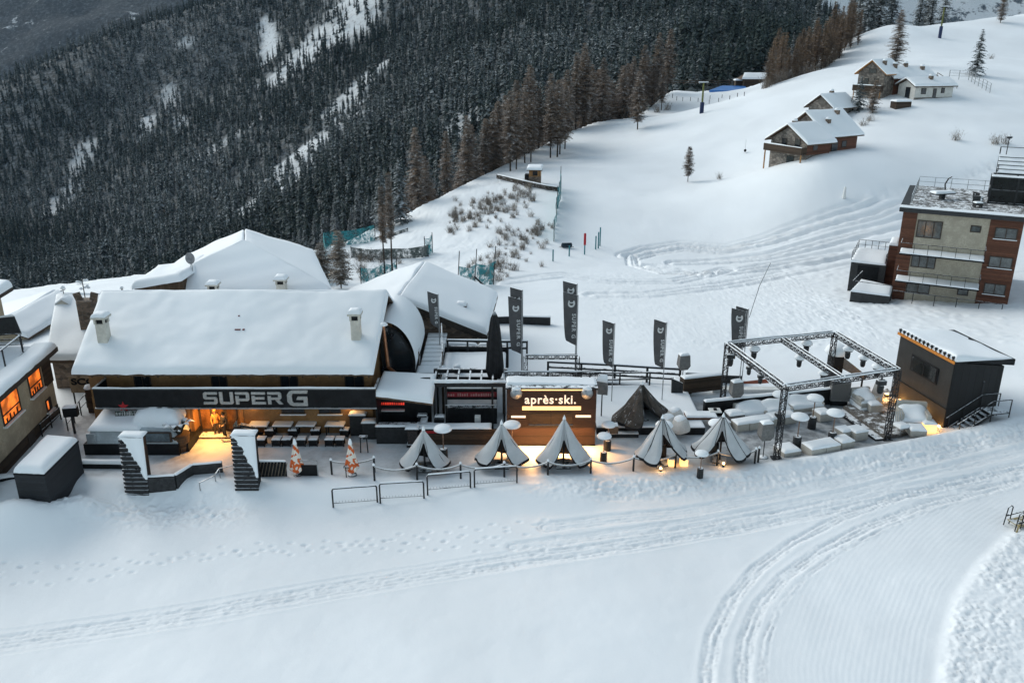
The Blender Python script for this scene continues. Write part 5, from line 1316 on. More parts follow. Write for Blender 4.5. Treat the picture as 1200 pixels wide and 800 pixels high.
M_SKIN = mat('skin', (.42, .25, .17), .6, .08, 6, .05)
def person(loc, rotz, label, jacket, trousers, hair, pose=0.0, scale=1.0, hat=None):
    """one continuous skinned figure; jacket and trousers are zones of the same surface"""
    J = {'pelvis': (0, 0, .95), 'chest': (0, .02, 1.28), 'neck': (0, .03, 1.47), 'head0': (0, .0, 1.56), 'head1': (0, -.01, 1.70),
         'shL': (.18, .03, 1.41), 'elL': (.26, .06 - pose * .1, 1.14), 'wrL': (.22, -.14 - pose * .2, .98 + pose * .12), 'haL': (.20, -.22 - pose * .2, .97 + pose * .14),
         'shR': (-.18, .03, 1.41), 'elR': (-.27, .05, 1.13), 'wrR': (-.25, -.06, .90), 'haR': (-.25, -.10, .82),
         'hiL': (.095, 0, .90), 'knL': (.11, -.05 - pose * .05, .50), 'anL': (.115, .02, .10), 'toL': (.13, -.14, .045), 'hiR': (-.095, 0, .90), 'knR': (-.11, -.01, .50), 'anR': (-.125, .06, .10), 'toR': (-.14, -.10, .045)}
    rad = {'pelvis': .155, 'chest': .165, 'neck': .06, 'head0': .075, 'head1': .095, 'shL': .085, 'elL': .058, 'wrL': .043, 'haL': .04, 'shR': .085, 'elR': .058, 'wrR': .043, 'haR': .04,
           'hiL': .10, 'knL': .072, 'anL': .055, 'toL': .042, 'hiR': .10, 'knR': .072, 'anR': .055, 'toR': .042}
    E = [('pelvis', 'chest'), ('chest', 'neck'), ('neck', 'head0'), ('head0', 'head1'), ('chest', 'shL'), ('shL', 'elL'), ('elL', 'wrL'), ('wrL', 'haL'), ('chest', 'shR'), ('shR', 'elR'), ('elR', 'wrR'), ('wrR', 'haR'),
         ('pelvis', 'hiL'), ('hiL', 'knL'), ('knL', 'anL'), ('anL', 'toL'), ('pelvis', 'hiR'), ('hiR', 'knR'), ('knR', 'anR'), ('anR', 'toR')]
    P_ = dict(J); RD = dict(rad); E = list(E)
    for sd in ('L', 'R'):                 # fingers and thumb rooted in the palm
        h = Vector(J['ha' + sd]); w_ = Vector(J['wr' + sd]); d = (h - w_).normalized(); s = d.cross(Vector((0, 0, 1)))
        s = s.normalized() if s.length > .1 else Vector((1, 0, 0))
        for k, (o, l) in enumerate(((-.028, .06), (-.009, .072), (.010, .068), (.028, .052))):
            a_, b_ = f'f{sd}{k}a', f'f{sd}{k}b'; P_[a_] = tuple(h + s * o + d * l * .55); P_[b_] = tuple(h + s * o * 1.1 + d * l + Vector((0, -.005, -.018)))
            RD[a_] = .011; RD[b_] = .009; E += [('ha' + sd, a_), (a_, b_)]
        P_['t' + sd] = tuple(h - d * .02 + s * (-.055 if sd == 'L' else .055) + Vector((0, -.01, .01))); RD['t' + sd] = .012; E.append(('ha' + sd, 't' + sd))
    keys = list(P_); me = bpy.data.meshes.new('body'); me.from_pydata([P_[k] for k in keys], [(keys.index(a), keys.index(b)) for a, b in E], [])
    o = bpy.data.objects.new('tmp', me); COL.objects.link(o)
    sk = o.modifiers.new('Skin', 'SKIN'); sk.use_smooth_shade = True
    for k, vtx in zip(keys, me.skin_vertices[0].data): vtx.radius = (RD[k], RD[k] * (.78 if k in ('pelvis', 'chest') else 1)); vtx.use_root = (k == 'pelvis')
    sb = o.modifiers.new('Sub', 'SUBSURF'); sb.levels = 1
    dg = bpy.context.evaluated_depsgraph_get(); me2 = bpy.data.meshes.new_from_object(o.evaluated_get(dg)); bpy.data.objects.remove(o)
    me2.materials.clear()
    for mm in (M_SKIN, jacket, trousers, M_BLACK): me2.materials.append(mm)
    for pgn in me2.polygons:
        c = pgn.center
        hand = any((c - Vector(J['ha' + s])).length < .10 for s in 'LR')
        pgn.material_index = 0 if (c.z > 1.49 or hand) else 1 if (c.z > .88 or abs(c.x) > .2) else 3 if c.z < .13 else 2
        pgn.use_smooth = True
    t = thing('person', label, 'person', loc, rotz)
    b = bpy.data.objects.new('body', me2); COL.objects.link(b); b.parent = t; CHILD.setdefault(t.name, []).append(b)
    m = MB(); m.lathe([(.02, .115), (.075, .10), (.108, .04), (.112, -.02), (.10, -.07), (.07, -.075)], (0, .02, 1.69), 12); m.build('hair' if not hat else 'hat', hair, t)
    m = MB()
    for s in (-1, 1): m.lathe([(.004, -.008), (.012, 0), (.004, .008)], (s * .035, -.10, 1.655), 6)
    m.lathe([(.004, -.03), (.018, -.02), (.006, .02)], (0, -.105, 1.63), 6); m.box(-.025, .025, -.093, -.088, 1.585, 1.592)
    m.build('face', mat('face features', (.22, .10, .08), .6, .1, 6, 0) if 'face features' not in bpy.data.materials else bpy.data.materials['face features'], t)
    t.scale = (scale,) * 3
    return t
p = at_z(255, 510, 0.0); person((p.x, p.y, gz(p.x, p.y) + .0), R(35), 'person in a pale orange jacket leaning by the glazed entrance door', mat('orange jacket', (.55, .26, .07), .8, .2, 6), mat('brown trousers', (.06, .045, .035), .85, .2, 6), mat('blond hair', (.35, .20, .06), .7, .2, 10), .8)
p = at_z(264, 513, 0.0); person((p.x, p.y, gz(p.x, p.y) + .0), R(-30), 'person in dark winter clothes standing outside the entrance door', mat('dark jacket', (.025, .024, .026), .8, .3, 6), mat('black trousers', (.018, .018, .02), .85, .2, 6), M_BLACK, .3, 1.0, True)
# ================================================================ terrace furniture in front of the bar building
M_TABLE = mat('grey table top', (.10, .10, .105), .6, .2, 3, .1, snow=.52)
def make_table():
    t = thing('outdoor_table', '', 'table', (0, 0, 0), 0, 'outdoor tables by the wall')
    m = MB(); m.rbox(-.62, .62, -.38, .38, .70, .76, .01); m.build('tabletop', M_BLACKS, t)
    m = MB(); m.snow((-.6, -.37, .762), (.6, -.37, .762), (.6, .37, .762), (-.6, .37, .762), .07, 6, 4, .02, 5, .35); m.build('snow_cover', M_SNOWC, t)
    for sx in (-1, 1):
        for sy in (-1, 1): m = MB(); m.beam((sx * .52, sy * .3, 0), (sx * .52, sy * .3, .70), .06); m.build('leg', M_BLACK, t)
    return t
def make_stool():
    t = thing('cube_stool', '', 'stool', (0, 0, 0), 0, 'cube stools by the wall')
    m = MB(); m.rbox(-.28, .28, -.28, .28, .40, .47, .02); m.build('seat', M_BLACKS, t)
    m = MB(); m.snow((-.28, -.28, .47), (.28, -.28, .47), (.28, .28, .47), (-.28, .28, .47), .08, 4, 4, .02, 6, .35); m.build('snow_cover', M_SNOWC, t)
    for sx in (-1, 1):
        for sy in (-1, 1): m = MB(); m.beam((sx * .24, sy * .24, 0), (sx * .24, sy * .24, .41), .05); m.build('leg', M_BLACK, t)
    m = MB(); m.box(-.2, .2, -.235, -.225, .04, .39); m.box(-.235, -.225, -.2, .2, .04, .39); m.box(.225, .235, -.2, .2, .04, .39); m.build('side_panel', M_BLACK, t)
    return t
T0 = make_table(); S0 = make_stool()
ords = ['first', 'second', 'third', 'fourth', 'fifth', 'sixth', 'seventh', 'eighth', 'ninth', 'tenth', 'eleventh', 'twelfth', 'thirteenth']
for k, u in enumerate((305, 333, 360, 394)):
    p = at_z(u, 509, 0); lb = f'{ords[k]} snowy table from the entrance in the row below the wall'
    if k == 0: T0.location = (p.x, p.y - .05, gz(p.x, p.y)); T0['label'] = lb
    else: place_copy(T0, (p.x, p.y - .05, gz(p.x, p.y)), 0, lb)
first = True
for row, us, v in (('wall', (318, 345, 371, 405), 500), ('front', (292, 307, 325, 337, 354, 368, 387, 399), 521)):
    for k, u in enumerate(us):
        p = at_z(u, v, .45 if row == 'wall' else 0.0)
        lb = f'{ords[k]} snowy cube stool from the entrance, on the {"wall" if row == "wall" else "open"} side of the tables'
        y_ = min(p.y, 48.6)
        if first: S0.location = (p.x, y_, gz(p.x, y_)); S0['label'] = lb; first = False
        else: place_copy(S0, (p.x, y_, gz(p.x, y_)), random.uniform(-.06, .06), lb)

# folded orange and white parasols
M_ORW = None
def parasol_mat():
    m, nt, b = nodes_of('orange white canvas')
    n1 = N(nt, 'ShaderNodeTexVoronoi', Scale=3.6); nt.links.new(pos(nt, (1.3, 1.3, 1.5), (0, 0, .6)), n1.inputs['Vector'])
    s = nt.nodes.new('ShaderNodeSeparateXYZ'); nt.links.new(n1.outputs['Color'], s.inputs[0])
    nt.links.new(mixc(nt, ramp(nt, s.outputs[0], .40, .46), (.58, .11, .02), (.72, .66, .58)), b.inputs['Base Color']); b.inputs['Roughness'].default_value = .85
    return m
M_ORW = parasol_mat()
for k, (u, v) in enumerate(((349, 557), (413, 557))):
    p = at_z(u, v, 0); t = thing('folded_parasol', ('folded orange and white parasol beside the slatted screen', 'folded orange and white parasol standing alone by the rope')[k], 'parasol', (p.x, p.y, gz(p.x, p.y)))
    m = MB(); m.tube((0, 0, -.1), (0, 0, 2.2), .03); m.build('pole', M_GREYM, t)
    m = MB()
    def fold(u_, v_):
        a_ = u_ * 2 * PI; r_ = (.02 + .40 * (1 - v_) ** .9 * min(1, (v_ + .03) * 6)) * (1 + .22 * math.sin(a_ * 6)); return (r_ * math.cos(a_), r_ * math.sin(a_), .16 + 2.0 * v_)
    m.grid(fold, 36, 14); m.build('canvas', M_ORW, t)
    m = MB(); m.lathe([(.12, 0), (.10, .12), (.05, .3), (.01, .34)], (0, 0, 2.0), 10); m.build('snow_cap', M_SNOWC, t)
    m = MB(); m.lathe([(.26, 0), (.26, .07), (.05, .1)], (0, 0, 0), 14); m.build('foot', M_BLACKS, t)
# slatted screen, banner frame, small stand
p = at_z(319, 559, 0); t = thing('slatted_screen', 'dark screen with slanting wooden slats behind the snow bank', 'screen', (p.x, p.y, 0))
m = MB(); m.box(-.85, .85, .02, .08, 0, 1.0); m.build('panel', M_BLACK, t)
m = MB()
for k in range(9): m.beam((-.8 + k * .19, -.01, .06), (-.55 + k * .19 * .98, -.01, .95), .05, .04)
m.build('slat', M_WOODG, t)
m = MB(); m.snow((-.87, -.03, 1.0), (.87, -.03, 1.0), (.87, .10, 1.0), (-.87, .10, 1.0), .08, 8, 2, .02, 2, .35); m.build('snow_cap', M_SNOWC, t)
p = at_z(361, 558, 0); t = thing('black_board', 'black board leaning in a frame beside the folded parasol', 'board', (p.x, p.y, 0))
m = MB(); m.box(-.55, .55, .0, .05, .02, .72); m.build('panel', M_BLACK, t); m = MB(); m.beam((-.58, .02, 0), (-.58, .02, 1.0), .05); m.beam((.58, .02, 0), (.58, .02, 1.0), .05); m.beam((-.6, .02, 1.0), (.6, .02, 1.0), .05); m.build('frame', M_GREYM, t)
p = at_z(406, 560, 0); t = thing('ashtray_stand', 'small black stand on the terrace near the rope', 'stand', (p.x, p.y, 0)); m = MB(); m.beam((0, 0, 0), (0, 0, .7), .05); m.build('post', M_BLACKS, t); m = MB(); m.rbox(-.12, .22, -.1, .1, .7, .78, .02); m.build('tray', M_BLACKS, t)
p = at_z(427, 530, 0); t = thing('bar_stool_frame', 'tall thin black frame standing open on the terrace snow', 'frame', (p.x, p.y, 0)); 
for s in (-1, 1): m = MB(); m.beam((s * .22, 0, 0), (s * .18, 0, 1.05), .06); m.build('leg', M_BLACKS, t)
m = MB(); m.rbox(-.26, .26, -.16, .16, 1.05, 1.1, .01); m.build('top', M_BLACKS, t)

# rope barrier: posts and sagging ropes under snow
post0 = None
RP = [[(389, 556), (439, 553)], [(439, 563), (489, 562), (540, 561), (591, 560), (642, 558), (692, 556), (742, 553), (791, 549), (840, 547), (884, 545)]]
M_ROPE = mat('snowy rope', (.34, .33, .32), .9, .3, 12, .3, snow=.75)
cnt = 0
for line_i, line in enumerate(RP):
    P3 = []
    for k, (u, v) in enumerate(line):
        p = at_z(u, v, 0.0); p = Vector((p.x, p.y, gz(p.x, p.y))); P3.append(p)
        lb = (f'{ords[k]} black rope post from the folded parasols in the short back row', f'{ords[k]} black rope post from the lone orange parasol along the front edge')[line_i]
        if post0 is None:
            post0 = thing('rope_post', lb, 'post', p, 0, 'rope posts along the terrace edge')
            m = MB(); m.tube((0, 0, -.15), (0, 0, .92), .06, .06, 10); m.build('shaft', M_BLACKS, post0)
            m = MB(); m.lathe([(.07, 0), (.085, .04), (.05, .12), (.01, .15)], (0, 0, .92), 10); m.build('snow_cap', M_SNOWC, post0)
        else: place_copy(post0, p, 0, lb)
    for k, (a, b) in enumerate(zip(P3[:-1], P3[1:])):
        t = MB(); n = 12; pts = []
        for i in range(n + 1):
            f = i / n; q = a + (b - a) * f; q.z += .86 - .34 * 4 * f * (1 - f) * (.8 if line_i else .6); pts.append(q)
        t.path(pts, .055, 7); o = t.build('rope', M_ROPE)
        tag(o, (f'sagging snow crusted rope in the short back row', f'sagging snow crusted rope between the {ords[k]} and {ords[k+1]} posts of the front edge')[line_i], 'rope', 'ropes along the terrace edge')
for k, (u, v) in enumerate(((888, 543),)):
    p = at_z(u, v, 0); place_copy(post0, (p.x, p.y, gz(p.x, p.y)), 0, 'black rope post set close beside the last post at the truss')

# crowd barriers on the bank
CB = None
for k, (a, b) in enumerate((((390, 594), (443, 590)), ((446, 591), (497, 588)), ((500, 586), (553, 581)), ((556, 581), (606, 577)))):
    pa, pb = at_z(*a, -.55), at_z(*b, -.55); c = (pa + pb) / 2; rz = math.atan2(pb.y - pa.y, pb.x - pa.x)
    lb = f'{ords[k]} snow rimmed steel crowd barrier from the entrance pylon, on the bank'
    z = gz(c.x, c.y)
    if CB is None:
        CB = thing('crowd_barrier', lb, 'barrier', (c.x, c.y, z), rz, 'crowd barriers on the bank'); w_ = 1.2
        m = MB(); m.path([(-w_, 0, -.3), (-w_, 0, 1.02), (-w_ + .08, 0, 1.1), (w_ - .08, 0, 1.1), (w_, 0, 1.02), (w_, 0, -.3)], .045, 8); m.tube((-w_, 0, .2), (w_, 0, .2), .02); m.build('frame', M_BLACKS, CB)
        m = MB(); m.snow((-w_ + .05, -.035, 1.125), (w_ - .05, -.035, 1.125), (w_ - .05, .035, 1.125), (-w_ + .05, .035, 1.125), .055, 20, 2, .015, 3, .35); m.build('snow_cap', M_SNOWC, CB)
        m = MB()
        for j in range(1, 14): m.tube((-w_ + j * w_ * 2 / 14, 0, .2), (-w_ + j * w_ * 2 / 14, 0, .34), .01, n=5)
        m.build('bar', M_GREYM, CB)
    else: place_copy(CB, (c.x, c.y, z), rz, lb)

# mushroom patio heaters
def make_heater():
    t = thing('patio_heater', '', 'heater', (0, 0, 0), 0, 'mushroom patio heaters')
    m = MB(); m.lathe([(.25, 0), (.26, .03), (.25, .78), (.2, .84)], (0, 0, 0), 16); m.build('base', M_BLACKS, t)
    m = MB(); m.tube((0, 0, .8), (0, 0, 2.0), .035, .035, 10); m.build('pole', mat('copper pole', (.25, .17, .13), .4, .2, 5, .1, .5), t)
    m = MB(); m.lathe([(.08, 0), (.12, .05), (.12, .18), (.06, .2)], (0, 0, 1.86), 12); m.build('burner', M_GREYM, t)
    m = MB(); m.lathe([(.52, 0), (.54, .02), (.3, .1), (.05, .13)], (0, 0, 2.05), 20); m.build('reflector', M_GREYM, t)
    m = MB(); m.lathe([(.53, .02), (.54, .08), (.46, .19), (.28, .27), (.02, .31)], (0, 0, 2.05), 20); m.build('snow_cap', M_SNOWC, t)
    return t
H0 = make_heater()
HT = [(520, 540, 'patio heater with white snow cap in front of the dark pergola bar'), (600, 534, 'patio heater standing between the lit kiosk and the second tent'), (712, 527, 'patio heater beside the kiosk, behind another heater'),
      (707, 541, 'patio heater beside the lit kiosk, nearest the rope'), (776, 534, 'patio heater behind the ribbed umbrella next to the bean bags'), (837, 532, 'patio heater behind the umbrella closest to the truss'), (820, 560, 'low heater by the rope between the two ribbed umbrellas')]
for k, (u, v, lb) in enumerate(HT):
    p = at_z(u, v, 0); p = Vector((p.x, p.y, gz(p.x, p.y))); sc = .80 if k in (2, 3) else .72 if k == 6 else .97
    if k == 0: H0.location = p; H0['label'] = lb
    else: place_copy(H0, p, 0, lb, sc)

# half folded big umbrellas
M_CANVAS = mat('grey canvas', (.47, .48, .49), .85, .05, .8, .3)
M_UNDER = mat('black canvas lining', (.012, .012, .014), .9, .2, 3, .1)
def umbrella(u, v, label, R0=1.45, Hh=2.75, hem=.55, tilt=.0, mat_=None, ribbed=False, zb=None, frontdip=1.15, pw=.065):
    p = at_z(u, v, zb or 0); z = zb if zb is not None else gz(p.x, p.y)
    t = thing('folded_umbrella', label, 'umbrella', (p.x, p.y, z), tilt, 'half folded market umbrellas')
    m = MB(); m.tube((0, 0, -.1), (0, 0, Hh + .08), pw, pw * .8, 10); m.build('pole', M_BLACKS, t)
    def prof(an, h, off=0.0):
        g = abs(math.sin(an)); back = math.cos(an) < 0
        t_ = max(0, min(1, (g - (.16 if not back else 0)) / .42)); lobe = t_ * t_ * (3 - 2 * t_) if not back else .8 + .2 * g
        rim = 1.0
        if ribbed: rim = .90 + .10 * abs(math.cos(an * 4)) ** .6
        sx = math.sin(an); cy = -math.cos(an)
        r_ = R0 * rim * (1 - h) ** 1.0 * (.10 + .90 * lobe) * (1 + .10 * mnoise.noise(Vector((sx * 2.2 + u, cy * 2.2, h * 2.2))) - .10 * math.sin(h * PI)) + .04 - off * (1 - h * .6)
        sx = math.sin(an); cy = -math.cos(an)
        hemz = hem + (1 - lobe) * (frontdip if not back else 0) + (0 if not back else -.15) + (.10 * math.cos(an * 4) * lobe if ribbed else .14 * (g - .8) * lobe)
        return (r_ * sx, r_ * cy * .9, hemz + (Hh - hemz) * h  + (1 - h) * .10 * mnoise.noise(Vector((sx * 1.8 + u, cy * 1.8, h * 3))))
    n = 96 if ribbed else 64
    m = MB(); m.grid(lambda a_, h: prof(a_ * 2 * PI, h), n, 16); m.build('canopy', mat_ or M_CANVAS, t)
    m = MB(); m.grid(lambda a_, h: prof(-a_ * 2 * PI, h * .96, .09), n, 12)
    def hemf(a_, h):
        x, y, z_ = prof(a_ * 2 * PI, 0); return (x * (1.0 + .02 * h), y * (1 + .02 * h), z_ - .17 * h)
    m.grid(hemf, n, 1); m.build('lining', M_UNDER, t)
    m = MB()
    for k in range(8):
        a_ = k * PI / 4 + PI / 8; q0 = Vector(prof(a_, 0, .08)); q1 = Vector((0, 0, Hh - .15)); m.tube(q0, q1, .018, n=5)
        if ribbed:
            e0, e1 = Vector(prof(a_, 0, -.05)), Vector(prof(a_, .97, -.02)); m.path([Vector(prof(a_, h_ / 6, -.02)) for h_ in range(7)], .022, 5)
    m.build('rib', M_BLACKS, t)
    m = MB(); m.lathe([(.10, 0), (.08, .1), (.03, .2), (.008, .28)], (0, 0, Hh - .02), 10); m.build('snow_cap', M_SNOWC, t)
    m = MB(); m.rbox(-.42, .42, -.42, .42, -.02, .1, .02); m.build('foot', M_BLACKS, t)
    return t
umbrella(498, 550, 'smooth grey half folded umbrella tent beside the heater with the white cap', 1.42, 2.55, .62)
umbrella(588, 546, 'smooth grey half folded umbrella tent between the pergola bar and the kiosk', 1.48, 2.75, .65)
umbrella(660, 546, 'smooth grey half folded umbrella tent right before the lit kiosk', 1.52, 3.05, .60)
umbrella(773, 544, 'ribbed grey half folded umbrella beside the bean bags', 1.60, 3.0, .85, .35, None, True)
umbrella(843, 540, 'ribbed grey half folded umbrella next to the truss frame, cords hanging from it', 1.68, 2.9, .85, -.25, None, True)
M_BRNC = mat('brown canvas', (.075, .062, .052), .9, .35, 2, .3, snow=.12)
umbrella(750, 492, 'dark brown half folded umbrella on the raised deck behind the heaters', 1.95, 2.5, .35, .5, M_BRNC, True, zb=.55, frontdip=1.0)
for k, (u, v) in enumerate(((858, 500), (773, 520))):
    pass
# warm uplights at the umbrella poles
for k, (u, v, lb) in enumerate(((773, 551, 'small warm light at the foot of the umbrella by the bean bags'), (846, 546, 'small warm light at the foot of the umbrella next to the truss'))):
    p = at_z(u, v, .0); t = thing('floor_light', lb, 'lamp', (p.x, p.y - .3, gz(p.x, p.y - .3)))
    m = MB(); m.lathe([(.07, 0), (.08, .1), (.06, .14)], (0, 0, 0), 10); m.build('housing', M_BLACKS, t); m = MB(); m.lathe([(.02, .14), (.075, .16), (.06, .24), (.02, .27)], (0, 0, 0), 10); m.build('bulb', M_LAMPON, t)
    lamp('lamp_light', (p.x, p.y - .3, gz(p.x, p.y) + .5), 3.5, r=.05)
# fire bowls glowing on the snow behind the rope
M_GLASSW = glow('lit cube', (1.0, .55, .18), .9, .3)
for k, (u, v, lb) in enumerate(((787, 545, 'glowing yellow cube light behind the rope, beside the ribbed umbrella'), (801, 545, 'glowing yellow cube light behind the rope, nearer the low heater'))):
    p = at_z(u, v, 0); t = thing('cube_light', lb, 'lamp', (p.x, p.y, gz(p.x, p.y))); m = MB(); m.rbox(-.22, .22, -.2, .2, .02, .42, .03); m.build('glowing_body', M_GLASSW, t); m = MB(); m.snow((-.22, -.2, .42), (.22, -.2, .42), (.22, .2, .42), (-.22, .2, .42), .07, 4, 3, .01, 3, .3); m.build('snow_cap', M_SNOWC, t)

# ---------------------------------------------------------------- lit kiosk
K = thing('apres_ski_kiosk', 'brown boarded kiosk with glowing apres-ski lettering and light bars', 'kiosk', (2.4, 48.5, 0))
kx0, kx1, ky, kz = -.32, 5.1, 47.19, 3.78
M_KB = planks('brown kiosk boards', (.036, .017, .012), .62, 'Z', .55, .12, .35)
m = W(K); m.box(kx0, kx1, ky, ky + 1.5, -.1, kz); body = m.build('wall', M_KB, K)
m = W(K); m.box(kx0 - .06, kx1 + .06, ky - .05, ky + 1.55, kz + .002, kz + .1); rf = m.build('roof', M_BLACKS, K)
m = W(K); m.snow((kx0, ky + .4, kz + .1), (kx1, ky + .4, kz + .1), (kx1, ky + 1.5, kz + .1), (kx0, ky + 1.5, kz + .1), .12, 10, 6, .05, 5, .15); m.build('roof_snow', M_SNOWC, rf)
M_TUBE = glow('warm light bar', (1.0, .62, .26), .48); M_TXT = glow('lit letters', (1.0, .78, .60), .26)
def kx(u): return at_y(u, 470, ky).x
def kzv(v): return at_y(640, v, ky).z
text_part('après·ski.', .80, M_TXT, K, ((kx(613) + kx(677)) / 2 - 2.4, ky - .022 - 48.5, kzv(472.5)), ext=.012, offset=.012, sx=.93, name='lettering', spacing=1.10)
for n_, (u0, u1, v0, v1, e) in enumerate(((611, 686, 455.8, 457.4, .014), (612, 681, 475.8, 480.3, .014), (599, 616, 486.8, 489.2, .014), (675, 693, 486.2, 488.8, .014))):
    m = W(K); m.rbox(kx(u0), kx(u1), ky - e, ky - .004, kzv(v1), kzv(v0), .004); m.build('light_bar', M_TUBE if n_ < 2 else glow('white light bar %d' % n_, (1.0, .76, .56), .42), K)
m = W(K); m.box(kx(621), kx(671), ky - .03, ky - .003, kzv(497), kzv(483.5)); hatch = m.build('serving_hatch', M_WOODD, K)
m = W(K); m.box(kx(620), kx(672), ky - .07, ky - .004, kzv(498.4), kzv(497.2)); m.build('counter', M_BLACKS, hatch)
m = W(K); m.box(kx(646) - .015, kx(646) + .015, ky - .038, ky - .031, kzv(497), kzv(483.5)); m.build('hatch_joint', M_BLACK, hatch)
m = W(K); m.box(kx0 - .02, kx1 + .02, ky - .02, ky - .002, .0, .1); m.build('plinth', M_BLACK, K)
lamp('kiosk_light', (2.4, ky - .45, 3.2), 0, (1, .6, .25), .3)
sun_a = bpy.data.lights.new('kiosk_glow', 'AREA'); sun_a.shape = 'RECTANGLE'; sun_a.size = 5.0; sun_a.size_y = .2; sun_a.energy = 250; sun_a.spread = R(140); sun_a.color = (1, .50, .17)
o = bpy.data.objects.new('kiosk_glow', sun_a); COL.objects.link(o); o.location = (2.4, ky - .16, 1.45); o.rotation_euler = (R(-34), 0, 0)
# round lamps on the roof corners
for k, (u, lb) in enumerate(((605, 'round snow dusted spotlight on the kiosk roof corner toward the pergola bar'), (688, 'round snow dusted spotlight on the kiosk roof corner toward the raised deck'))):
    p = at_y(u, 461, ky - .25); t = thing('roof_spotlight', lb, 'spotlight', (p.x, p.y, p.z), 0)
    m = MB(); m.lathe([(.05, .25), (.28, .12), (.36, 0), (.34, -.03), (.30, -.02)], (0, 0, 0), 18); m.v = [(x, -z - .0, y) for x, y, z in m.v]; m.build('housing', M_GREYM, t)
    m = MB(); m.lathe([(.02, 0), (.29, .005), (.30, .02)], (0, 0, 0), 18); m.v = [(x, z + .0, y) for x, y, z in m.v]; m.build('lens', mat('frosted lens', (.45, .36, .28), .4, .2, 8, .1) if k == 0 else bpy.data.materials['frosted lens'], t)
    m = MB(); m.beam((0, .05, -.3), (0, .22, -.36), .06); m.beam((0, .22, .25), (0, .22, -.4), .06); m.build('bracket', M_BLACKS, t)
    m = MB(); m.lathe([(.02, .16), (.22, .10), (.30, .0), (.25, -.02)], (0, -.0, .28), 12, True, 1.0, .5); m.build('snow_cap', M_SNOWC, t)
# ================================================================ lean-to bar between the long building and the pergola
M_SNOWP = M_SNOWC
L_ = thing('lean_to_bar', 'small black bar under a sloping snow roof with a red neon strip', 'bar', (-6.3, 48.5, 0))
a, b = at_y(437, 464, 47.3), at_y(507, 473, 47.3); c, d = at_y(511, 442, 50.2), at_y(449, 439, 50.2)
m = W(L_); dn = Vector((0, 0, .12)); m.hexa([a - dn, b - dn, c - dn, d - dn, a, b, c, d]); rf = m.build('roof', M_ROOFW, L_)
m = W(L_); m.snow(a, b, c, d, .36, 10, 8, .04, 61, .12); m.build('roof_snow', M_SNOW, rf)
x0, x1 = at_y(440, 490, 47.6).x, at_y(506, 490, 47.6).x
m = W(L_); m.box(x0, x1 - .2, 49.4, 49.55, 0, a.z + .3); m.box(x0, x0 + .12, 47.8, 49.4, 0, a.z - .1); m.build('back_wall', M_BLACK, L_)
m = W(L_); m.box(x0, x1, 47.45, 48.0, -.05, 1.12); m.box(x0 - .05, x1 + .05, 47.35, 48.05, 1.122, 1.18); m.build('counter', M_BLACKS, L_)
m = W(L_); m.snow((x0, 47.36, 1.18), (x1, 47.36, 1.18), (x1, 47.6, 1.18), (x0, 47.6, 1.18), .08, 16, 2, .03, 8, .3); m.build('counter_snow', M_SNOWC, L_)
q0, q1 = at_y(446, 474, 49.38), at_y(474, 468, 49.38)
m = W(L_)
k = q0.x
while k < q1.x: m.box(k, k + .10, 49.34, 49.398, q0.z, q0.z + .15); k += .14
m.build('neon_strip', glow('red neon', (1.0, .06, .03), .30, .8), L_)
m = W(L_); m.box(q0.x, q1.x, 49.1, 49.397, q0.z - .35, q0.z - .29); m.build('shelf', M_WHITEP, L_)
for (u, v, w_, h_, lb, sh) in ((421, 508, .5, 1.35, 'black serving cabinet with a snow covered cloth at the end of the table row', 1), (434, 512, .42, 1.05, 'black grill cabinet with snow on its lid beside the lean-to bar', 0), (484, 522, .36, 1.2, 'tall black stand with a snow topped shelf at the corner of the pergola bar', 2)):
    p = at_z(u, v, 0); t = thing('serving_cabinet', lb, 'cabinet', (p.x, p.y, 0))
    m = MB(); m.rbox(-w_, w_, -.3, .3, .0 if sh != 2 else .0, h_ if sh != 2 else .2, .02); m.build('body', M_BLACKS, t)
    if sh == 2:
        m = MB(); m.box(-w_ * .8, w_ * .8, -.22, .22, .2, h_ - .1); m.build('column', mat('dark bark panel', (.05, .042, .04), .9, .4, 9, .5), t)
    m = MB(); m.rbox(-w_ - .06, w_ + .06, -.36, .36, h_ + .003, h_ + .07, .02); m.build('top', M_BLACKS, t)
    m = MB(); m.snow((-w_ - .05, -.35, h_ + .07), (w_ + .05, -.35, h_ + .07), (w_ + .05, .35, h_ + .07), (-w_ - .05, .35, h_ + .07), .14, 5, 4, .02, 7, .3); m.build('snow_cap', M_SNOWC, t)

# ---------------------------------------------------------------- pergola bar
Pg = thing('pergola_bar', 'open black pergola bar with a red lettered band, shelves and a snow covered counter', 'bar', (-2.6, 48.8, 0))
yb0 = 49.3
xa, xb = at_y(509, 470, yb0).x, at_y(591, 470, yb0).x; zt = at_y(548, 450, yb0).z
for x, y_ in [(x, yb0) for x in (xa, xa + .75, xb - .75, xb)] + [(xa, 51.6), (xb, 51.6)]: m = W(Pg); m.beam((x, y_, 0), (x, y_, zt - .15), .13); m.build('post', M_BLACKS, Pg)
m = W(Pg); m.box(xa - .2, xb + .2, yb0 - .12, yb0 + .12, zt - .15, zt + .12); m.box(xa - .2, xb + .2, 51.5, 51.7, zt - .15, zt + .12)
for k in range(7): x = xa + (xb - xa) * k / 6; m.box(x - .05, x + .05, yb0 + .123, 51.497, zt - .1, zt + .08)
m.build('beam', M_BLACKS, Pg)
m = W(Pg); m.snow((xa - .2, yb0 - .12, zt + .12), (xb + .2, yb0 - .12, zt + .12), (xb + .2, yb0 + .14, zt + .12), (xa - .2, yb0 + .14, zt + .12), .16, 20, 3, .03, 5, .25); m.build('beam_snow', M_SNOWC, Pg)
def zz(v, y): return at_y(550, v, y).z
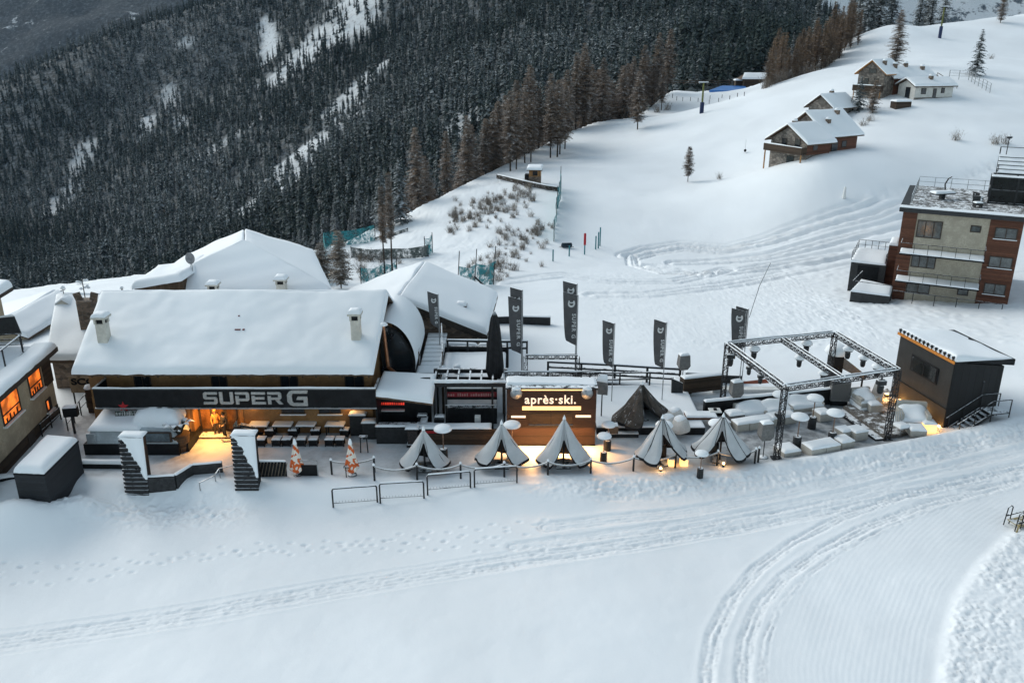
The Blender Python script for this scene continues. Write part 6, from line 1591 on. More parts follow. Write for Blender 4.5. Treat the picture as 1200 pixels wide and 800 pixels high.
x2, x3 = at_y(522, 460, 49.6).x, at_y(582, 460, 49.6).x
m = W(Pg); m.box(x2, x3, 50.9, 51.0, .1, zt - .2); m.build('back_panel', M_BLACK, Pg)
m = W(Pg); m.box(x2, x3, 49.5, 50.0, zz(456, 49.6), zz(454.5, 49.6)); s1 = m.build('shelf', M_BLACKS, Pg); m = W(Pg); m.snow((x2, 49.5, zz(454.5, 49.6)), (x3, 49.5, zz(454.5, 49.6)), (x3, 50, zz(454.5, 49.6)), (x2, 50, zz(454.5, 49.6)), .1, 14, 3, .03, 2, .3); m.build('shelf_snow', M_SNOWC, s1)
m = W(Pg); m.box(x2, x3, 49.62, 49.68, zz(465, 49.6), zz(459.5, 49.6)); band = m.build('lettered_band', mat('dark red band', (.20, .012, .02), .6, .25, 4, .05), Pg)
m = W(Pg); rs = random.Random(5); k = x2 + .15
while k < x3 - .2:
    w_ = rs.uniform(.06, .12)
    if rs.random() < .78: m.box(k, k + w_, 49.60, 49.618, zz(464, 49.6), zz(460.6, 49.6) - rs.uniform(0, .06))
    k += w_ + .06
m.build('lettering', mat('pinkish lettering', (.34, .17, .17), .6, .15, 5), band)
m = W(Pg); m.hexa([(x2, 49.2, zz(475, 49.2)), (x3, 49.2, zz(475, 49.2)), (x3, 50.0, zz(475, 49.2) + .05), (x2, 50.0, zz(475, 49.2) + .05), (x2, 49.25, zz(475, 49.2) + .06), (x3, 49.25, zz(475, 49.2) + .06), (x3, 50.0, zz(468, 50.0)), (x2, 50.0, zz(468, 50.0))]); m.build('awning', M_CANVAS, Pg)
for k in range(7): m = W(Pg); x = x2 + .3 + k * (x3 - x2 - .5) / 6; m.lathe([(.045, 0), (.05, .18), (.02, .26), (.02, .34)], (x, 50.4, 1.225), 8); m.build('bottle', M_GLASS, Pg)
m = W(Pg); m.box(x2, x3, 50.1, 50.7, 1.15, 1.22); m.box(x2, x3, 50.1, 50.16, .1, 1.147); m.build('back_counter', M_BLACKS, Pg)
# front counter, an L open at the back
xc0, xc1 = at_y(492, 500, 47.3).x, at_y(594, 500, 47.3).x; xc2 = at_y(576, 500, 47.3).x
m = W(Pg); m.box(xc0, xc1 - .05, 47.3, 47.42, -.05, 1.05); m.box(xc0 - .03, xc0 + .09, 47.43, 49.0, -.05, 1.05); cnt_ = m.build('counter_front', M_WOODD, Pg)
m = W(Pg); m.box(xc0 - .08, xc2, 47.2, 47.95, 1.053, 1.12); m.build('counter_top', M_BLACKS, cnt_)
m = W(Pg); m.snow((xc0 - .08, 47.2, 1.12), (xc2, 47.2, 1.12), (xc2, 47.95, 1.12), (xc0 - .08, 47.95, 1.12), .15, 18, 4, .03, 3, .3); m.snow((xc0 - .08, 47.9, 1.12), (xc0 + .35, 47.9, 1.12), (xc0 + .35, 49.0, 1.12), (xc0 - .08, 49.0, 1.12), .12, 3, 6, .02, 4, .3); m.build('counter_snow', M_SNOWC, cnt_)
m = W(Pg); q0 = at_y(492, 506, 47.28); m.box(xc0 + .05, xc0 + 1.45, 47.27, 47.298, .80, .96); m.build('red_label', M_RED, cnt_)
p = at_y(560, 490, 48.9); t = thing('counter_box', 'small white box under snow behind the pergola bar counter', 'box', (p.x, 48.6, 1.0)); m = MB(); m.rbox(-.18, .18, -.15, .15, -.1, .38, .02); m.build('box', M_WHITEP, t); m = MB(); m.box(-.14, .14, -.12, .12, -1.0, -.103); m.build('pedestal', M_BLACKS, t)
for k, (x, y) in enumerate(((xa + .35, 48.7), (xa - .75, 48.9), (xa - .7, 49.7))):
    t = thing('bar_crate_stack', ('black crate stack with snowed levels beside the bar post', 'black crate stack with snowed levels at the open side of the pergola', 'tall black crate stack with snowed levels behind the others')[k], 'crates', (x, y, 0))
    h = 0
    for j in range(3 + (k == 2)):
        m = MB(); m.rbox(-.28, .28, -.22, .22, h + .004, h + .42, .02); m.box(-.31, .31, -.25, .25, h + .30, h + .33); m.build('crate', M_BLACKS, t); m = MB(); m.snow((-.3, -.26, h + .42), (.3, -.26, h + .42), (.3, -.12, h + .42), (-.3, -.12, h + .42), .05, 4, 2, .01, j, .3); m.build('snow_rim', M_SNOWC, t); h += .46

# deck on the roof behind the bar, the steps up to the stone house
Dk = thing('upper_deck', 'raised snowy deck above the pergola bar with a dark edge', 'deck', (-3, 54, 0))
p0, p1, p2_, p3 = at_y(524, 446, 51.8), at_y(592, 446, 51.8), at_y(588, 427, 56.6), at_y(528, 425, 56.6)
zdk = p0.z
m = W(Dk); m.hexa([(p0.x - .4, 51.8, zdk - .3), (p1.x, 51.8, zdk - .3), (p2_.x + .3, 56.8, zdk - .3), (p3.x - .4, 56.8, zdk - .3), (p0.x - .4, 51.8, zdk), (p1.x, 51.8, zdk), (p2_.x + .3, 56.8, zdk), (p3.x - .4, 56.8, zdk)]); dks = m.build('deck_slab', M_WOODD, Dk)
m = W(Dk); m.snow((p0.x - .4, 51.8, zdk), (p1.x, 51.8, zdk), (p2_.x + .3, 56.8, zdk), (p3.x - .4, 56.8, zdk), .22, 12, 8, .03, 5, .2); m.build('deck_snow', M_SNOW, Dk)
for x, y in ((p0.x - .3, 51.9), (p1.x - .1, 51.9), (p3.x - .3, 56.7), (p2_.x + .2, 56.7)): m = W(Dk); m.beam((x, y, 0), (x, y, zdk - .3), .16); m.build('support_post', M_WOODD, Dk)
rail_line('deck_railing', 'grey railing climbing along the open side of the upper deck', [(p0.x - .45, 51.9, zdk), (p3.x - .45, 56.7, zdk)], 1.0, M_GREYM, 1.2, (1, .5), .05, .05, snow=True)
p = at_y(536, 443, 52.5); t = thing('snowy_keg', 'rounded grey keg half buried on the upper deck', 'keg', (p.x, 52.6, zdk + .1)); m = MB(); m.lathe([(.2, 0), (.24, .1), (.24, .5), (.18, .6)], (0, 0, 0), 14); m.build('barrel', M_GREYM, t); m = MB(); m.lathe([(.24, .55), (.22, .66), (.1, .74), (.02, .75)], (0, 0, 0), 12); m.build('snow_cap', M_SNOWC, t)
St = thing('wooden_stairs', 'grey wooden stairs with snow on every tread climbing to the stone house', 'stairs', (-5.6, 56, 0))
b0, t0 = at_y(505, 428, 54.0), at_y(505, 394, 59.2); n = 8
m = W(St); ms = W(St)
for k in range(n):
    f = k / (n - 1); y = b0.y + (t0.y - b0.y) * f; z = b0.z + (t0.z - b0.z) * f; m.box(b0.x - .72, b0.x + .72, y - .02, y + .68, z - .06, z); m.box(b0.x - .72, b0.x + .72, y + .66, y + .70, z, z + max(.03, (t0.z - b0.z) / (n - 1) - .06)); ms.snow((b0.x - .7, y, z), (b0.x + .7, y, z), (b0.x + .7, y + .64, z), (b0.x - .7, y + .64, z), .06, 6, 3, .02, k, .3)
m.build('tread', M_WOODG, St); ms.build('tread_snow', M_SNOWC, St)
for s in (-1, 1):
    m = W(St); o = Vector((s * .8, 0, 0)); u_ = Vector((0, 0, 1.0))
    m.beam(b0 + o - Vector((0, 0, .15)), t0 + o + Vector((0, .6, -.15)), .08, .28); m.beam(b0 + o + u_, t0 + o + u_, .08, .06)
    for f in (0, .33, .66, 1): q = b0 + (t0 - b0) * f + o; m.beam(q - Vector((0, 0, max(.1, q.z))), q + u_, .07)
    m.build('handrail', M_WOODG, St)
m = W(St); m.box(b0.x - .9, b0.x + 1.0, b0.y - 1.5, b0.y - .05, b0.z - .25, b0.z - .06); m.build('landing', M_WOODD, St)
m = W(St); m.snow((b0.x - .9, b0.y - 1.5, b0.z - .06), (b0.x + 1.0, b0.y - 1.5, b0.z - .06), (b0.x + 1.0, b0.y - .05, b0.z - .06), (b0.x - .9, b0.y - .05, b0.z - .06), .15, 6, 5, .02, 4, .25); m.build('landing_snow', M_SNOWC, St)
m = W(St); 
for x in (b0.x - .8, b0.x + .9): m.beam((x, b0.y - 1.4, 0), (x, b0.y - 1.4, b0.z - .25), .12)
m.build('landing_post', M_WOODD, St)
# snow mound and low back wall on the upper level
low_wall('terrace_wall', 'dark low wall with a thick snow top between the stairs and the closed black parasol', [at_y(516, 414, 58.4), at_y(560, 416, 58.2), at_y(596, 420, 58.0)], 1.5, .4, .9, M_BLACKS, .3)
rail_line('black_fence', 'black plank fence with panels hanging on it behind the upper deck', [(p3.x - .2, 56.95, zdk), (p2_.x + 1.8, 57.2, zdk - .2)], .95, M_BLACKS, 1.3, (1, .5), .14, .13, snow=True)
mnd = [at_y(515, 396, 60), at_y(560, 400, 60)]
# black padded rail behind
low_wall('padded_barrier', 'black padded barrier with snow patches lying far behind the flags', [xy(558, 378), xy(600, 378), xy(645, 380)], .75, .45, gz(*xy(600, 378)) - .1, M_BLACKS, .06)
# closed tall black parasol
p = at_y(580, 447, 51.2); t = thing('closed_parasol', 'tall closed black parasol standing behind the pergola bar', 'parasol', (p.x, p.y, gz(p.x, p.y)))
zt_ = at_y(580, 367, 51.2).z - gz(p.x, p.y); zb_ = at_y(580, 447, 51.2).z - gz(p.x, p.y)
m = MB(); m.tube((0, 0, -.1), (0, 0, zt_ - .1), .06, .05, 10); m.build('pole', M_BLACKS, t)
m = MB(); m.grid(lambda a_, h: ((.10 + .46 * (1 - h) ** .5 * min(1, .6 + h * 3)) * (1 + .16 * math.sin(a_ * 2 * PI * 8)) * math.cos(a_ * 2 * PI), (.10 + .46 * (1 - h) ** .5 * min(1, .6 + h * 3)) * (1 + .16 * math.sin(a_ * 2 * PI * 8)) * math.sin(a_ * 2 * PI), zb_ + .3 + (zt_ - zb_ - .3) * h), 48, 14); m.build('canopy', mat('black canvas', (.014, .014, .016), .8, .3, 3, .2), t)
m = MB(); m.lathe([(.13, 0), (.12, .12), (.06, .22), (.01, .24)], (0, 0, zt_ - .12), 10); m.build('snow_cap', mat('grey cap', (.30, .32, .34), .7, .2, 6, .1), t)

# ---------------------------------------------------------------- flags
M_FLAG = mat('grey banner cloth', (.10, .097, .10), .8, .12, 2, .1)
M_FLAGT = mat('white banner print', (.62, .62, .62), .8, .05, 5, .0)
def flag(u, vt, vb, pole_v, y, w_, label, ground=None):
    """banner on a pole: straight edge on the pole, upper edge rising away from it"""
    top = at_y(u, vt, y); bot = at_y(u, vb, y); zg = ground if ground is not None else gz(top.x, y)
    t = thing('banner_flag', label, 'flag', (top.x, y, zg), random.uniform(-.08, .08), 'grey advertising flags')
    H1, H0 = top.z - zg, bot.z - zg
    m = MB(); m.tube((.03, 0, -.2), (.03, 0, H1 + .1), .035, .03, 8); m.build('pole', M_GREYM, t)
    m = MB()
    def fl(a_, h):
        x = -w_ * a_ * (.72 + .28 * h ** .5); z = H0 + .35 * a_ * (1 - h) + (H1 - H0) * h + .28 * a_ * h - .35 * a_ * (1 - h) * .0
        return (x - .01, .10 * math.sin(a_ * 3 + h * 5 + u) * a_ + .03, z)
    m.grid(fl, 8, 14); m.v += [(x, y_ + .012, z) for x, y_, z in m.v]; nq = len(m.f); off_ = len(m.v) // 2
    m.f += [tuple(i + off_ for i in f[::-1]) for f in m.f[:nq]]; m.s += m.s[:nq]
    cl = m.build('cloth', M_FLAG, t)
    me = text_mesh('SUPER G', .30 * w_ / .8, .004, .008, 1.25); me.materials.clear(); me.materials.append(M_FLAGT)
    hgt = H1 - H0; me.transform(Matrix.Diagonal((min(1.6, hgt * .55 / (1.5 * w_ / .8)), 1, 1, 1)))
    me.transform(Matrix.Translation((-w_ * .34, -.0, H0 + hgt * .40)) @ Matrix.Rotation(R(90), 4, 'X') @ Matrix.Rotation(R(-90), 4, 'Z') )
    for vv in me.vertices:
        a_ = -vv.co.x / w_; h = (vv.co.z - H0) / hgt; vv.co.y += fl(max(0, a_), h)[1] - .022
    o = bpy.data.objects.new('lettering', me); COL.objects.link(o); o.parent = cl; CHILD.setdefault(cl.name, []).append(o)
    m = MB(); cx_, cz_ = -w_ * .42, H0 + hgt * .86; yo = fl(.42, .86)[1] - .03; r1, r0 = w_ * .26, w_ * .14
    for k in range(9):
        a0, a1 = -2.4 + k * 4.8 / 9 + PI / 2 * 0, -2.4 + (k + 1) * 4.8 / 9
        m.prism([(cx_ + r_ * math.sin(a_), yo, cz_ - r_ * math.cos(a_) * 1.15) for r_, a_ in ((r0, a0), (r1, a0), (r1, a1), (r0, a1))], (0, .006, 0))
    m.box(cx_ - r0 * .8, cx_ + r1 * .6, yo, yo + .006, cz_ - .0, cz_ + r0 * .55)
    m.build('emblem', M_FLAGT, cl)
    m = MB(); m.beam((.02, .03, H1 + .0), (-w_ * 1.0, .03 + fl(1, 1)[1] - .03, H1 + .29), .04); m.build('top_bar', M_BLACKS, t)
    return t
flag(513, 346, 385, 432, 57.5, .72, 'grey flag standing beside the wooden stairs')
flag(612, 341, 410, 440, 57.6, .85, 'tall grey flag behind another one, next to the closed black parasol')
flag(611, 352, 415, 440, 57.0, .92, 'tall grey flag next to the closed black parasol, in front of its twin')
flag(676, 334, 380, 430, 57.8, .98, 'tallest grey flag of the back one of a pair above the lit kiosk')
flag(677, 347, 405, 430, 57.2, 1.02, 'tall grey flag in front of its twin above the lit kiosk')
flag(720, 380, 431, 468, 52.6, .78, 'grey flag behind the dark brown umbrella')
flag(781, 379, 432, 466, 52.8, .82, 'grey flag between the brown umbrella and the covered loudspeaker')
flag(874, 366, 412, 440, 56.5, .98, 'grey flag half hidden by the truss frame, front one of two')
flag(877, 363, 408, 440, 57.4, .90, 'grey flag half hidden by the truss frame, back one of two')

# ---------------------------------------------------------------- trusses
M_TRUSS = mat('black truss tube', (.018, .018, .020), .5, .2, 6, .1, snow=.12)
def truss(m, a, b, s=.29, seg=.42, r=.026):
    a, b = Vector(a), Vector(b); d = (b - a); L = d.length; d.normalize(); up = Vector((0, 0, 1)) if abs(d.z) < .9 else Vector((0, 1, 0))
    x = d.cross(up).normalized(); y = x.cross(d).normalized(); h = s / 2
    cs = [x * h + y * h, -x * h + y * h, -x * h - y * h, x * h - y * h]
    for c in cs: m.tube(a + c, b + c, r, r, 6)
    n = max(1, round(L / seg))
    for i in range(n):
        f0, f1 = a + d * (L * i / n), a + d * (L * (i + 1) / n)
        for k in range(4):
            c0, c1 = cs[k], cs[(k + 1) % 4]
            if (i + k) % 2: c0, c1 = c1, c0
            m.beam(f0 + c0, f1 + c1, r * 1.1)
        for k in range(4): m.beam(f0 + cs[k], f0 + cs[(k + 1) % 4], r * 1.1)
ZT = 4.6
TA, TB, TC, TD = Vector((14.16, 52.6, ZT)), Vector((22.0, 54.8, ZT)), Vector((23.4, 48.0, ZT)), Vector((15.76, 45.4, ZT))
Tr = thing('truss_frame', 'black square lighting truss on four lattice legs over the lounge terrace', 'truss', (18.8, 50, 0))
def mid(a, b, f=.5): return a + (b - a) * f
sn = lambda m, a, b, seed: None
for nm, a, b in (('beam', TA, TB), ('beam', TD, TC), ('beam', TA, TD), ('beam', TB, TC), ('beam', mid(TA, TB), mid(TD, TC))):
    m = W(Tr); dd = (b - a).normalized() * .15; truss(m, a + dd, b - dd); bm = m.build(nm, M_TRUSS, Tr)
    d2 = (b - a).normalized(); s = Vector((-d2.y, d2.x, 0)) * .17; u_ = Vector((0, 0, .175)); m = W(Tr)
    for sg_ in (-1, 1):
        o_ = Vector((-d2.y, d2.x, 0)) * (sg_ * .145); w2 = Vector((-d2.y, d2.x, 0)) * .026
        A_, B_ = a + o_ + u_, b + o_ + u_
        m.snow(A_ - w2, B_ - w2, B_ + w2, A_ + w2, .045, 26, 2, .02, int(a.x * 3 + sg_), .3)
    m.build('beam_snow', M_SNOWC, bm)
for a in (TA, TB, TC, TD):
    m = W(Tr); g_ = Vector((a.x, a.y, gz(a.x, a.y) - .05)); truss(m, g_, a + Vector((0, 0, .12))); m.box(a.x - .3, a.x + .3, a.y - .3, a.y + .3, g_.z + .03, g_.z + .1); m.build('leg', M_TRUSS, Tr)
def stage_light(pos_, label, big=1.0, dark=False):
    t = thing('stage_light', label, 'spotlight', pos_, random.uniform(-.6, .6), 'stage lights hanging from the truss')
    m = MB(); m.rbox(-.2 * big, .2 * big, -.14 * big, .14 * big, -.52 * big, -.30 * big, .03); m.build('yoke_base', M_BLACKS, t)
    m = MB(); m.lathe([(.10 * big, -.95 * big), (.14 * big, -.85 * big), (.15 * big, -.6 * big), (.08 * big, -.53 * big)], (0, 0, 0), 12); m.build('lamp_head', M_BLACKS, t)
    m = MB(); m.beam((0, 0, -.31 * big), (0, 0, -.13), .07); m.build('clamp', M_BLACKS, t)
    if not dark:
        m = MB(); m.lathe([(.25 * big, -.46 * big), (.28 * big, -.36 * big), (.2 * big, -.24 * big), (.05, -.17 * big)], (0, 0, 0), 12, True, 1.15, .8); m.build('snow_cap', M_SNOWC, t)
    return t
for a, lb, bg_, dk in ((mid(TA, TB, .25), 'snow capped stage light under the rear beam, nearer the flags', 1.25, 0), (mid(TA, TB, .74), 'snow capped stage light under the rear beam, nearer the grey ramp', 1.25, 0), (mid(mid(TA, TB), mid(TD, TC), .33), 'snow capped stage light under the middle beam, toward the rear', 1.1, 0),
                   (mid(mid(TA, TB), mid(TD, TC), .72), 'snow capped stage light under the middle beam, toward the front', 1.0, 0), (mid(TB, TC, .25), 'snow capped stage light under the beam beside the black cabin, rear one', 1.2, 0), (mid(TB, TC, .5), 'snow capped stage light under the middle of the beam beside the black cabin', 1.1, 0),
                   (mid(TB, TC, .72), 'snow capped stage light under the beam beside the black cabin, front one', 1.2, 0), (mid(TA, TD, .42), 'bare black stage light under the beam over the sofas, rear one', .9, 1), (mid(TA, TD, .62), 'bare black stage light under the beam over the sofas, front one', .9, 1), (mid(TA, TD, .08), 'black stage light hanging in the truss corner by the flags', 1.3, 1), (mid(TD, TC, .86), 'black stage light hanging at the truss corner before the black cabin', 1.35, 1)):
    stage_light(a, lb, bg_, dk)
# truss over the kiosk
Kt = thing('truss_frame', 'small snowy truss rig with red lamps standing behind the lit kiosk', 'truss', (2.4, 52, 0))
y1, y2 = 50.4, 54.4; za, zb_ = at_y(640, 437.5, y1).z, at_y(640, 418, y2).z
xl0, xr0 = at_y(592, 438, y1).x, at_y(704, 438, y1).x; xl1, xr1 = at_y(616, 418, y2).x, at_y(677, 418, y2).x
m = W(Kt); truss(m, (xl0, y1, za), (xr0, y1, za), .26, .36, .022); m.build('beam', M_TRUSS, Kt)
m = W(Kt); truss(m, (xl1, y2, zb_), (xr1, y2, zb_), .26, .36, .022); m.build('beam', M_TRUSS, Kt)
for x, y, z in ((xl0 + 1.1, y1 + .3, za - .13), (xr0 - 1.6, y1 + .3, za - .13), (xl1, y2, zb_), (xr1, y2, zb_)):
    m = W(Kt); truss(m, (x, y, 0), (x, y, z), .26, .5, .022); m.build('leg', M_TRUSS, Kt)
m = W(Kt); m.snow((xl0, y1 - .12, za + .15), (xr0, y1 - .12, za + .15), (xr0, y1 - .03, za + .15), (xl0, y1 - .03, za + .15), .05, 30, 2, .03, 8, .3); m.snow((xl1, y2 - .12, zb_ + .15), (xr1, y2 - .12, zb_ + .15), (xr1, y2 - .03, zb_ + .15), (xl1, y2 - .03, zb_ + .15), .05, 24, 2, .03, 9, .3); m.build('truss_snow', M_SNOWC, Kt)
for k, u in enumerate((629, 663)):
    p = at_y(u, 443, y1 - .1); t = thing('red_lamp', ('snow topped red lamp under the kiosk truss, beside the closed parasol', 'snow topped red lamp under the kiosk truss, beside the flag pole')[k], 'lamp', (p.x, p.y, p.z))
    m = MB(); m.rbox(-.36, .36, -.12, .12, -.07, .07, .02); m.build('housing', mat('red lamp housing', (.42, .06, .03), .5, .2, 6, .05) if k == 0 else bpy.data.materials['red lamp housing'], t)
    m = MB(); m.beam((0, .05, .07), (0, .1, .32), .05); m.build('bracket', M_BLACKS, t); m = MB(); m.snow((-.36, -.13, .07), (.36, -.13, .07), (.36, .13, .07), (-.36, .13, .07), .09, 6, 3, .02, 3, .3); m.build('snow_cap', M_SNOWC, t)
p = at_y(647, 444, y1); t = thing('projector', 'black box projector hanging from the kiosk truss between the red lamps', 'projector', (p.x, p.y - .1, p.z)); m = MB(); m.rbox(-.4, .4, -.2, .2, -.22, .12, .02); m.build('body', M_BLACKS, t); m = MB(); m.beam((0, .1, .12), (0, .1, .35), .06); m.build('bracket', M_BLACKS, t)

# ---------------------------------------------------------------- raised deck with bean bags, back fence
Rd = thing('raised_deck', 'low snowy deck with a black front edge and step beside the kiosk', 'deck', (8.5, 50.5, 0))
xd0, xd1 = 5.35, at_z(832, 512, .5).x
m = W(Rd); m.box(xd0, xd1, 48.7, 55.4, -.05, .50); m.build('deck_frame', M_BLACK, Rd)
m = W(Rd); m.snow((xd0, 48.68, .5), (xd1, 48.68, .5), (xd1, 55.4, .5), (xd0, 55.4, .5), .10, 12, 12, .02, 8, .3); m.build('deck_snow', M_SNOW, Rd)
m = W(Rd); m.box(xd0 + .6, xd0 + 2.6, 48.3, 48.69, -.05, .24); st_ = m.build('step', M_BLACKS, Rd); m = W(Rd); m.snow((xd0 + .6, 48.3, .24), (xd0 + 2.6, 48.3, .24), (xd0 + 2.6, 48.68, .24), (xd0 + .6, 48.68, .24), .05, 8, 3, .01, 8, .3); m.build('step_snow', M_SNOWC, st_)
rail_line('deck_fence', 'black two railed fence along the back edge of the raised deck', [(xd0 + .1, 55.3, .5), (xd1 - 2.5, 55.5, .5)], 1.0, M_BLACKS, 2.1, (1, .5), .09, .1)
fp = [on(642, 441, 50), on(720, 445, 50), on(796, 450, 50)]
rail_line('ranch_fence', 'black three railed fence along the piste behind the flags', [tuple(q) for q in fp], 1.15, M_BLACKS, 2.2, (1, .66, .33), .13, .15, snow=True)
fp = [on(524, 430, 57), on(600, 438, 52), on(640, 441, 50)]
low_wall('padded_barrier', 'long black padded barrier with snow patches between the covered loudspeaker and the truss', [xy(803, 444), xy(838, 447), xy(868, 448)], .62, .4, gz(*xy(838, 446)) - .05, M_BLACKS, .05)
low_wall('padded_barrier', 'black boards lying along the far side of the terrace edge', [xy(690, 449), xy(760, 455), xy(803, 458)], .30, .2, gz(*xy(740, 452)) - .1, M_BLACKS, .12)
M_BEAN = mat('white bean bag', (.62, .60, .57), .9, .08, 3, .2)
def beanbag(u, v, z, lb, s=1.0, rz=0.0):
    p = at_z(u, v, z); t = thing('bean_bag', lb, 'bean bag', (p.x, p.y, z), rz, 'white bean bags')
    m = MB(); m.lathe([(.45 * s, 0), (.58 * s, .12 * s), (.60 * s, .32 * s), (.50 * s, .58 * s), (.36 * s, .76 * s), (.16 * s, .86 * s)], (0, 0, 0), 18); m.v = [(x, y + (z_ * .22), z_ + .04 * math.sin(x * 7)) for x, y, z_ in m.v]; m.build('bag', M_BEAN, t)
    m = MB(); m.lathe([(.44 * s, .62 * s), (.34 * s, .80 * s), (.20 * s, .90 * s), (.02, .93 * s)], (0, .17 * s, 0), 14); m.build('snow_cap', M_SNOWC, t)
beanbag(783, 502, .5, 'white bean bag on the raised deck, behind its neighbour'); beanbag(797, 505, .5, 'white bean bag on the raised deck, front one beside the ribbed umbrella', 1.05); beanbag(791, 493, .5, 'white bean bag on the raised deck, rearmost', .95)
t = thing('side_table', 'small wooden cube table glowing beside the heaters on the raised deck', 'table', tuple(at_z(719, 506, .5))); m = MB(); m.rbox(-.26, .26, -.26, .26, 0, .5, .02); m.build('body', M_WOODG, t); m = MB(); m.snow((-.26, -.26, .5), (.26, -.26, .5), (.26, .26, .5), (-.26, .26, .5), .07, 4, 4, .02, 1, .3); m.build('snow_cap', M_SNOWC, t)
p = at_z(823, 496, .4); t = thing('patio_table', 'reddish wooden bench table under snow next to the bean bags', 'bench', (p.x, p.y + .6, .3)); m = MB(); m.rbox(-1.0, 1.0, -.5, .5, .3, .45, .02); m.build('top', M_WOODR, t)
for s in (-1, 1): m = MB(); m.box(s * .8 - .05, s * .8 + .05, -.4, .4, -.3, .3); m.build('leg', M_WOODR, t)
m = MB(); m.snow((-1, -.5, .45), (1, -.5, .45), (1, .5, .45), (-1, .5, .45), .12, 8, 5, .04, 3, .25); m.build('snow_cover', M_SNOWC, t)
# covered loudspeakers
M_COVER = mat('grey rain cover', (.17, .165, .16), .8, .2, 4, .3)
def covered_speaker(p, lb, h=1.9, box=.38, zb=None):
    z = gz(p.x, p.y) if zb is None else zb
    t = thing('covered_loudspeaker', lb, 'loudspeaker', (p.x, p.y, z), random.uniform(-.3, .3))
    m = MB(); m.tube((0, 0, 0), (0, 0, h), .03); m.lathe([(.3, 0), (.3, .04), (.05, .08)], (0, 0, 0), 14); m.build('stand', M_BLACKS, t)
    m = MB(); m.add([(-.26, -.2, h - .15), (.26, -.2, h - .15), (.24, .2, h - .15), (-.24, .2, h - .15), (-.42, -.3, h + .15), (.42, -.3, h + .15), (.4, .3, h + .15), (-.4, .3, h + .15), (-.36, -.26, h + .9), (.36, -.26, h + .95), (.34, .26, h + .95), (-.34, .26, h + .9)],
                    [(3, 2, 1, 0), (0, 1, 5, 4), (1, 2, 6, 5), (2, 3, 7, 6), (3, 0, 4, 7), (4, 5, 9, 8), (5, 6, 10, 9), (6, 7, 11, 10), (7, 4, 8, 11), (8, 9, 10, 11)]); m.build('rain_cover', M_COVER, t)
    m = MB(); m.snow((-.34, -.24, h + .93), (.34, -.24, h + .95), (.34, .26, h + .95), (-.34, .26, h + .92), .12, 5, 4, .03, 2, .3); m.build('snow_cap', M_SNOWC, t)
    return t
covered_speaker(at_z(894, 536, 0), 'loudspeaker in a grey rain cover on a pole before the front truss leg', 1.35)
covered_speaker(at_z(860, 484, 0), 'loudspeaker in a grey rain cover on a pole behind the rear truss leg', 1.35)
p = on(799, 453, 50); covered_speaker(p, 'small loudspeaker in a grey rain cover on a pole by the piste fence', 1.5)
t = thing('covered_box', 'low bulky box in a grey rain cover at the foot of the small loudspeaker', 'box', (p.x - .1, p.y - .8, gz(p.x, p.y - .8))); m = MB(); m.hexa([(-.55, -.4, -.05), (.55, -.4, -.05), (.5, .4, -.05), (-.5, .4, -.05), (-.75, -.5, .75), (.8, -.45, .85), (.6, .5, .95), (-.6, .5, .9)]); m.build('rain_cover', M_COVER, t); m = MB(); m.snow((-.7, -.45, .78), (.75, -.4, .87), (.6, .45, .97), (-.6, .45, .92), .1, 6, 5, .03, 4, .3); m.build('snow_cap', M_SNOWC, t)
p = at_y(706, 452, 50.2); t = thing('covered_loudspeaker', 'white tilted loudspeaker in a snowy cover at the end of the kiosk truss', 'loudspeaker', (p.x, p.y, 0)); m = MB(); m.tube((0, 0, 0), (0, 0, p.z - .2), .04); m.build('stand', M_BLACKS, t); m = MB(); m.hexa([(-.35, -.3, p.z - .45), (.3, -.35, p.z - .5), (.4, .3, p.z - .3), (-.3, .3, p.z - .3), (-.4, -.2, p.z + .4), (.25, -.25, p.z + .3), (.35, .35, p.z + .5), (-.3, .35, p.z + .55)]); m.build('cabinet', M_COVER, t); m = MB(); m.snow((-.42, -.22, p.z + .4), (.28, -.27, p.z + .3), (.36, .35, p.z + .5), (-.3, .36, p.z + .55), .25, 6, 5, .04, 4, .3); m.build('snow_cap', M_SNOWC, t)

# ---------------------------------------------------------------- lounge terrace under the truss
M_CUBE = mat('white resin cube', (.42, .40, .36), .55, .08, 3, .08)
def cube_seat(u, v, lb, n=1, s=.46, h=.46, rz=.30, z=0.0, glowing=False):
    p = at_z(u, v, z); t = thing('cube_pouf', lb, 'pouf', (p.x, p.y, max(z, gz(p.x, p.y) if z == 0 else z)), rz, 'white cube seats of the lounge')
    L = n * s
    m = MB()
    for k in range(n): m.rbox(-L + k * 2 * s + .012, -L + (k + 1) * 2 * s - .012, -s, s, 0, h, .03)
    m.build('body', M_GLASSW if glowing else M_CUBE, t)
    m = MB(); m.snow((-L, -s, h), (L, -s, h), (L, s, h), (-L, s, h), .13, 5 * n, 5, .025, int(u) % 40, .28); m.build('snow_cap', M_SNOWC, t)
    return t
cube_seat(881, 500, 'row of three white cubes under snow before the first snowed-in sofa', 3, .44, .48, .28)
cube_seat(915, 494, 'pair of white cubes under snow before the middle sofa', 2, .46, .48, .28)
cube_seat(963, 490, 'white cube with snow cap behind the tall heater, by the stage edge', 1, .48, .5, .28)
cube_seat(922, 530, 'flat snow covered cube at the snow bank beside the front truss leg', 1, .6, .3, .3)
cube_seat(961, 530, 'long double cube seat at the snow bank between heaters and stage', 2, .52, .52, .33)
cube_seat(987, 523, 'white cube with snow cap at the snow bank, next to the long double one', 1, .5, .52, .33)
cube_seat(988, 511, 'white cube standing behind the one next to the double seat', 1, .42, .5, .33)
cube_seat(1003, 512, 'white cube closest to the stage edge by the snow bank', 1, .5, .55, .33)
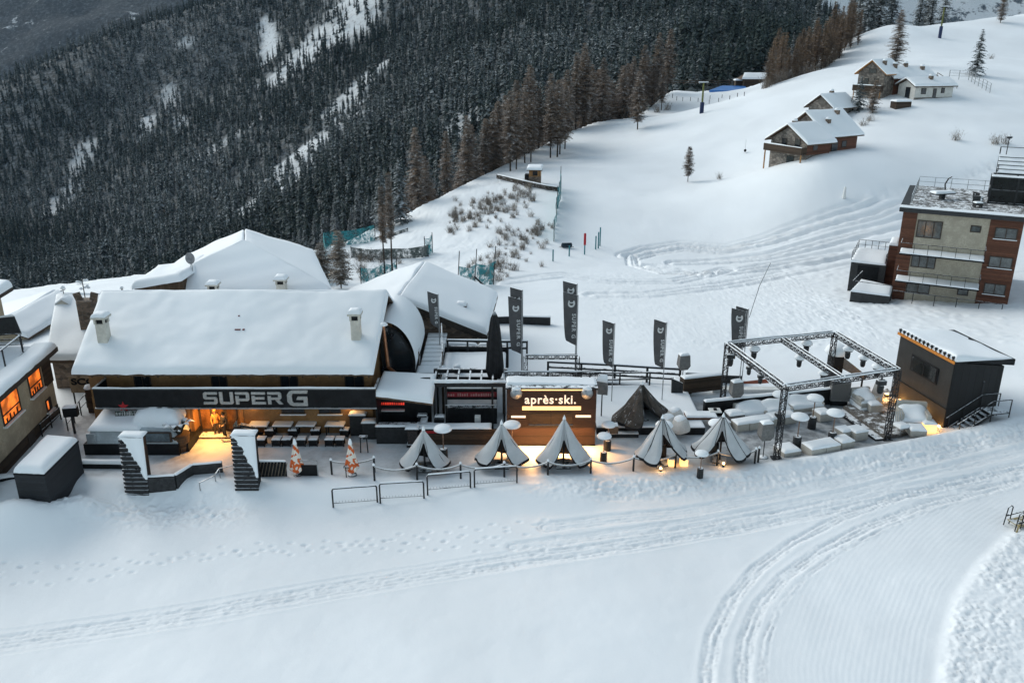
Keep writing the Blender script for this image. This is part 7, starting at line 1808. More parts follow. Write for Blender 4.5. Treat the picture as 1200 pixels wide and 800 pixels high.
cube_seat(846, 500, 'low white cube half hidden by the ribbed umbrella', 1, .42, .45, .2)
p = at_z(860, 494, 0); t = thing('grey_chest', 'grey storage chest with a slab of snow at the rear truss leg', 'chest', (p.x, p.y, 0), .25); m = MB(); m.rbox(-.55, .55, -.4, .4, 0, .62, .03); m.build('body', M_COVER, t); m = MB(); m.snow((-.55, -.4, .62), (.55, -.4, .62), (.55, .4, .62), (-.55, .4, .62), .2, 6, 5, .03, 2, .25); m.build('snow_cap', M_SNOWC, t)
def sofa(u, v, lb, w_=1.25, rz=.25, z=0.0, h=1.0, d_=.7):
    p = at_z(u, v, z); t = thing('snowed_sofa', lb, 'sofa', (p.x, p.y, max(z, gz(p.x, p.y) if z == 0 else z)), rz, 'snowed-in lounge sofas')
    m = MB(); m.rbox(-w_, w_, -d_, d_, 0, .42, .05); m.rbox(-w_ + .01, w_ - .01, d_ - .3, d_ - .01, .421, .85 * h, .05); m.rbox(-w_ + .01, -w_ + .28, -d_ + .1, d_ - .31, .421, .62 * h, .04); m.rbox(w_ - .28, w_ - .01, -d_ + .1, d_ - .31, .421, .62 * h, .04); m.build('frame', M_CUBE, t)
    m = MB()
    def mound(a_, b_):
        x, y = (a_ * 2 - 1), (b_ * 2 - 1); e = max(0, 1 - (abs(x) ** 3.0)) ** .5 * max(0, 1 - abs(y) ** 3) ** .5
        return (x * (w_ + .03), y * (d_ + .03), .42 * (e > 0) + e * (.32 + .38 * h * (1 / (1 + math.exp(-(y - .1) * 6))) + .05 * math.sin(x * 4 + u) + .05 * math.cos(y * 5 + x * 3)))
    m.grid(mound, 18, 12); m.build('snow_cover', M_SNOW, t)
    return t
sofa(881, 488, 'first snow buried sofa along the black wall, beside the grey chest', 1.15)
sofa(907, 486, 'middle snow buried sofa along the black wall behind the truss leg', 1.1)
sofa(940, 480, 'last snow buried sofa along the black wall before the grey loudspeaker', 1.3, .25)
for u, v, lb in ((951, 501, 'tall patio heater beside the last sofa'), (974, 520, 'tall patio heater at the stage edge between sofas and cubes'), (933, 525, 'tall patio heater nearest the front truss leg'), (911, 497, 'patio heater half hidden behind the front truss leg')):
    p = at_z(u, v, 0); place_copy(H0, (p.x, p.y, gz(p.x, p.y)), 0, lb, 1.0)
p0, p1 = at_z(826, 492, 0), at_z(1000, 472, 0)
low_wall('back_wall', 'long black wall behind the snowed-in sofas', [(p0.x, p0.y + .5), (p1.x - .8, p1.y + .2)], 1.15, .3, -.05, M_BLACK, .10)
p0, p1 = at_y(868, 459, 56.0), at_y(905, 455, 56.6)
t = thing('rusty_counter', 'rust red sloping board on a white snowy counter behind the sofas', 'counter', (p0.x, 56, 0))
m = W(t); m.hexa([(p0.x - .5, 55.9, p0.z - .5), (p1.x, 56.5, p1.z - .5), (p1.x - .2, 56.9, p1.z - .5), (p0.x - .6, 56.3, p0.z - .5), (p0.x - .5, 55.9, p0.z + .02), (p1.x, 56.5, p1.z + .1), (p1.x - .3, 57.3, p1.z + .45), (p0.x - .6, 56.8, p0.z + .35)]); m.build('board', mat('rust red board', (.22, .06, .032), .7, .2, 3, .1), t)
m = W(t); m.box(p0.x - 2.2, p1.x + .9, 55.2, 55.8, .3, p0.z - .52); m.build('counter_body', M_WHITEP, t)
m = W(t); m.snow((p0.x - 2.2, 55.15, p0.z - .52), (p1.x + .9, 55.15, p0.z - .52), (p1.x + .9, 55.85, p0.z - .52), (p0.x - 2.2, 55.85, p0.z - .52), .1, 14, 3, .03, 2, .3); m.build('counter_snow', M_SNOWC, t)
p0, p1 = at_y(800, 474, 54.2), at_y(846, 462, 55.0)
t = thing('brown_counter', 'dark brown bar counter behind the bean bags with a board leaning on it', 'counter', (p0.x, 54.3, .4)); m = W(t); m.hexa([(p0.x, 54.2, .4), (p1.x, 55.0, .4), (p1.x - .2, 55.6, .4), (p0.x - .2, 54.8, .4), (p0.x, 54.2, 1.5), (p1.x, 55, 1.5), (p1.x - .2, 55.6, 1.5), (p0.x - .2, 54.8, 1.5)]); m.build('counter_body', M_WOODD, t)
m = W(t); m.snow((p0.x, 54.2, 1.5), (p1.x, 55, 1.5), (p1.x - .2, 55.6, 1.5), (p0.x - .2, 54.8, 1.5), .1, 8, 3, .03, 2, .3); m.build('counter_snow', M_SNOWC, t)
m = W(t); m.hexa([(p0.x - .9, 53.9, .5), (p0.x - .1, 53.9, .5), (p0.x - .1, 54.0, .5), (p0.x - .9, 54.0, .5), (p0.x - .9, 54.15, 1.6), (p0.x - .1, 54.12, 1.25), (p0.x - .1, 54.2, 1.25), (p0.x - .9, 54.23, 1.6)]); m.build('leaning_board', M_BLACKS, t)
p = at_y(838, 480, 50.6); t = thing('lantern_tray', 'small white tray on a dark post above the umbrella by the truss', 'tray', (p.x, p.y, 0)); m = MB(); m.beam((0, 0, 0), (0, 0, p.z - .08), .07); m.build('post', M_BLACKS, t); m = MB(); m.rbox(-.38, .38, -.34, .34, p.z - .07, p.z, .02); m.build('tray', M_WHITEP, t); m = MB(); m.box(-.1, .1, -.08, .08, p.z + .003, p.z + .1); m.build('lamp', M_BLACK, t)

# stage deck, big loudspeaker, furniture by the cabin
Sg = thing('stage_deck', 'grey boarded stage deck with a step, running up to the black cabin', 'deck', (23, 50, 0))
d0, d1, d2, d3 = at_z(988, 476, .3), at_z(1036, 511, .3), at_z(1100, 500, .3), at_z(1040, 455, .3)
m = W(Sg); m.hexa([(q.x, q.y, -.05) for q in (d0, d1, d2, d3)][:4] + [(q.x, q.y, .3) for q in (d0, d1, d2, d3)]); m.build('deck_boards', planks('stage boards', (.15, .135, .12), .14, 'Y', .85, .3, .6, snow=.28), Sg)
e = (d1 - d0).normalized(); n_ = Vector((-e.y, e.x, 0)) * -.55
n_ = n_ if n_.x < 0 else -n_
m = W(Sg); m.hexa([(q.x, q.y, -.05) for q in (d0 + n_, d1 + n_, d1 - e * .01, d0 - e * .01)] + [(q.x, q.y, .14) for q in (d0 + n_, d1 + n_, d1 - e * .01, d0 - e * .01)]); m.build('step', M_BLACKS, Sg)
p = at_z(984, 476, .0); t = thing('stage_loudspeaker', 'tall grey loudspeaker panel on a dark base at the corner of the stage', 'loudspeaker', (p.x, p.y + .4, 0), -.1); m = MB(); m.rbox(-.62, .62, -.35, .35, .35, 1.75, .03); m.build('cabinet', M_COVER, t); m = MB(); m.box(-.55, .55, -.3, .3, 0, .347); m.build('base', M_BLACK, t); m = MB(); m.box(-.54, .54, -.365, -.352, .45, 1.65); m.build('grille', mat('grey grille', (.13, .125, .12), .8, .2, 30, .2), t); m = MB(); m.snow((-.62, -.35, 1.75), (.62, -.35, 1.75), (.62, .35, 1.75), (-.62, .35, 1.75), .1, 5, 4, .02, 3, .3); m.build('snow_cap', M_SNOWC, t)
p = at_z(979, 462, .2); t = thing('black_tower', 'narrow black tower topped by a lump of snow at the rear of the stage', 'tower', (p.x, 55.4, 0)); hT = at_y(976, 411, 55.4).z; m = MB(); m.box(-.42, .42, -.4, .4, 0, hT); m.build('body', M_BLACK, t); m = MB(); m.lathe([(.7, -.2), (.8, -.05), (.68, .28), (.3, .48), (.02, .52)], (0, 0, hT), 14); m.build('snow_cap', M_SNOWC, t)
q0, q1 = at_y(983, 414, 55.2), at_y(1011, 442, 55.6); t = thing('inclined_panel', 'grey flat panel sloping down from the black tower', 'panel', (q0.x, 55.2, 0)); m = W(t); m.hexa([(q0.x, 55.0, q0.z - .9), (q1.x, 55.4, q1.z - .1), (q1.x, 55.55, q1.z - .1), (q0.x, 55.15, q0.z - .9), (q0.x, 55.0, q0.z), (q1.x + .25, 55.4, q1.z + .15), (q1.x + .25, 55.55, q1.z + .15), (q0.x, 55.15, q0.z)]); m.build('panel', M_COVER, t); m = W(t); m.beam((q1.x, 55.6, 0), (q1.x, 55.6, q1.z), .1); m.beam((q0.x + .2, 55.3, 0), (q0.x + .2, 55.3, q0.z - .5), .1); m.build('support', M_BLACK, t)
sofa(1012, 474, 'round snow mound of an armchair at the back of the stage', .7, .2, .3, 1.2, .75)
cube_seat(1000, 470, 'small white pouf beside the grey loudspeaker on the stage', 1, .3, .42, .1, .3)
cube_seat(1023, 480, 'white cube with snow on the stage beside the lit corner', 1, .42, .48, .1, .3)
p = at_z(1028, 474, .3); t = thing('white_armchair', 'white high backed armchair on the stage lit from behind', 'armchair', (p.x, p.y + .3, .3), -.5); m = MB(); m.rbox(-.4, .4, -.4, .35, 0, .45, .04); m.build('seat', M_BEAN, t); m = MB(); m.hexa([(-.4, .2, .452), (.4, .2, .452), (.4, .42, .452), (-.4, .42, .452), (-.2, .35, 1.5), (.3, .35, 1.35), (.25, .5, 1.35), (-.15, .5, 1.5)]); m.build('backrest', M_BEAN, t)
sofa(1068, 496, 'big rounded snow mound over a sofa below the cabin lamps', .95, -.2, .3, 1.5, .85)
cube_seat(1087, 503, 'glowing cube seat lit warm beside the last cabin lamp', 1, .42, .5, -.1, .3, True)
cube_seat(1073, 508, 'white cube with snow before the glowing one below the cabin', 1, .5, .4, -.1, .3)
p = at_z(1055, 506, .3); t = thing('garden_chair', 'bluish grey slatted chair full of snow on the stage near the bank', 'chair', (p.x, p.y, .3), .3)
m = MB(); m.rbox(-.4, .4, -.4, .4, .36, .44, .02); m.build('seat', M_GREYM, t); m = MB()
for k in range(6): m.beam((-.38 + k * .15, .38, .44), (-.38 + k * .15, .62, 1.15), .06, .03)
m.build('backrest', M_GREYM, t)
for sx in (-1, 1):
    for sy in (-1, 1): m = MB(); m.beam((sx * .35, sy * .35, 0), (sx * .35, sy * .35, .36), .05); m.build('leg', M_GREYM, t)
m = MB(); m.snow((-.4, -.4, .44), (.4, -.4, .44), (.4, .38, .44), (-.4, .38, .44), .2, 5, 5, .03, 3, .25); m.build('snow_cap', M_SNOWC, t)

# black cabin
Bt = thing('black_cabin', 'tall black cabin with a snowy monopitch roof, orange fascia and a wide window', 'cabin', (28.5, 50, 0))
c0 = Vector((27.35, 49.1, 0)); cL = Vector((26.3, 54.4, 0)); fd = (cL - c0).normalized(); rd = Vector((-fd.y, fd.x, 0)); rd = rd if rd.x > 0 else -rd
DW, DL = 3.6, (cL - c0).length
def cb(f, r, z): return c0 + fd * f + rd * r + Vector((0, 0, z))
def cbox(m, f0, f1, r0, r1, z0, z1, z1b=None): 
    zb2 = z1 if z1b is None else z1b
    m.hexa([cb(f0, r0, z0), cb(f0, r1, z0), cb(f1, r1, z0), cb(f1, r0, z0), cb(f0, r0, z1), cb(f0, r1, zb2), cb(f1, r1, zb2), cb(f1, r0, z1)])
M_CAB = mat('grey black cladding', (.028, .028, .027), .7, .15, 1.5, .1)
m = W(Bt); cbox(m, 0, DL, 0, DW, 1.62, 4.72, 4.25); m.build('upper_wall', M_CAB, Bt)
m = W(Bt); cbox(m, .02, DL, .03, DW, -.3, 1.60); m.build('lower_wall', mat('brown black cladding', (.035, .030, .025), .75, .2, 1.5, .1), Bt)
m = W(Bt); cbox(m, -.05, DL + .05, -.05, DW, 1.603, 1.617); m.build('joint', M_BLACK, Bt)
m = W(Bt); cbox(m, -.03, -.005, .04, DW, -.3, 4.70, 4.24); m.build('side_cladding', planks('black cladding boards', (.012, .012, .013), .5, 'X', .6, .2, .3), Bt)
m = W(Bt); cbox(m, -.2, DL + .1, -.14, DW + .55, 4.73, 4.86, 4.32); m.v = m.v; rf = m.build('roof', M_BLACK, Bt)
m = W(Bt); cbox(m, -.2, DL + .1, -.19, -.145, 4.70, 4.88); m.build('fascia', mat('orange fascia', (.55, .20, .03), .6, .15, 5, .05), Bt)
m = W(Bt); m.snow(cb(-.2, -.1, 4.87), cb(DL + .1, -.1, 4.87), cb(DL + .1, DW + .6, 4.36), cb(-.2, DW + .6, 4.36), .34, 12, 10, .05, 9, .12)
m.f = [f[::-1] for f in m.f]; m.build('roof_snow', M_SNOW, rf)
for k in range(14):
    m = W(Bt); f = .05 + k * (DL - .1) / 13; q = cb(f, -.12, 4.88); m.lathe([(.03, 0), (.035, .08), (.08, .10), (.095, .18), (.075, .27), (.02, .31)], q, 8); m.build('roof_lantern', M_BLACKS, rf)
m = W(Bt); cbox(m, 1.2, 3.9, -.05, -.002, 2.75, 3.85); wn_ = m.build('window', M_BLACK, Bt)
m = W(Bt); cbox(m, 1.32, 3.78, -.06, -.051, 2.86, 3.74); m.build('pane', mat('reflecting dark glass', (.02, .022, .022), .08, .3, .8, 0, spec=.7), wn_)
m = W(Bt); cbox(m, 1.32, 1.38, -.075, -.062, 2.86, 3.74); cbox(m, 2.5, 2.58, -.075, -.062, 2.86, 3.74); m.build('mullion', M_BLACK, wn_)
m = W(Bt); cbox(m, -.06, -.032, 2.3, 2.42, .6, 3.3); m.build('drain_pipe', M_BLACKS, Bt)
for k, (u, v, lb) in enumerate(((1056, 469, 'round wall lamp glowing on the cabin base, farthest along the wall'), (1081, 481, 'round wall lamp glowing on the cabin base behind the snow mound'), (1101, 499, 'round wall lamp glowing at the front corner of the cabin'))):
    d = ray(u, v); base = c0; nn = -rd; kk = ((base - Vector((0, 0, CAM_H))).dot(nn)) / Vector(d).dot(nn); q = Vector((0, 0, CAM_H)) + Vector(d) * kk
    t = thing('wall_lamp', lb, 'lamp', q + nn * .09); m = MB(); m.lathe([(.03, -.08), (.10, -.06), (.12, 0), (.10, .06), (.03, .08)], (0, 0, 0), 12); m.build('globe', M_LAMPON, t); m = MB(); m.beam(rd * .06, rd * .13, .08); m.build('bracket', M_BLACKS, t)
    lamp('lamp_light', q + nn * .32, 15, (1, .50, .13), .08)
q = cb(DL - .6, -1.1, .75); lamp('lamp_light', q, 20, (1, .48, .12), .1)
t = thing('floor_light', 'warm floodlight on the stage floor beside the cabin wall', 'lamp', cb(DL - .3, -.55, .3)); m = MB(); m.rbox(-.12, .12, -.1, .1, 0, .2, .02); m.build('housing', M_BLACKS, t); m = MB(); m.rbox(-.1, .1, -.08, .08, .203, .23, .01); m.build('bulb', M_LAMPON, t)
# steel steps at its side
t = thing('steel_steps', 'black steel steps with a platform and railing along the side of the cabin', 'stairs', cb(-.6, 2, .4))
m = W(t); cbox(m, -1.1, -.06, 2.4, 3.7, 1.45, 1.52); m.build('platform', M_BLACKS, t)
m = W(t)
for k in range(7): cbox(m, -1.0, -.1, .25 + k * .31, .52 + k * .31, .22 + k * .18, .26 + k * .18)
m.build('tread', M_BLACKS, t)
for f_ in (-1.1, -.1):
    m = W(t); m.beam(cb(f_, .1, .1), cb(f_, 2.4, 1.45), .06, .2); m.beam(cb(f_, .1, 1.0), cb(f_, 2.4, 2.4), .05); m.beam(cb(f_, 2.4, 2.4), cb(f_, 3.7, 2.4), .05)
    for r_ in (.3, 1.3, 2.4, 3.7): m.beam(cb(f_, r_, .1 if r_ > 2 else .2), cb(f_, r_, min(2.4, 1.0 + r_ * .6)), .05)
    m.build('handrail', M_BLACKS, t)
# black trestle with yellow boards at the piste edge
p = on(1192, 617); t = thing('trestle_frame', 'black tubular trestle with yellowish boards at the edge of the groomed piste', 'trestle', (p.x, p.y, p.z + .02), .3)
for s in (-1, 1): m = MB(); m.path([(-.55, s * .35, 0), (-.45, s * .35, 1.0), (-.3, s * .35, 1.12), (-.15, s * .35, 1.0), (-.2, s * .35, 0)], .03, 6); m.build('frame', M_BLACKS, t)
m = MB(); m.beam((-.45, -.4, .5), (1.6, -.4, .62), .06); m.beam((-.45, .4, .5), (1.6, .4, .62), .06); m.beam((-.3, -.4, .95), (1.6, -.4, 1.05), .06); m.beam((.9, -.4, 0), (.9, .4, 1.1), .05); m.beam((.9, .4, 0), (.9, -.4, 1.1), .05); m.build('brace', M_BLACKS, t)
m = MB(); m.box(-.35, 1.6, -.36, .36, .25, .3); m.beam((-.6, -.5, .02), (.1, -.1, .6), .08, .03); m.build('board', mat('yellowish boards', (.34, .27, .13), .8, .2, 6, .2, snow=.35), t)
# ================================================================ apartment block on the right
Op = Vector((37.0, 80.0, 0)); e_ = Vector((.888, -.459, 0)); GZ = -.25
def fac(u, v):
    """point (s, z) of the front facade seen at a pixel"""
    d = Vector(ray(u, v)); n_ = Vector((.459, .888, 0)); cam_ = Vector((0, 0, CAM_H)); k = (Op - cam_).dot(n_) / d.dot(n_); q = cam_ + d * k
    return (q - Op).dot(e_), q.z - GZ
Gb = thing('apartment_block', 'three storey apartment block with cream balconies, red brown boards and a roof terrace', 'building', (Op.x, Op.y, GZ), math.atan2(e_.y, e_.x))
zr = fac(1055, 247)[1]; SR = fac(1200, 256)[0] + .1; DP = 13.0
s1, s2 = fac(1069, 290)[0], fac(1153, 300)[0]
m = MB(); m.box(0, s1, 0, .3, -1.5, zr); m.box(s2, SR, 0, .3, -1.5, zr); m.box(0, .3, .303, DP, -1.5, zr); m.box(SR - .3, SR, .303, DP, -1.5, zr); m.build('timber_wall', M_WOODR, Gb)
m = MB(); m.box(s1, s2, .05, .35, -1.5, zr); m.build('cream_wall', M_CREAM, Gb)
m = MB(); m.box(.3, SR - .3, .36, DP, zr - .3, zr - .02); m.build('ceiling_slab', M_CREAM, Gb)
m = MB(); m.box(-.35, SR + .3, -.45, DP + .3, zr, zr + .42); rf = m.build('roof_slab', mat('dark roof edge', (.035, .036, .038), .7, .15, 2, .1), Gb)
m = MB(); m.snow((-.35, -.45, zr + .42), (SR + .3, -.45, zr + .42), (SR + .3, .35, zr + .42), (-.35, .35, zr + .42), .14, 18, 3, .04, 3, .25); m.build('edge_snow', M_SNOWC, rf)
M_SLUSH = mat('trodden slushy paving', (.13, .125, .12), .8, .35, 1.6, .3, snow=.30)
m = MB(); m.box(.4, SR, .4, DP, zr + .423, zr + .47); m.build('terrace_paving', M_SLUSH, rf)
def gwin(u0, v0, u1, v1, cols, nm='window'):
    a, z1 = fac(u0, v0); b, z0 = fac(u1, v1); y = 0 if (a > s2 or b < s1) else .05
    fw = .08; m = MB(); m.box(a, a + fw, y - .06, y - .003, z0, z1); m.box(b - fw, b, y - .06, y - .003, z0, z1); m.box(a + fw, b - fw, y - .06, y - .003, z1 - fw, z1); m.box(a + fw, b - fw, y - .06, y - .003, z0, z0 + fw)
    for i in range(1, cols): x = a + (b - a) * i / cols; m.box(x - .04, x + .04, y - .055, y - .003, z0 + fw, z1 - fw)
    f = m.build(nm, M_FRAME, Gb); m = MB(); m.box(a + fw, b - fw, y - .03, y - .003, z0 + fw, z1 - fw); m.build('pane', mat('curtained glass', (.10, .11, .11), .12, .35, 1.2, 0, spec=.6) if 'curtained glass' not in bpy.data.materials else bpy.data.materials['curtained glass'], f)
    if cols == 2 and z1 - z0 < 1.6: m = MB(); m.box(a - .06, b + .06, y - .14, y - .065, z0 - .06, z0); m.build('sill', M_SNOWC, f)
for w_ in ((1076, 257.5, 1102, 280.5, 3, 'balcony_door'), (1138, 264, 1149, 273, 1), (1070, 292, 1095, 315.5, 3, 'balcony_door'), (1132, 298, 1142, 305, 1), (1064, 323, 1088.5, 345, 2, 'balcony_door'), (1124, 330, 1134, 347, 1, 'door'), (1167, 266, 1191, 281.5, 2), (1160, 299.5, 1185, 315.5, 2), (1154, 331, 1177, 346.5, 2)): gwin(*w_)
for k, (ua, va, ub, vb) in enumerate(((1056, 290, 1153, 302), (1051, 322, 1147, 334))):
    a, z = fac(ua, va); b, zb = fac(ub, vb); z = (z + zb) / 2; a = max(a, -.5)
    m = MB(); m.box(a, b, -2.1, -.07, z - .12, z + .02); bl = m.build('balcony', M_BLACK, Gb)
    m = MB(); m.snow((a, -2.1, z + .02), (b, -2.1, z + .02), (b, -.08, z + .02), (a, -.08, z + .02), .13, 18, 5, .03, 3, .25); m.build('balcony_snow', M_SNOWC, bl)
    m = MB(); n = 6
    for i in range(n + 1): x = a + .04 + (b - a - .08) * i / n; m.beam((x, -2.06, z), (x, -2.06, z + 1.0), .04)
    m.beam((a, -2.06, z + 1.0), (b, -2.06, z + 1.0), .05); m.beam((a + .02, -2.06, z + 1), (a + .02, -.1, z + 1), .04); m.beam((b - .02, -2.06, z + 1), (b - .02, -.1, z + 1), .04)
    m.build('balcony_railing', M_BLACKS, bl)
# roof terrace railing, slushy terrace things
m = MB(); zt = zr + .45; pts = [(.5, .6), (.5, DP - .4), (SR - .2, DP - .4)]
for (x0, y0), (x1, y1) in zip(pts[:-1], pts[1:]):
    n = round(math.hypot(x1 - x0, y1 - y0) / 1.5)
    for i in range(n + 1): x, y = x0 + (x1 - x0) * i / n, y0 + (y1 - y0) * i / n; m.beam((x, y, zt), (x, y, zt + 1.05), .05)
    for h in (1.05, .55): m.beam((x0, y0, zt + h), (x1, y1, zt + h), .04)
m.build('terrace_railing', M_GREYM, rf)
# black glazed stair head and pergola
s3 = fac(1161, 250)[0] - .2
m = MB()
for x in (s3, s3 + 2.2, s3 + 4.4):
    for y in (5.2, 8.0): m.beam((x, y, zt), (x, y, zt + 2.5), .16)
for z in (zt + .1, zt + 1.3, zt + 2.5):
    for y in (5.2, 8.0): m.beam((s3, y, z), (s3 + 4.4, y, z), .14)
    for x in (s3, s3 + 4.4): m.beam((x, 5.2, z), (x, 8.0, z), .14)
pav = m.build('roof_pavilion', M_BLACKS, Gb)
m = MB(); m.box(s3 + .08, s3 + 4.3, 5.35, 7.9, zt, zt + 2.4); m.build('pavilion_glass', mat('speckled black glass', (.012, .014, .014), .1, .4, 2, .1, snow=.1), pav)
m = MB(); m.snow((s3 - .1, 5.1, zt + 2.58), (s3 + 4.5, 5.1, zt + 2.58), (s3 + 4.5, 5.6, zt + 2.58), (s3 - .1, 5.6, zt + 2.58), .12, 10, 3, .03, 2, .25); m.build('pavilion_snow', M_SNOWC, pav)
m = MB()
for k in range(5): m.box(s3 + .3, s3 + 4.4, 6.2 + k * .65, 6.5 + k * .65, zt + 2.75 + k * .30, zt + 2.82 + k * .30)
for x in (s3 + .35, s3 + 4.3): m.beam((x, 6.2, zt + 2.6), (x, 9.3, zt + 4.2), .1); m.beam((x, 9.3, zt), (x, 9.3, zt + 4.9), .1); m.beam((x, 6.3, zt + 2.6), (x, 6.3, zt + 3.6), .06)
m.beam((s3 + .35, 9.3, zt + 4.9), (s3 + 4.3, 9.3, zt + 4.9), .06); m.build('roof_stairs', M_BLACKS, pav)
m = MB()
for k in range(5): m.snow((s3 + .3, 6.2 + k * .65, zt + 2.82 + k * .30), (s3 + 4.4, 6.2 + k * .65, zt + 2.82 + k * .30), (s3 + 4.4, 6.5 + k * .65, zt + 2.82 + k * .30), (s3 + .3, 6.5 + k * .65, zt + 2.82 + k * .30), .1, 8, 2, .02, k, .3)
m.build('stair_snow', M_SNOWC, pav)
m = MB(); m.tube((s3 + .9, 9.2, zt + 4.2), (s3 + .9, 9.2, zt + 5.9), .04); m.lathe([(.05, 0), (.22, .05), (.26, .2), (.03, .3)], (s3 + .9, 9.2, zt + 5.7), 10); m.build('roof_lamp', M_BLACKS, pav)
def onG(x, y, z): return Gb.location + Vector((e_.x * x + .459 * y, e_.y * x + .888 * y, z))
t = thing('terrace_table', 'round snow heaped table with a dark bird shaped stand on the roof terrace', 'table', onG(3.0, 5.5, zt), .2); m = MB(); m.rbox(-1.1, 1.1, -.5, .5, .55, .65, .02); m.build('tabletop', M_BLACKS, t); m = MB(); m.box(-.2, .2, -.2, .2, 0, .547); m.build('pedestal', M_BLACKS, t); m = MB(); m.snow((-1.1, -.5, .65), (1.1, -.5, .65), (1.1, .5, .65), (-1.1, .5, .65), .2, 6, 5, .03, 2, .2); m.build('snow_cap', M_SNOWC, t)
t = thing('terrace_sculpture', 'dark slender stand with a bent top beside the snow heaped table on the roof terrace', 'sculpture', onG(3.1, 7.5, zt)); m = MB(); m.path([(0, 0, 0), (.05, 0, .7), (-.05, 0, 1.2), (.2, 0, 1.75), (.5, 0, 1.95)], .07, 8); m.build('stand', M_BLACKS, t)
for k in range(3):
    t = thing('terrace_chair', ('dark snowy chair by the black roof pavilion, nearest the roof edge', 'dark snowy chair by the black roof pavilion, middle one', 'dark snowy chair by the black roof pavilion, rearmost')[k], 'chair', onG(s3 - .9, 2.6 + k * 1.4, zt), k); m = MB(); m.rbox(-.35, .35, -.35, .35, .35, .45, .02); m.build('seat', M_BLACKS, t); m = MB(); m.box(-.35, .35, .3, .36, .45, 1.0); m.build('backrest', M_BLACKS, t); m = MB(); m.snow((-.35, -.35, .45), (.35, -.35, .45), (.35, .3, .45), (-.35, .3, .45), .12, 4, 4, .02, k, .3); m.build('snow_cap', M_SNOWC, t)
    for sx in (-1, 1): m = MB(); m.box(sx * .3 - .03, sx * .3 + .03, -.3, .3, 0, .348); m.build('leg', M_BLACKS, t)
# ground floor railing and side ramps
rail_line('terrace_railing', 'thin dark railing in front of the ground floor of the apartment block', [tuple(onG(.2, -2.0, .1)), tuple(onG(SR - .5, -2.2, .1))], .9, M_BLACKS, 1.7, (1,), .05, .05)
An = thing('side_garage', 'dark garage with a railed snowy terrace on top beside the apartment block', 'garage', onG(0, 0, 0), Gb.rotation_euler.z)
m = MB(); m.box(-4.2, -.9, 2.6, 8.5, -1, 2.2); gw = m.build('wall', mat('dark concrete', (.045, .045, .045), .8, .2, 2, .2), An); m = MB(); m.box(-3.5, -1.5, 2.56, 2.597, .05, 1.95); m.build('door', M_BLACK, An)
m = MB(); m.snow((-4.3, 2.5, 2.2), (-.9, 2.5, 2.2), (-.9, 8.5, 2.2), (-4.3, 8.5, 2.2), .3, 8, 8, .04, 3, .2); m.build('roof_snow', M_SNOW, An)
m = MB()
for (x0, y0), (x1, y1) in (((-4.2, 2.6), (-4.2, 8.4)), ((-4.2, 8.4), (-.9, 8.4)), ((-1.0, 2.6), (-1.0, 8.0))):
    for i in range(6): x, y = x0 + (x1 - x0) * i / 5, y0 + (y1 - y0) * i / 5; m.beam((x, y, 2.2), (x, y, 3.3), .05)
    m.beam((x0, y0, 3.3), (x1, y1, 3.3), .05); m.beam((x0, y0, 2.8), (x1, y1, 2.8), .03)
m.build('railing', M_BLACKS, An)
m = MB(); m.box(-.95, -.05, 3.5, 6.5, -1, 4.1); m.build('side_bay', M_WOODR, An); m = MB(); m.snow((-1.0, 3.4, 4.1), (-.03, 3.4, 4.1), (-.03, 6.5, 4.1), (-1.0, 6.5, 4.1), .3, 4, 6, .03, 2, .2); m.build('bay_snow', M_SNOWC, An)
Ra = thing('side_ramp', 'dark wedge shaped retaining ramp with snow and railing at the corner of the apartment block', 'ramp', onG(0, 0, 0), Gb.rotation_euler.z)
m = MB(); m.hexa([(-3.4, -2.6, -1.5), (.1, -2.3, -1.5), (.1, -.2, -1.5), (-2.9, 1.2, -1.5), (-3.4, -2.6, .55), (.1, -2.3, .45), (.1, -.2, .8), (-2.9, 1.2, .75)]); m.build('retaining_wall', bpy.data.materials['dark concrete'], Ra)
m = MB(); m.snow((-3.45, -2.65, .55), (.1, -2.35, .45), (.1, -.2, .8), (-2.95, 1.25, .75), .2, 8, 8, .04, 3, .2); m.build('ramp_snow', M_SNOW, Ra)
m = MB()
for i in range(6): f = i / 5; q = Vector((-3.35 + .45 * f, -2.5 + 3.7 * f, .6 + .15 * f)); m.beam(q, q + Vector((0, 0, 1.0)), .05)
m.beam((-3.35, -2.5, 1.6), (-2.9, 1.2, 1.75), .05); m.beam((-3.35, -2.5, 1.6), (.1, -2.25, 1.5), .05); m.build('railing', M_BLACKS, Ra)

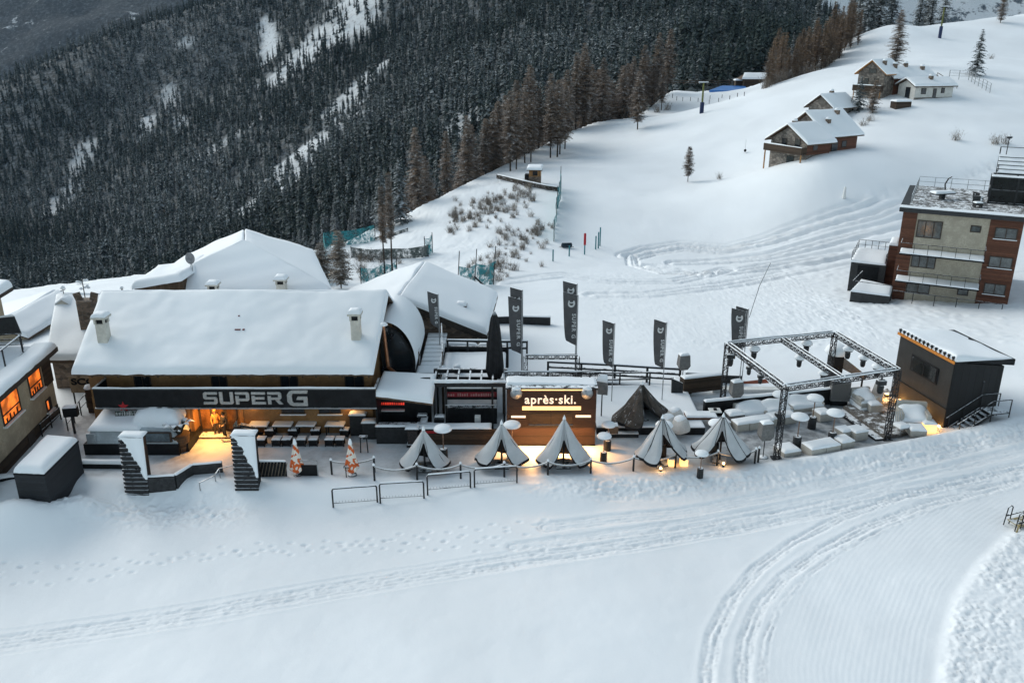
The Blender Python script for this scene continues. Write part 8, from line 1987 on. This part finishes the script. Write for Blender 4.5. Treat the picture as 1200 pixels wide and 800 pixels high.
# ================================================================ chalets on the slope
def chalet(name, label, cat, loc, rz, L, Wd, hw, rise, wall_front, wall_gable, over=.6, snow_T=.35, chim=(), balcony=None, wins=(), low=None, gwins=(), edge=None, base=-2.0):
    """ridge along local x, front wall at y=0, gable at x=0"""
    t = thing(name, label, cat, loc, rz)
    for ya in (0, Wd - .25): m = MB(); m.box(0, L, ya, ya + .25, base, hw); m.build('wall', wall_front, t)
    for x in (-.004, L - .21):
        m = MB(); m.prism([(x, .004, base), (x, Wd - .004, base), (x, Wd - .004, hw), (x, Wd / 2, hw + rise - .12), (x, .004, hw)], (.214, 0, 0)); m.build('gable_wall', wall_gable, t)
    if low: m = MB(); m.box(-.03, L + .03, -.05, -.003, base, low); m.build('stone_base', M_STONE, t)
    sl = rise / (Wd / 2); m = MB(); o = over; ze = hw - o * sl
    A_ = [(-o, -o, ze), (L + o, -o, ze), (L + o, Wd / 2, hw + rise), (-o, Wd / 2, hw + rise)]; Bq = [(L + o, Wd + o, ze), (-o, Wd + o, ze), (-o, Wd / 2 + .003, hw + rise), (L + o, Wd / 2 + .003, hw + rise)]
    for Q in (A_, Bq): m.hexa([(x, y, z) for x, y, z in Q] + [(x, y, z + .16) for x, y, z in Q])
    rf = m.build('roof', edge or M_ROOFW, t)
    m = MB()
    for Q in (A_, Bq): m.snow(*[(x, y, z + .16) for x, y, z in Q], snow_T, 10, 10, .04, int(L * 10), .13)
    m.build('roof_snow', M_SNOW, rf)
    for (x, y, h) in chim:
        zb = hw + (min(y, Wd - y)) * sl; m = MB(); m.rbox(x - .3, x + .3, y - .3, y + .3, zb - .3, zb + h, .03); c = m.build('chimney', M_STONEB, rf); m = MB(); m.lathe([(.36, 0), (.4, .06), (.3, .25), (.03, .32)], (x, y, zb + h), 10); m.build('snow_cap', M_SNOWC, c)
    for (x0, x1, z0, z1) in wins:
        m = MB(); m.box(x0, x1, -.05, -.004, z0, z1); w_ = m.build('window', M_FRAME, t); m = MB(); m.box(x0 + .08, x1 - .08, -.062, -.052, z0 + .08, z1 - .08); m.build('pane', M_GLASS, w_)
    for (y0, y1, z0, z1) in gwins:
        m = MB(); m.box(-.05, -.006, y0, y1, z0, z1); w_ = m.build('window', M_FRAME, t); m = MB(); m.box(-.062, -.052, y0 + .08, y1 - .08, z0 + .08, z1 - .08); m.build('pane', M_GLASS, w_)
    if balcony:
        zb = balcony; m = MB(); m.box(-1.1, -.06, -.1, Wd + .3, zb - .12, zb); b = m.build('balcony', M_WOODD, t); m = MB(); m.box(-1.1, -1.03, -.1, Wd + .3, zb + .003, zb + .85); m.box(-1.026, -.06, -.1, -.03, zb + .003, zb + .85); m.build('balcony_railing', M_WOODD, b); m = MB(); m.snow((-1.1, Wd + .3, zb + .85), (-1.1, -.1, zb + .85), (-1.0, -.1, zb + .85), (-1.1 + .1, Wd + .3, zb + .85), .12, 14, 2, .02, 1, .3); m.build('balcony_snow', M_SNOWC, b)
        m = MB(); m.beam((-1.0, 0, base), (-1.0, 0, zb - .12), .14); m.beam((-1.0, Wd, base), (-1.0, Wd, zb - .12), .14); m.build('balcony_post', M_WOODO, b)
    return t
k_ = on(944, 187, 100); rz = R(30)
c1 = chalet('timber_chalet', 'small two storey timber chalet with a side balcony, joined to a bigger roofed one', 'chalet', (k_.x, k_.y, k_.z), rz, 4.6, 6.6, 2.3, 2.0, M_WOODR, M_STONE, .65, .32, ((2.2, 4.6, 1.2),), .75, ((1.2, 2.1, 1.1, 1.9),), .55, ((1.2, 2.2, 1.5, 2.6), (3.6, 4.6, 1.3, 2.5), (2.0, 3.4, -.9, .2)))
off = Vector((math.cos(rz) * 5.2 - math.sin(rz) * 1.2, math.sin(rz) * 5.2 + math.cos(rz) * 1.2, 0))
c2 = chalet('timber_chalet', 'bigger timber chalet with two chimneys on a broad snow roof, behind the balconied one', 'chalet', tuple(Vector((k_.x, k_.y, k_.z)) + off), rz, 6.4, 7.6, 2.9, 2.7, M_WOODR, M_STONE, .65, .34, ((1.6, 1.5, .9), (4.9, 2.9, .9)), None, ((1.1, 2.4, .2, 2.0), (3.2, 4.2, 1.0, 1.9)), .3)
q = on(977, 125, 100); q = at_k(977, 121, 133); zq = gz(q.x, q.y)
c3 = chalet('stone_chalet', 'dark gabled stone chalet between the timber chalets and the orange edged one', 'chalet', (q.x, q.y, zq), R(38), 6.2, 4.6, 2.7, 1.7, M_STONE, M_STONE, .6, .30, ((3, 2.5, .8),), None, (), None, ((1.2, 2.2, 1.0, 2.0),))
low_wall('terrace_wall', 'stone terrace wall with snow in front of the dark gabled stone chalet', [tuple(at_k(947, 119, 128))[:2], tuple(at_k(962, 123, 127))[:2], tuple(at_k(976, 123, 127))[:2]], 1.6, .4, gz(*tuple(at_k(962, 123, 127))[:2]) - .3, M_STONE, .25)
p = at_k(953, 108, 129); t = thing('flag_mast', 'thin bare mast beside the stone chalet terrace', 'mast', (p.x, p.y, gz(p.x, p.y))); m = MB(); m.tube((0, 0, -.2), (0, 0, 4.2), .04); m.build('pole', M_GREYM, t); m = MB(); m.box(-.2, .2, -.02, .02, 3.9, 4.0); m.build('crossbar', M_GREYM, t)
q = at_k(1024, 124, 141); zq = gz(q.x, q.y)
M_ORE = mat('orange wood verge', (.42, .19, .055), .7, .2, 4, .2)
c4 = chalet('stone_chalet', 'tall stone chalet with orange wooden roof edges beside the long white house', 'chalet', (q.x + 1.2, q.y, zq), R(42), 6.0, 4.8, 4.6, 1.9, M_STONE, M_STONE, .55, .25, ((1.8, 1.2, 1.0),), 1.6, (), None, ((1.0, 1.8, 2.6, 3.6), (2.8, 3.6, 2.6, 3.6), (1.6, 3.0, 4.4, 5.2)), M_ORE, -3.0)
q = at_k(1070, 122, 138); zq = gz(q.x, q.y)
c5 = chalet('white_house', 'long low white house with shuttered windows and a snow roof below a brown balcony', 'house', (q.x, q.y, zq), R(14), 7.6, 4.4, 2.3, 1.0, mat('white wall', (.58, .56, .52), .9, .1, 2, .2), mat('white gable', (.58, .56, .52), .9, .1, 2, .2), .5, .30, ((3.9, 1.4, .9),), None, ((1.2, 2.2, .9, 1.9), (3.6, 4.3, .0, 1.8), (5.2, 5.9, 1.0, 1.9)), .35, ((1.2, 2.4, .1, 2.0),))
q2 = Vector((q.x, q.y, zq)) + Vector((math.cos(R(14)) * -.5 - math.sin(R(14)) * 5.2, math.sin(R(14)) * -.5 + math.cos(R(14)) * 5.2, 0))
c6 = chalet('rear_house', 'snow roofed house with a long brown balcony directly above the white house', 'house', tuple(q2), R(14), 8.0, 5.0, 3.4, 1.5, M_WOODR, M_STONE, .5, .3, ((1.0, 1.6, 1.3), (3.6, 2.2, 1.0), (6.6, 1.5, .9)), None, ((1.0, 2.0, 1.6, 2.8), (4, 5, 1.6, 2.8)))
rail_line('balcony_railing', 'brown railing with snow along the balcony above the white house', [tuple(q2 + Vector((.3, -.8, 2.3))), tuple(q2 + Vector((7.8, 1.0, 2.3)))], .9, M_WOODR, .7, (1, .5), .08, .08, snow=True)
t = thing('balcony_deck', 'brown balcony deck above the white house', 'deck', tuple(q2 + Vector((4, 0, 2.2)))); m = MB(); m.hexa([(-3.8, -.9, -.1), (3.9, .95, -.1), (3.6, 1.6, -.1), (-4.0, -.2, -.1), (-3.8, -.9, .05), (3.9, .95, .05), (3.6, 1.6, .05), (-4.0, -.2, .05)]); m.build('deck_boards', M_WOODD, t)
pa, pb = at_k(1092, 92, 150), at_k(1115, 106, 146)
t = thing('outdoor_stairs', 'slanting snowy stair rails climbing behind the white house', 'stairs', tuple(pb)); m = W(t)
for dx in (0, .9): m.beam(pa + Vector((dx, 0, 1)), pb + Vector((dx, 0, 1)), .1); m.beam(pa + Vector((dx, 0, .1)), pb + Vector((dx, 0, .1)), .12)
for f in (0, .25, .5, .75, 1): q = pa + (pb - pa) * f; m.beam(q - Vector((0, 0, .6)), q + Vector((0, 0, 1)), .07); m.beam(q + Vector((.9, 0, -.6)), q + Vector((.9, 0, 1)), .07); m.beam(q, q + Vector((.9, 0, 0)), .1)
m.build('stair_frame', M_WOODG, t)
p = on(1034, 82, 150); t = thing('dark_hut', 'low dark hut with a curved roof under the lone larch', 'hut', (p.x, p.y, p.z), .3); m = MB(); m.prism([(-2.2, -1, -.5), (2.2, -1, -.5), (2.2, -1, .9), (1.2, -1, 1.5), (-.2, -1, 1.8), (-1.6, -1, 1.3), (-2.2, -1, .6)], (0, 2.5, 0)); m.build('wall', M_WOODD, t); m = MB(); m.snow((-2.3, -.9, .7), (2.3, -.9, 1.0), (2.2, 1.6, 1.3), (-2.2, 1.6, 1.2), .9, 8, 6, .05, 2, .12); m.build('roof_snow', M_SNOW, t)
p = on(1008, 148, 100); t = thing('wood_shed', 'dark snow topped shed in the bushes beside the white house', 'shed', (at_k(1055, 127, 134).x, at_k(1055, 127, 134).y, gz(at_k(1055, 127, 134).x, at_k(1055, 127, 134).y)), .2); m = MB(); m.box(-1.4, 1.4, -.8, .8, -.4, 1.1); m.build('wall', M_WOODD, t); m = MB(); m.snow((-1.5, -.9, 1.1), (1.5, -.9, 1.1), (1.5, .9, 1.1), (-1.5, .9, 1.1), .35, 6, 5, .03, 3, .2); m.build('roof_snow', M_SNOWC, t)
rail_line('wire_fence', 'grey wire fence with posts beside the small conical spruce', [tuple(on(1112, 92, 100)), tuple(on(1135, 93, 100)), tuple(on(1142, 98, 100)), tuple(on(1160, 108, 100))], 1.5, M_GREYM, 1.6, (1, .66, .33), .05, .1)

# ---------------------------------------------------------------- upper piste things
M_YEL = mat('yellow paint', (.13, .14, .035), .6, .15, 4, .1); M_BLU = mat('blue padding', (.018, .03, .085), .7, .2, 4, .1)
for (u, v, lb, h_) in ((822, 134, 'lift pylon with a blue padded foot beside the pool', 6.2), (1101, 45, 'lift pylon with a blue padded foot near the top of the slope', 7.6)):
    p = on(u, v, 120); t = thing('lift_pylon', lb, 'pylon', p, .2); s = h_ / 6.2
    m = MB(); m.tube((0, 0, -.3), (0, 0, h_), .22, .17, 10); m.build('mast', M_YEL, t); m = MB(); m.lathe([(.42, -.2), (.42, 2.3 * s), (.3, 2.4 * s)], (0, 0, 0), 12); m.build('foot_padding', M_BLU, t)
    m = MB(); m.beam((-.8, 0, h_), (.8, 0, h_), .16); 
    for s_ in (-1, 1): m.beam((s_ * .9, -.4, h_ - .2), (s_ * .9, .4, h_ - .2), .12); m.beam((s_ * .5, 0, h_), (s_ * .4, 0, h_ + .6), .08)
    m.build('crossarm', M_BLACKS, t); m = MB(); m.snow((-1.1, -.1, h_ + .08), (1.1, -.1, h_ + .08), (1.1, .1, h_ + .08), (-1.1, .1, h_ + .08), .15, 6, 2, .02, 2, .3); m.build('snow_cap', M_SNOWC, t)
p0, p1, p2_, p3 = at_k(831, 109.5, 232), at_k(876, 110.5, 226), at_k(873, 104.5, 246), at_k(846, 104, 246)
t = thing('pool_cover', 'bright blue covered basin at the far end of the piste', 'pool', tuple((p0 + p2_) / 2)); m = W(t); zz_ = max(gz(q.x, q.y) for q in (p0, p1, p2_, p3)) 
m.hexa([(q.x, q.y, q.z - 1.5) for q in (p0, p1, p2_, p3)] + [(q.x, q.y, q.z + .9) for q in (p0, p1, p2_, p3)]); m.build('basin', mat('blue tarp', (.02, .14, .42), .5, .15, .6, .1), t)
p = at_k(886, 101, 246); zp = p.z
t = thing('ski_hut', 'dark wooden hut with a snow roof beside the blue basin', 'hut', (p.x, p.y, zp - 1.2)); m = MB(); m.box(-4, 3.6, -1, 4, -1, 3.2); m.build('wall', M_WOODD, t); m = MB(); m.hexa([(-5, -2, 3.2), (4.6, -2, 3.2), (4.6, 5, 3.2), (-5, 5, 3.2), (-3.5, 1, 4.6), (3, 1, 4.6), (3, 1.6, 4.6), (-3.5, 1.6, 4.6)]); rf = m.build('roof', M_ROOFW, t); m = MB(); m.snow((-5, -2, 3.3), (4.6, -2, 3.3), (3.2, 1.3, 4.7), (-3.6, 1.3, 4.7), .5, 8, 6, .05, 3, .1); m.build('roof_snow', M_SNOW, rf)
t = thing('pool_house', 'low snow roofed building right behind the blue basin', 'building', (p.x + 1, p.y - 8, zp - 2.5)); m = MB(); m.box(-3, 7, 0, 4, -1, 1.7); m.build('wall', M_BLACK, t); m = MB(); m.snow((-4, -1, 1.7), (8, -1, 1.7), (7.5, 4.5, 2.2), (-4, 4.5, 2.2), .6, 8, 6, .05, 3, .1); m.build('roof_snow', M_SNOW, t)
p = at_k(865, 98, 248); t = thing('ski_hut', 'tiny dark kiosk hut with a snow cap left of the bigger hut by the basin', 'hut', (p.x, p.y, p.z - 1.5)); m = MB(); m.box(-1, 1, -1, 1, -.5, 2.4); m.build('wall', M_WOODD, t); m = MB(); m.snow((-1.3, -1.3, 2.4), (1.3, -1.3, 2.4), (1.3, 1.3, 2.4), (-1.3, 1.3, 2.4), .5, 5, 5, .03, 3, .2); m.build('roof_snow', M_SNOWC, t)
rail_line('wooden_fence', 'brown wooden fence along the forest edge at the far end of the piste', [tuple(at_k(788, 99, 250)), tuple(at_k(868, 99, 252))], 1.1, M_WOODD, 3.5, (1, .5), .16, .16)
sp = None
for k, (u, v) in enumerate(((793, 117), (800, 118), (809, 118), (818, 119), (831, 121), (832, 116), (842, 119), (846, 115), (855, 117), (864, 114), (788, 114), (872, 113))):
    p = on(u, v, 120)
    if sp is None: sp = thing('slalom_stake', 'short dark stake in the snow before the blue basin', 'stake', p, 0, 'stakes before the basin'); m = MB(); m.tube((0, 0, -.2), (0, 0, .9), .07); m.build('stick', M_BLACK, sp)
    else: place_copy(sp, p)
p = on(873, 179, 100); t = thing('piste_marker', 'small dark piste marker on a thin pole left of the timber chalets', 'marker', p); m = MB(); m.tube((0, 0, -.2), (0, 0, 2.2), .02); m.build('pole', M_GREYM, t); m = MB(); m.lathe([(.02, 0), (.2, .1), (.2, .4), (.02, .5)], (0, 0, .1), 8); m.build('pad', M_BLACK, t)
p = on(989, 232, 70); t = thing('snow_gun_stake', 'lone white post on the groomed piste', 'post', p); m = MB(); m.lathe([(.25, -.2), (.2, .5), (.16, 1.3), (.02, 1.5)], (0, 0, 0), 10); m.build('stake', M_WHITEP, t)
M_TEAL = mat('teal padding', (.02, .17, .20), .7, .2, 4, .1); M_REDP = mat('red padding', (.42, .02, .03), .7, .15, 4, .1)
for (u, v, c, h_, lb) in ((648, 306, M_TEAL, 1.4, 'short teal padded post at the foot of the bushy bank'), (667, 300, M_TEAL, 1.3, 'teal padded post beside the dark bundle on the piste'), (685, 298, M_TEAL, 2.6, 'post with a red padded top on the piste'), (698, 292, M_TEAL, 1.7, 'teal padded post, shortest of the three close together'), (701, 291, M_TEAL, 2.1, 'teal padded post, middle one of the three close together'), (703, 288, M_TEAL, 2.4, 'teal padded post, tallest of the three close together')):
    p = on(u, v, 70); t = thing('padded_post', lb, 'post', p); m = MB(); m.tube((0, 0, -.2), (0, 0, h_), .08, .08, 8); m.build('pole', c, t)
    if 'red' in lb: m = MB(); m.lathe([(.02, 1.15), (.15, 1.2), (.15, 2.6), (.02, 2.7)], (0, 0, 0), 10); m.build('padding', M_REDP, t)
p = on(664, 290, 70); t = thing('net_bundle', 'dark bundle of rolled netting lying by the teal post', 'bundle', p); m = MB(); m.lathe([(.1, -.7), (.3, -.6), (.32, .6), (.1, .7)], (0, 0, 0), 10); m.v = [(z, y, x + .3) for x, y, z in m.v]; m.build('roll', mat('dark net', (.02, .035, .05), .9, .3, 8, .3), t); m = MB(); m.beam((.9, 0, .1), (-.9, 0, .12), .05); m.build('stick', M_BLACK, t)
# ski patrol hut and the log retaining wall
p = on(627, 214, 80); t = thing('patrol_hut', 'little wooden hut with a snow roof above the bushy bank', 'hut', (p.x, p.y, p.z), -.12); m = MB(); m.box(-.9, .9, -.8, .8, -.4, 1.05); m.build('stone_base', M_STONEB, t); m = MB(); m.box(-.9, .9, -.8, .8, 1.053, 2.1); m.build('wall', M_WOODO, t); m = MB(); m.hexa([(-1.25, -1.1, 2.0), (1.2, -1.1, 2.0), (1.2, 1.1, 2.35), (-1.25, 1.1, 2.35), (-1.25, -1.1, 2.12), (1.2, -1.1, 2.12), (1.2, 1.1, 2.47), (-1.25, 1.1, 2.47)]); rf = m.build('roof', M_ROOFW, t); m = MB(); m.snow((-1.25, -1.1, 2.12), (1.2, -1.1, 2.12), (1.2, 1.1, 2.47), (-1.25, 1.1, 2.47), .32, 6, 5, .03, 2, .16); m.build('roof_snow', M_SNOW, rf); m = MB(); m.box(-.3, .45, -.83, -.803, 1.2, 1.9); m.build('window', M_GLASS, t)
m = MB(); m.box(-1.6, -.95, -.5, .7, -.3, 1.3); m.build('lean_to', M_BLACK, t)
pts = [on(583, 209, 80), on(612, 216, 80), on(640, 222, 80), on(654, 224, 80)]
t = thing('log_wall', 'dark log retaining wall along the shelf of the little hut', 'wall', tuple(pts[0])); m = W(t)
for a, b in zip(pts[:-1], pts[1:]):
    for j in range(3): m.tube(a + Vector((-.1, 0, .05 + j * .22)), b + Vector((.1, 0, .05 + j * .22)), .12, n=7)
m.build('log', M_BARK, t); m = W(t)
for a, b in zip(pts[:-1], pts[1:]): m.snow(a + Vector((0, -.12, .6)), b + Vector((0, -.12, .6)), b + Vector((0, .2, .6)), a + Vector((0, .2, .6)), .12, 8, 2, .04, 2, .25)
m.build('snow_cap', M_SNOWC, t)
# nets
def net_mat(name, col, alpha):
    m, nt, b = nodes_of(name); b.inputs['Base Color'].default_value = (*col, 1); b.inputs['Roughness'].default_value = .9
    n1 = N(nt, 'ShaderNodeTexNoise', Scale=1.4, Detail=6.0, Roughness=.8); nt.links.new(pos(nt), n1.inputs['Vector'])
    nt.links.new(ramp(nt, n1.outputs[0], .62 - alpha * .5, .70 - alpha * .2), b.inputs['Alpha']); return m
M_NET = net_mat('teal netting', (.03, .20, .22), .55); M_NETG = net_mat('grey netting', (.07, .085, .08), .75)
def net(pts, h, label, mt, lean=0.0, post_h=None):
    pts = [Vector(p) for p in pts]; t = thing('safety_net', label, 'net', tuple(pts[0])); m = W(t); n = 10
    for a, b in zip(pts[:-1], pts[1:]):
        m.grid(lambda u_, v_: a + (b - a) * u_ + Vector((lean * v_ + .10 * math.sin(u_ * 9 + v_ * 4), .12 * math.sin(u_ * 7), h * v_ * (1 - .12 * math.sin(u_ * PI)) )), n, 5)
    m.build('netting', mt, t); m = W(t)
    for a in pts: m.tube(a - Vector((0, 0, .3)), a + Vector((lean, 0, post_h or h * 1.1)), .05, n=6)
    m.build('net_post', M_BLACKS, t); return t
net([on(341, 299, 70), on(380, 292, 70), on(440, 283, 70)], 2.4, 'long dark teal safety net along the outer edge of the road behind the roofs', M_NET)
net([on(440, 283, 70), on(478, 272, 70)], .6, 'low dark barrier at the road edge below the bushy bank', M_NETG)
net([on(412, 303, 70), on(450, 305, 70), on(502, 301, 70)], 1.5, 'grey netting hanging along the inner bend of the road', M_NETG)
net([on(498, 301, 70), on(507, 296, 70)], 2.4, 'short bright teal net at the bend of the road', M_NET)
net([on(424, 344, 62), on(452, 338, 62), on(466, 334, 62)], 2.8, 'teal net sagging down between the larch trunks behind the roofs', M_NET)
net([on(536, 340, 62), on(556, 337, 62), on(578, 333, 62)], 2.6, 'teal net on leaning poles behind the stone house roof', M_NET, .3, 4.2)
net([on(649, 283, 70), on(652, 255, 70), on(655, 236, 70)], 2.6, 'teal safety net down the edge of the bank beside the piste', M_NET)
net([on(653, 245, 70), on(657, 232, 70), on(657, 220, 70)], 3.0, 'upper end of the teal safety net below the little hut', M_NET)
t = thing('leaning_pole', 'dark pole leaning beside the net behind the stone house', 'pole', tuple(on(579, 346, 62))); a, b = on(579, 346, 62), on(579, 346, 62); m = W(t); m.tube(a, at_y(556, 324, a.y + 2), .09); m.build('pole', M_BLACK, t)
p = on(880, 372, 58); t = thing('thin_pole', 'long thin pole leaning above the flags at the truss', 'pole', tuple(p)); m = W(t); m.path([at_y(878, 372, 64), at_y(890, 335, 64), at_y(903, 308, 64)], .03, 6); m.build('pole', M_GREYM, t)
# ---------------------------------------------------------------- thin cold air over the valley
m = bpy.data.materials.new('valley air'); m.use_nodes = True; nt = m.node_tree; nt.nodes.clear()
out = nt.nodes.new('ShaderNodeOutputMaterial'); vol = nt.nodes.new('ShaderNodeVolumePrincipled')
vol.inputs['Color'].default_value = (.50, .72, 1.0, 1); vol.inputs['Density'].default_value = .00003; vol.inputs['Anisotropy'].default_value = .0
nt.links.new(vol.outputs[0], out.inputs['Volume'])
b_ = MB(); b_.box(-2600, 2600, -60, 3300, -1500, 520); hz = b_.build('haze', m); tag(hz, 'thin bluish air over the valley', kind='stuff')
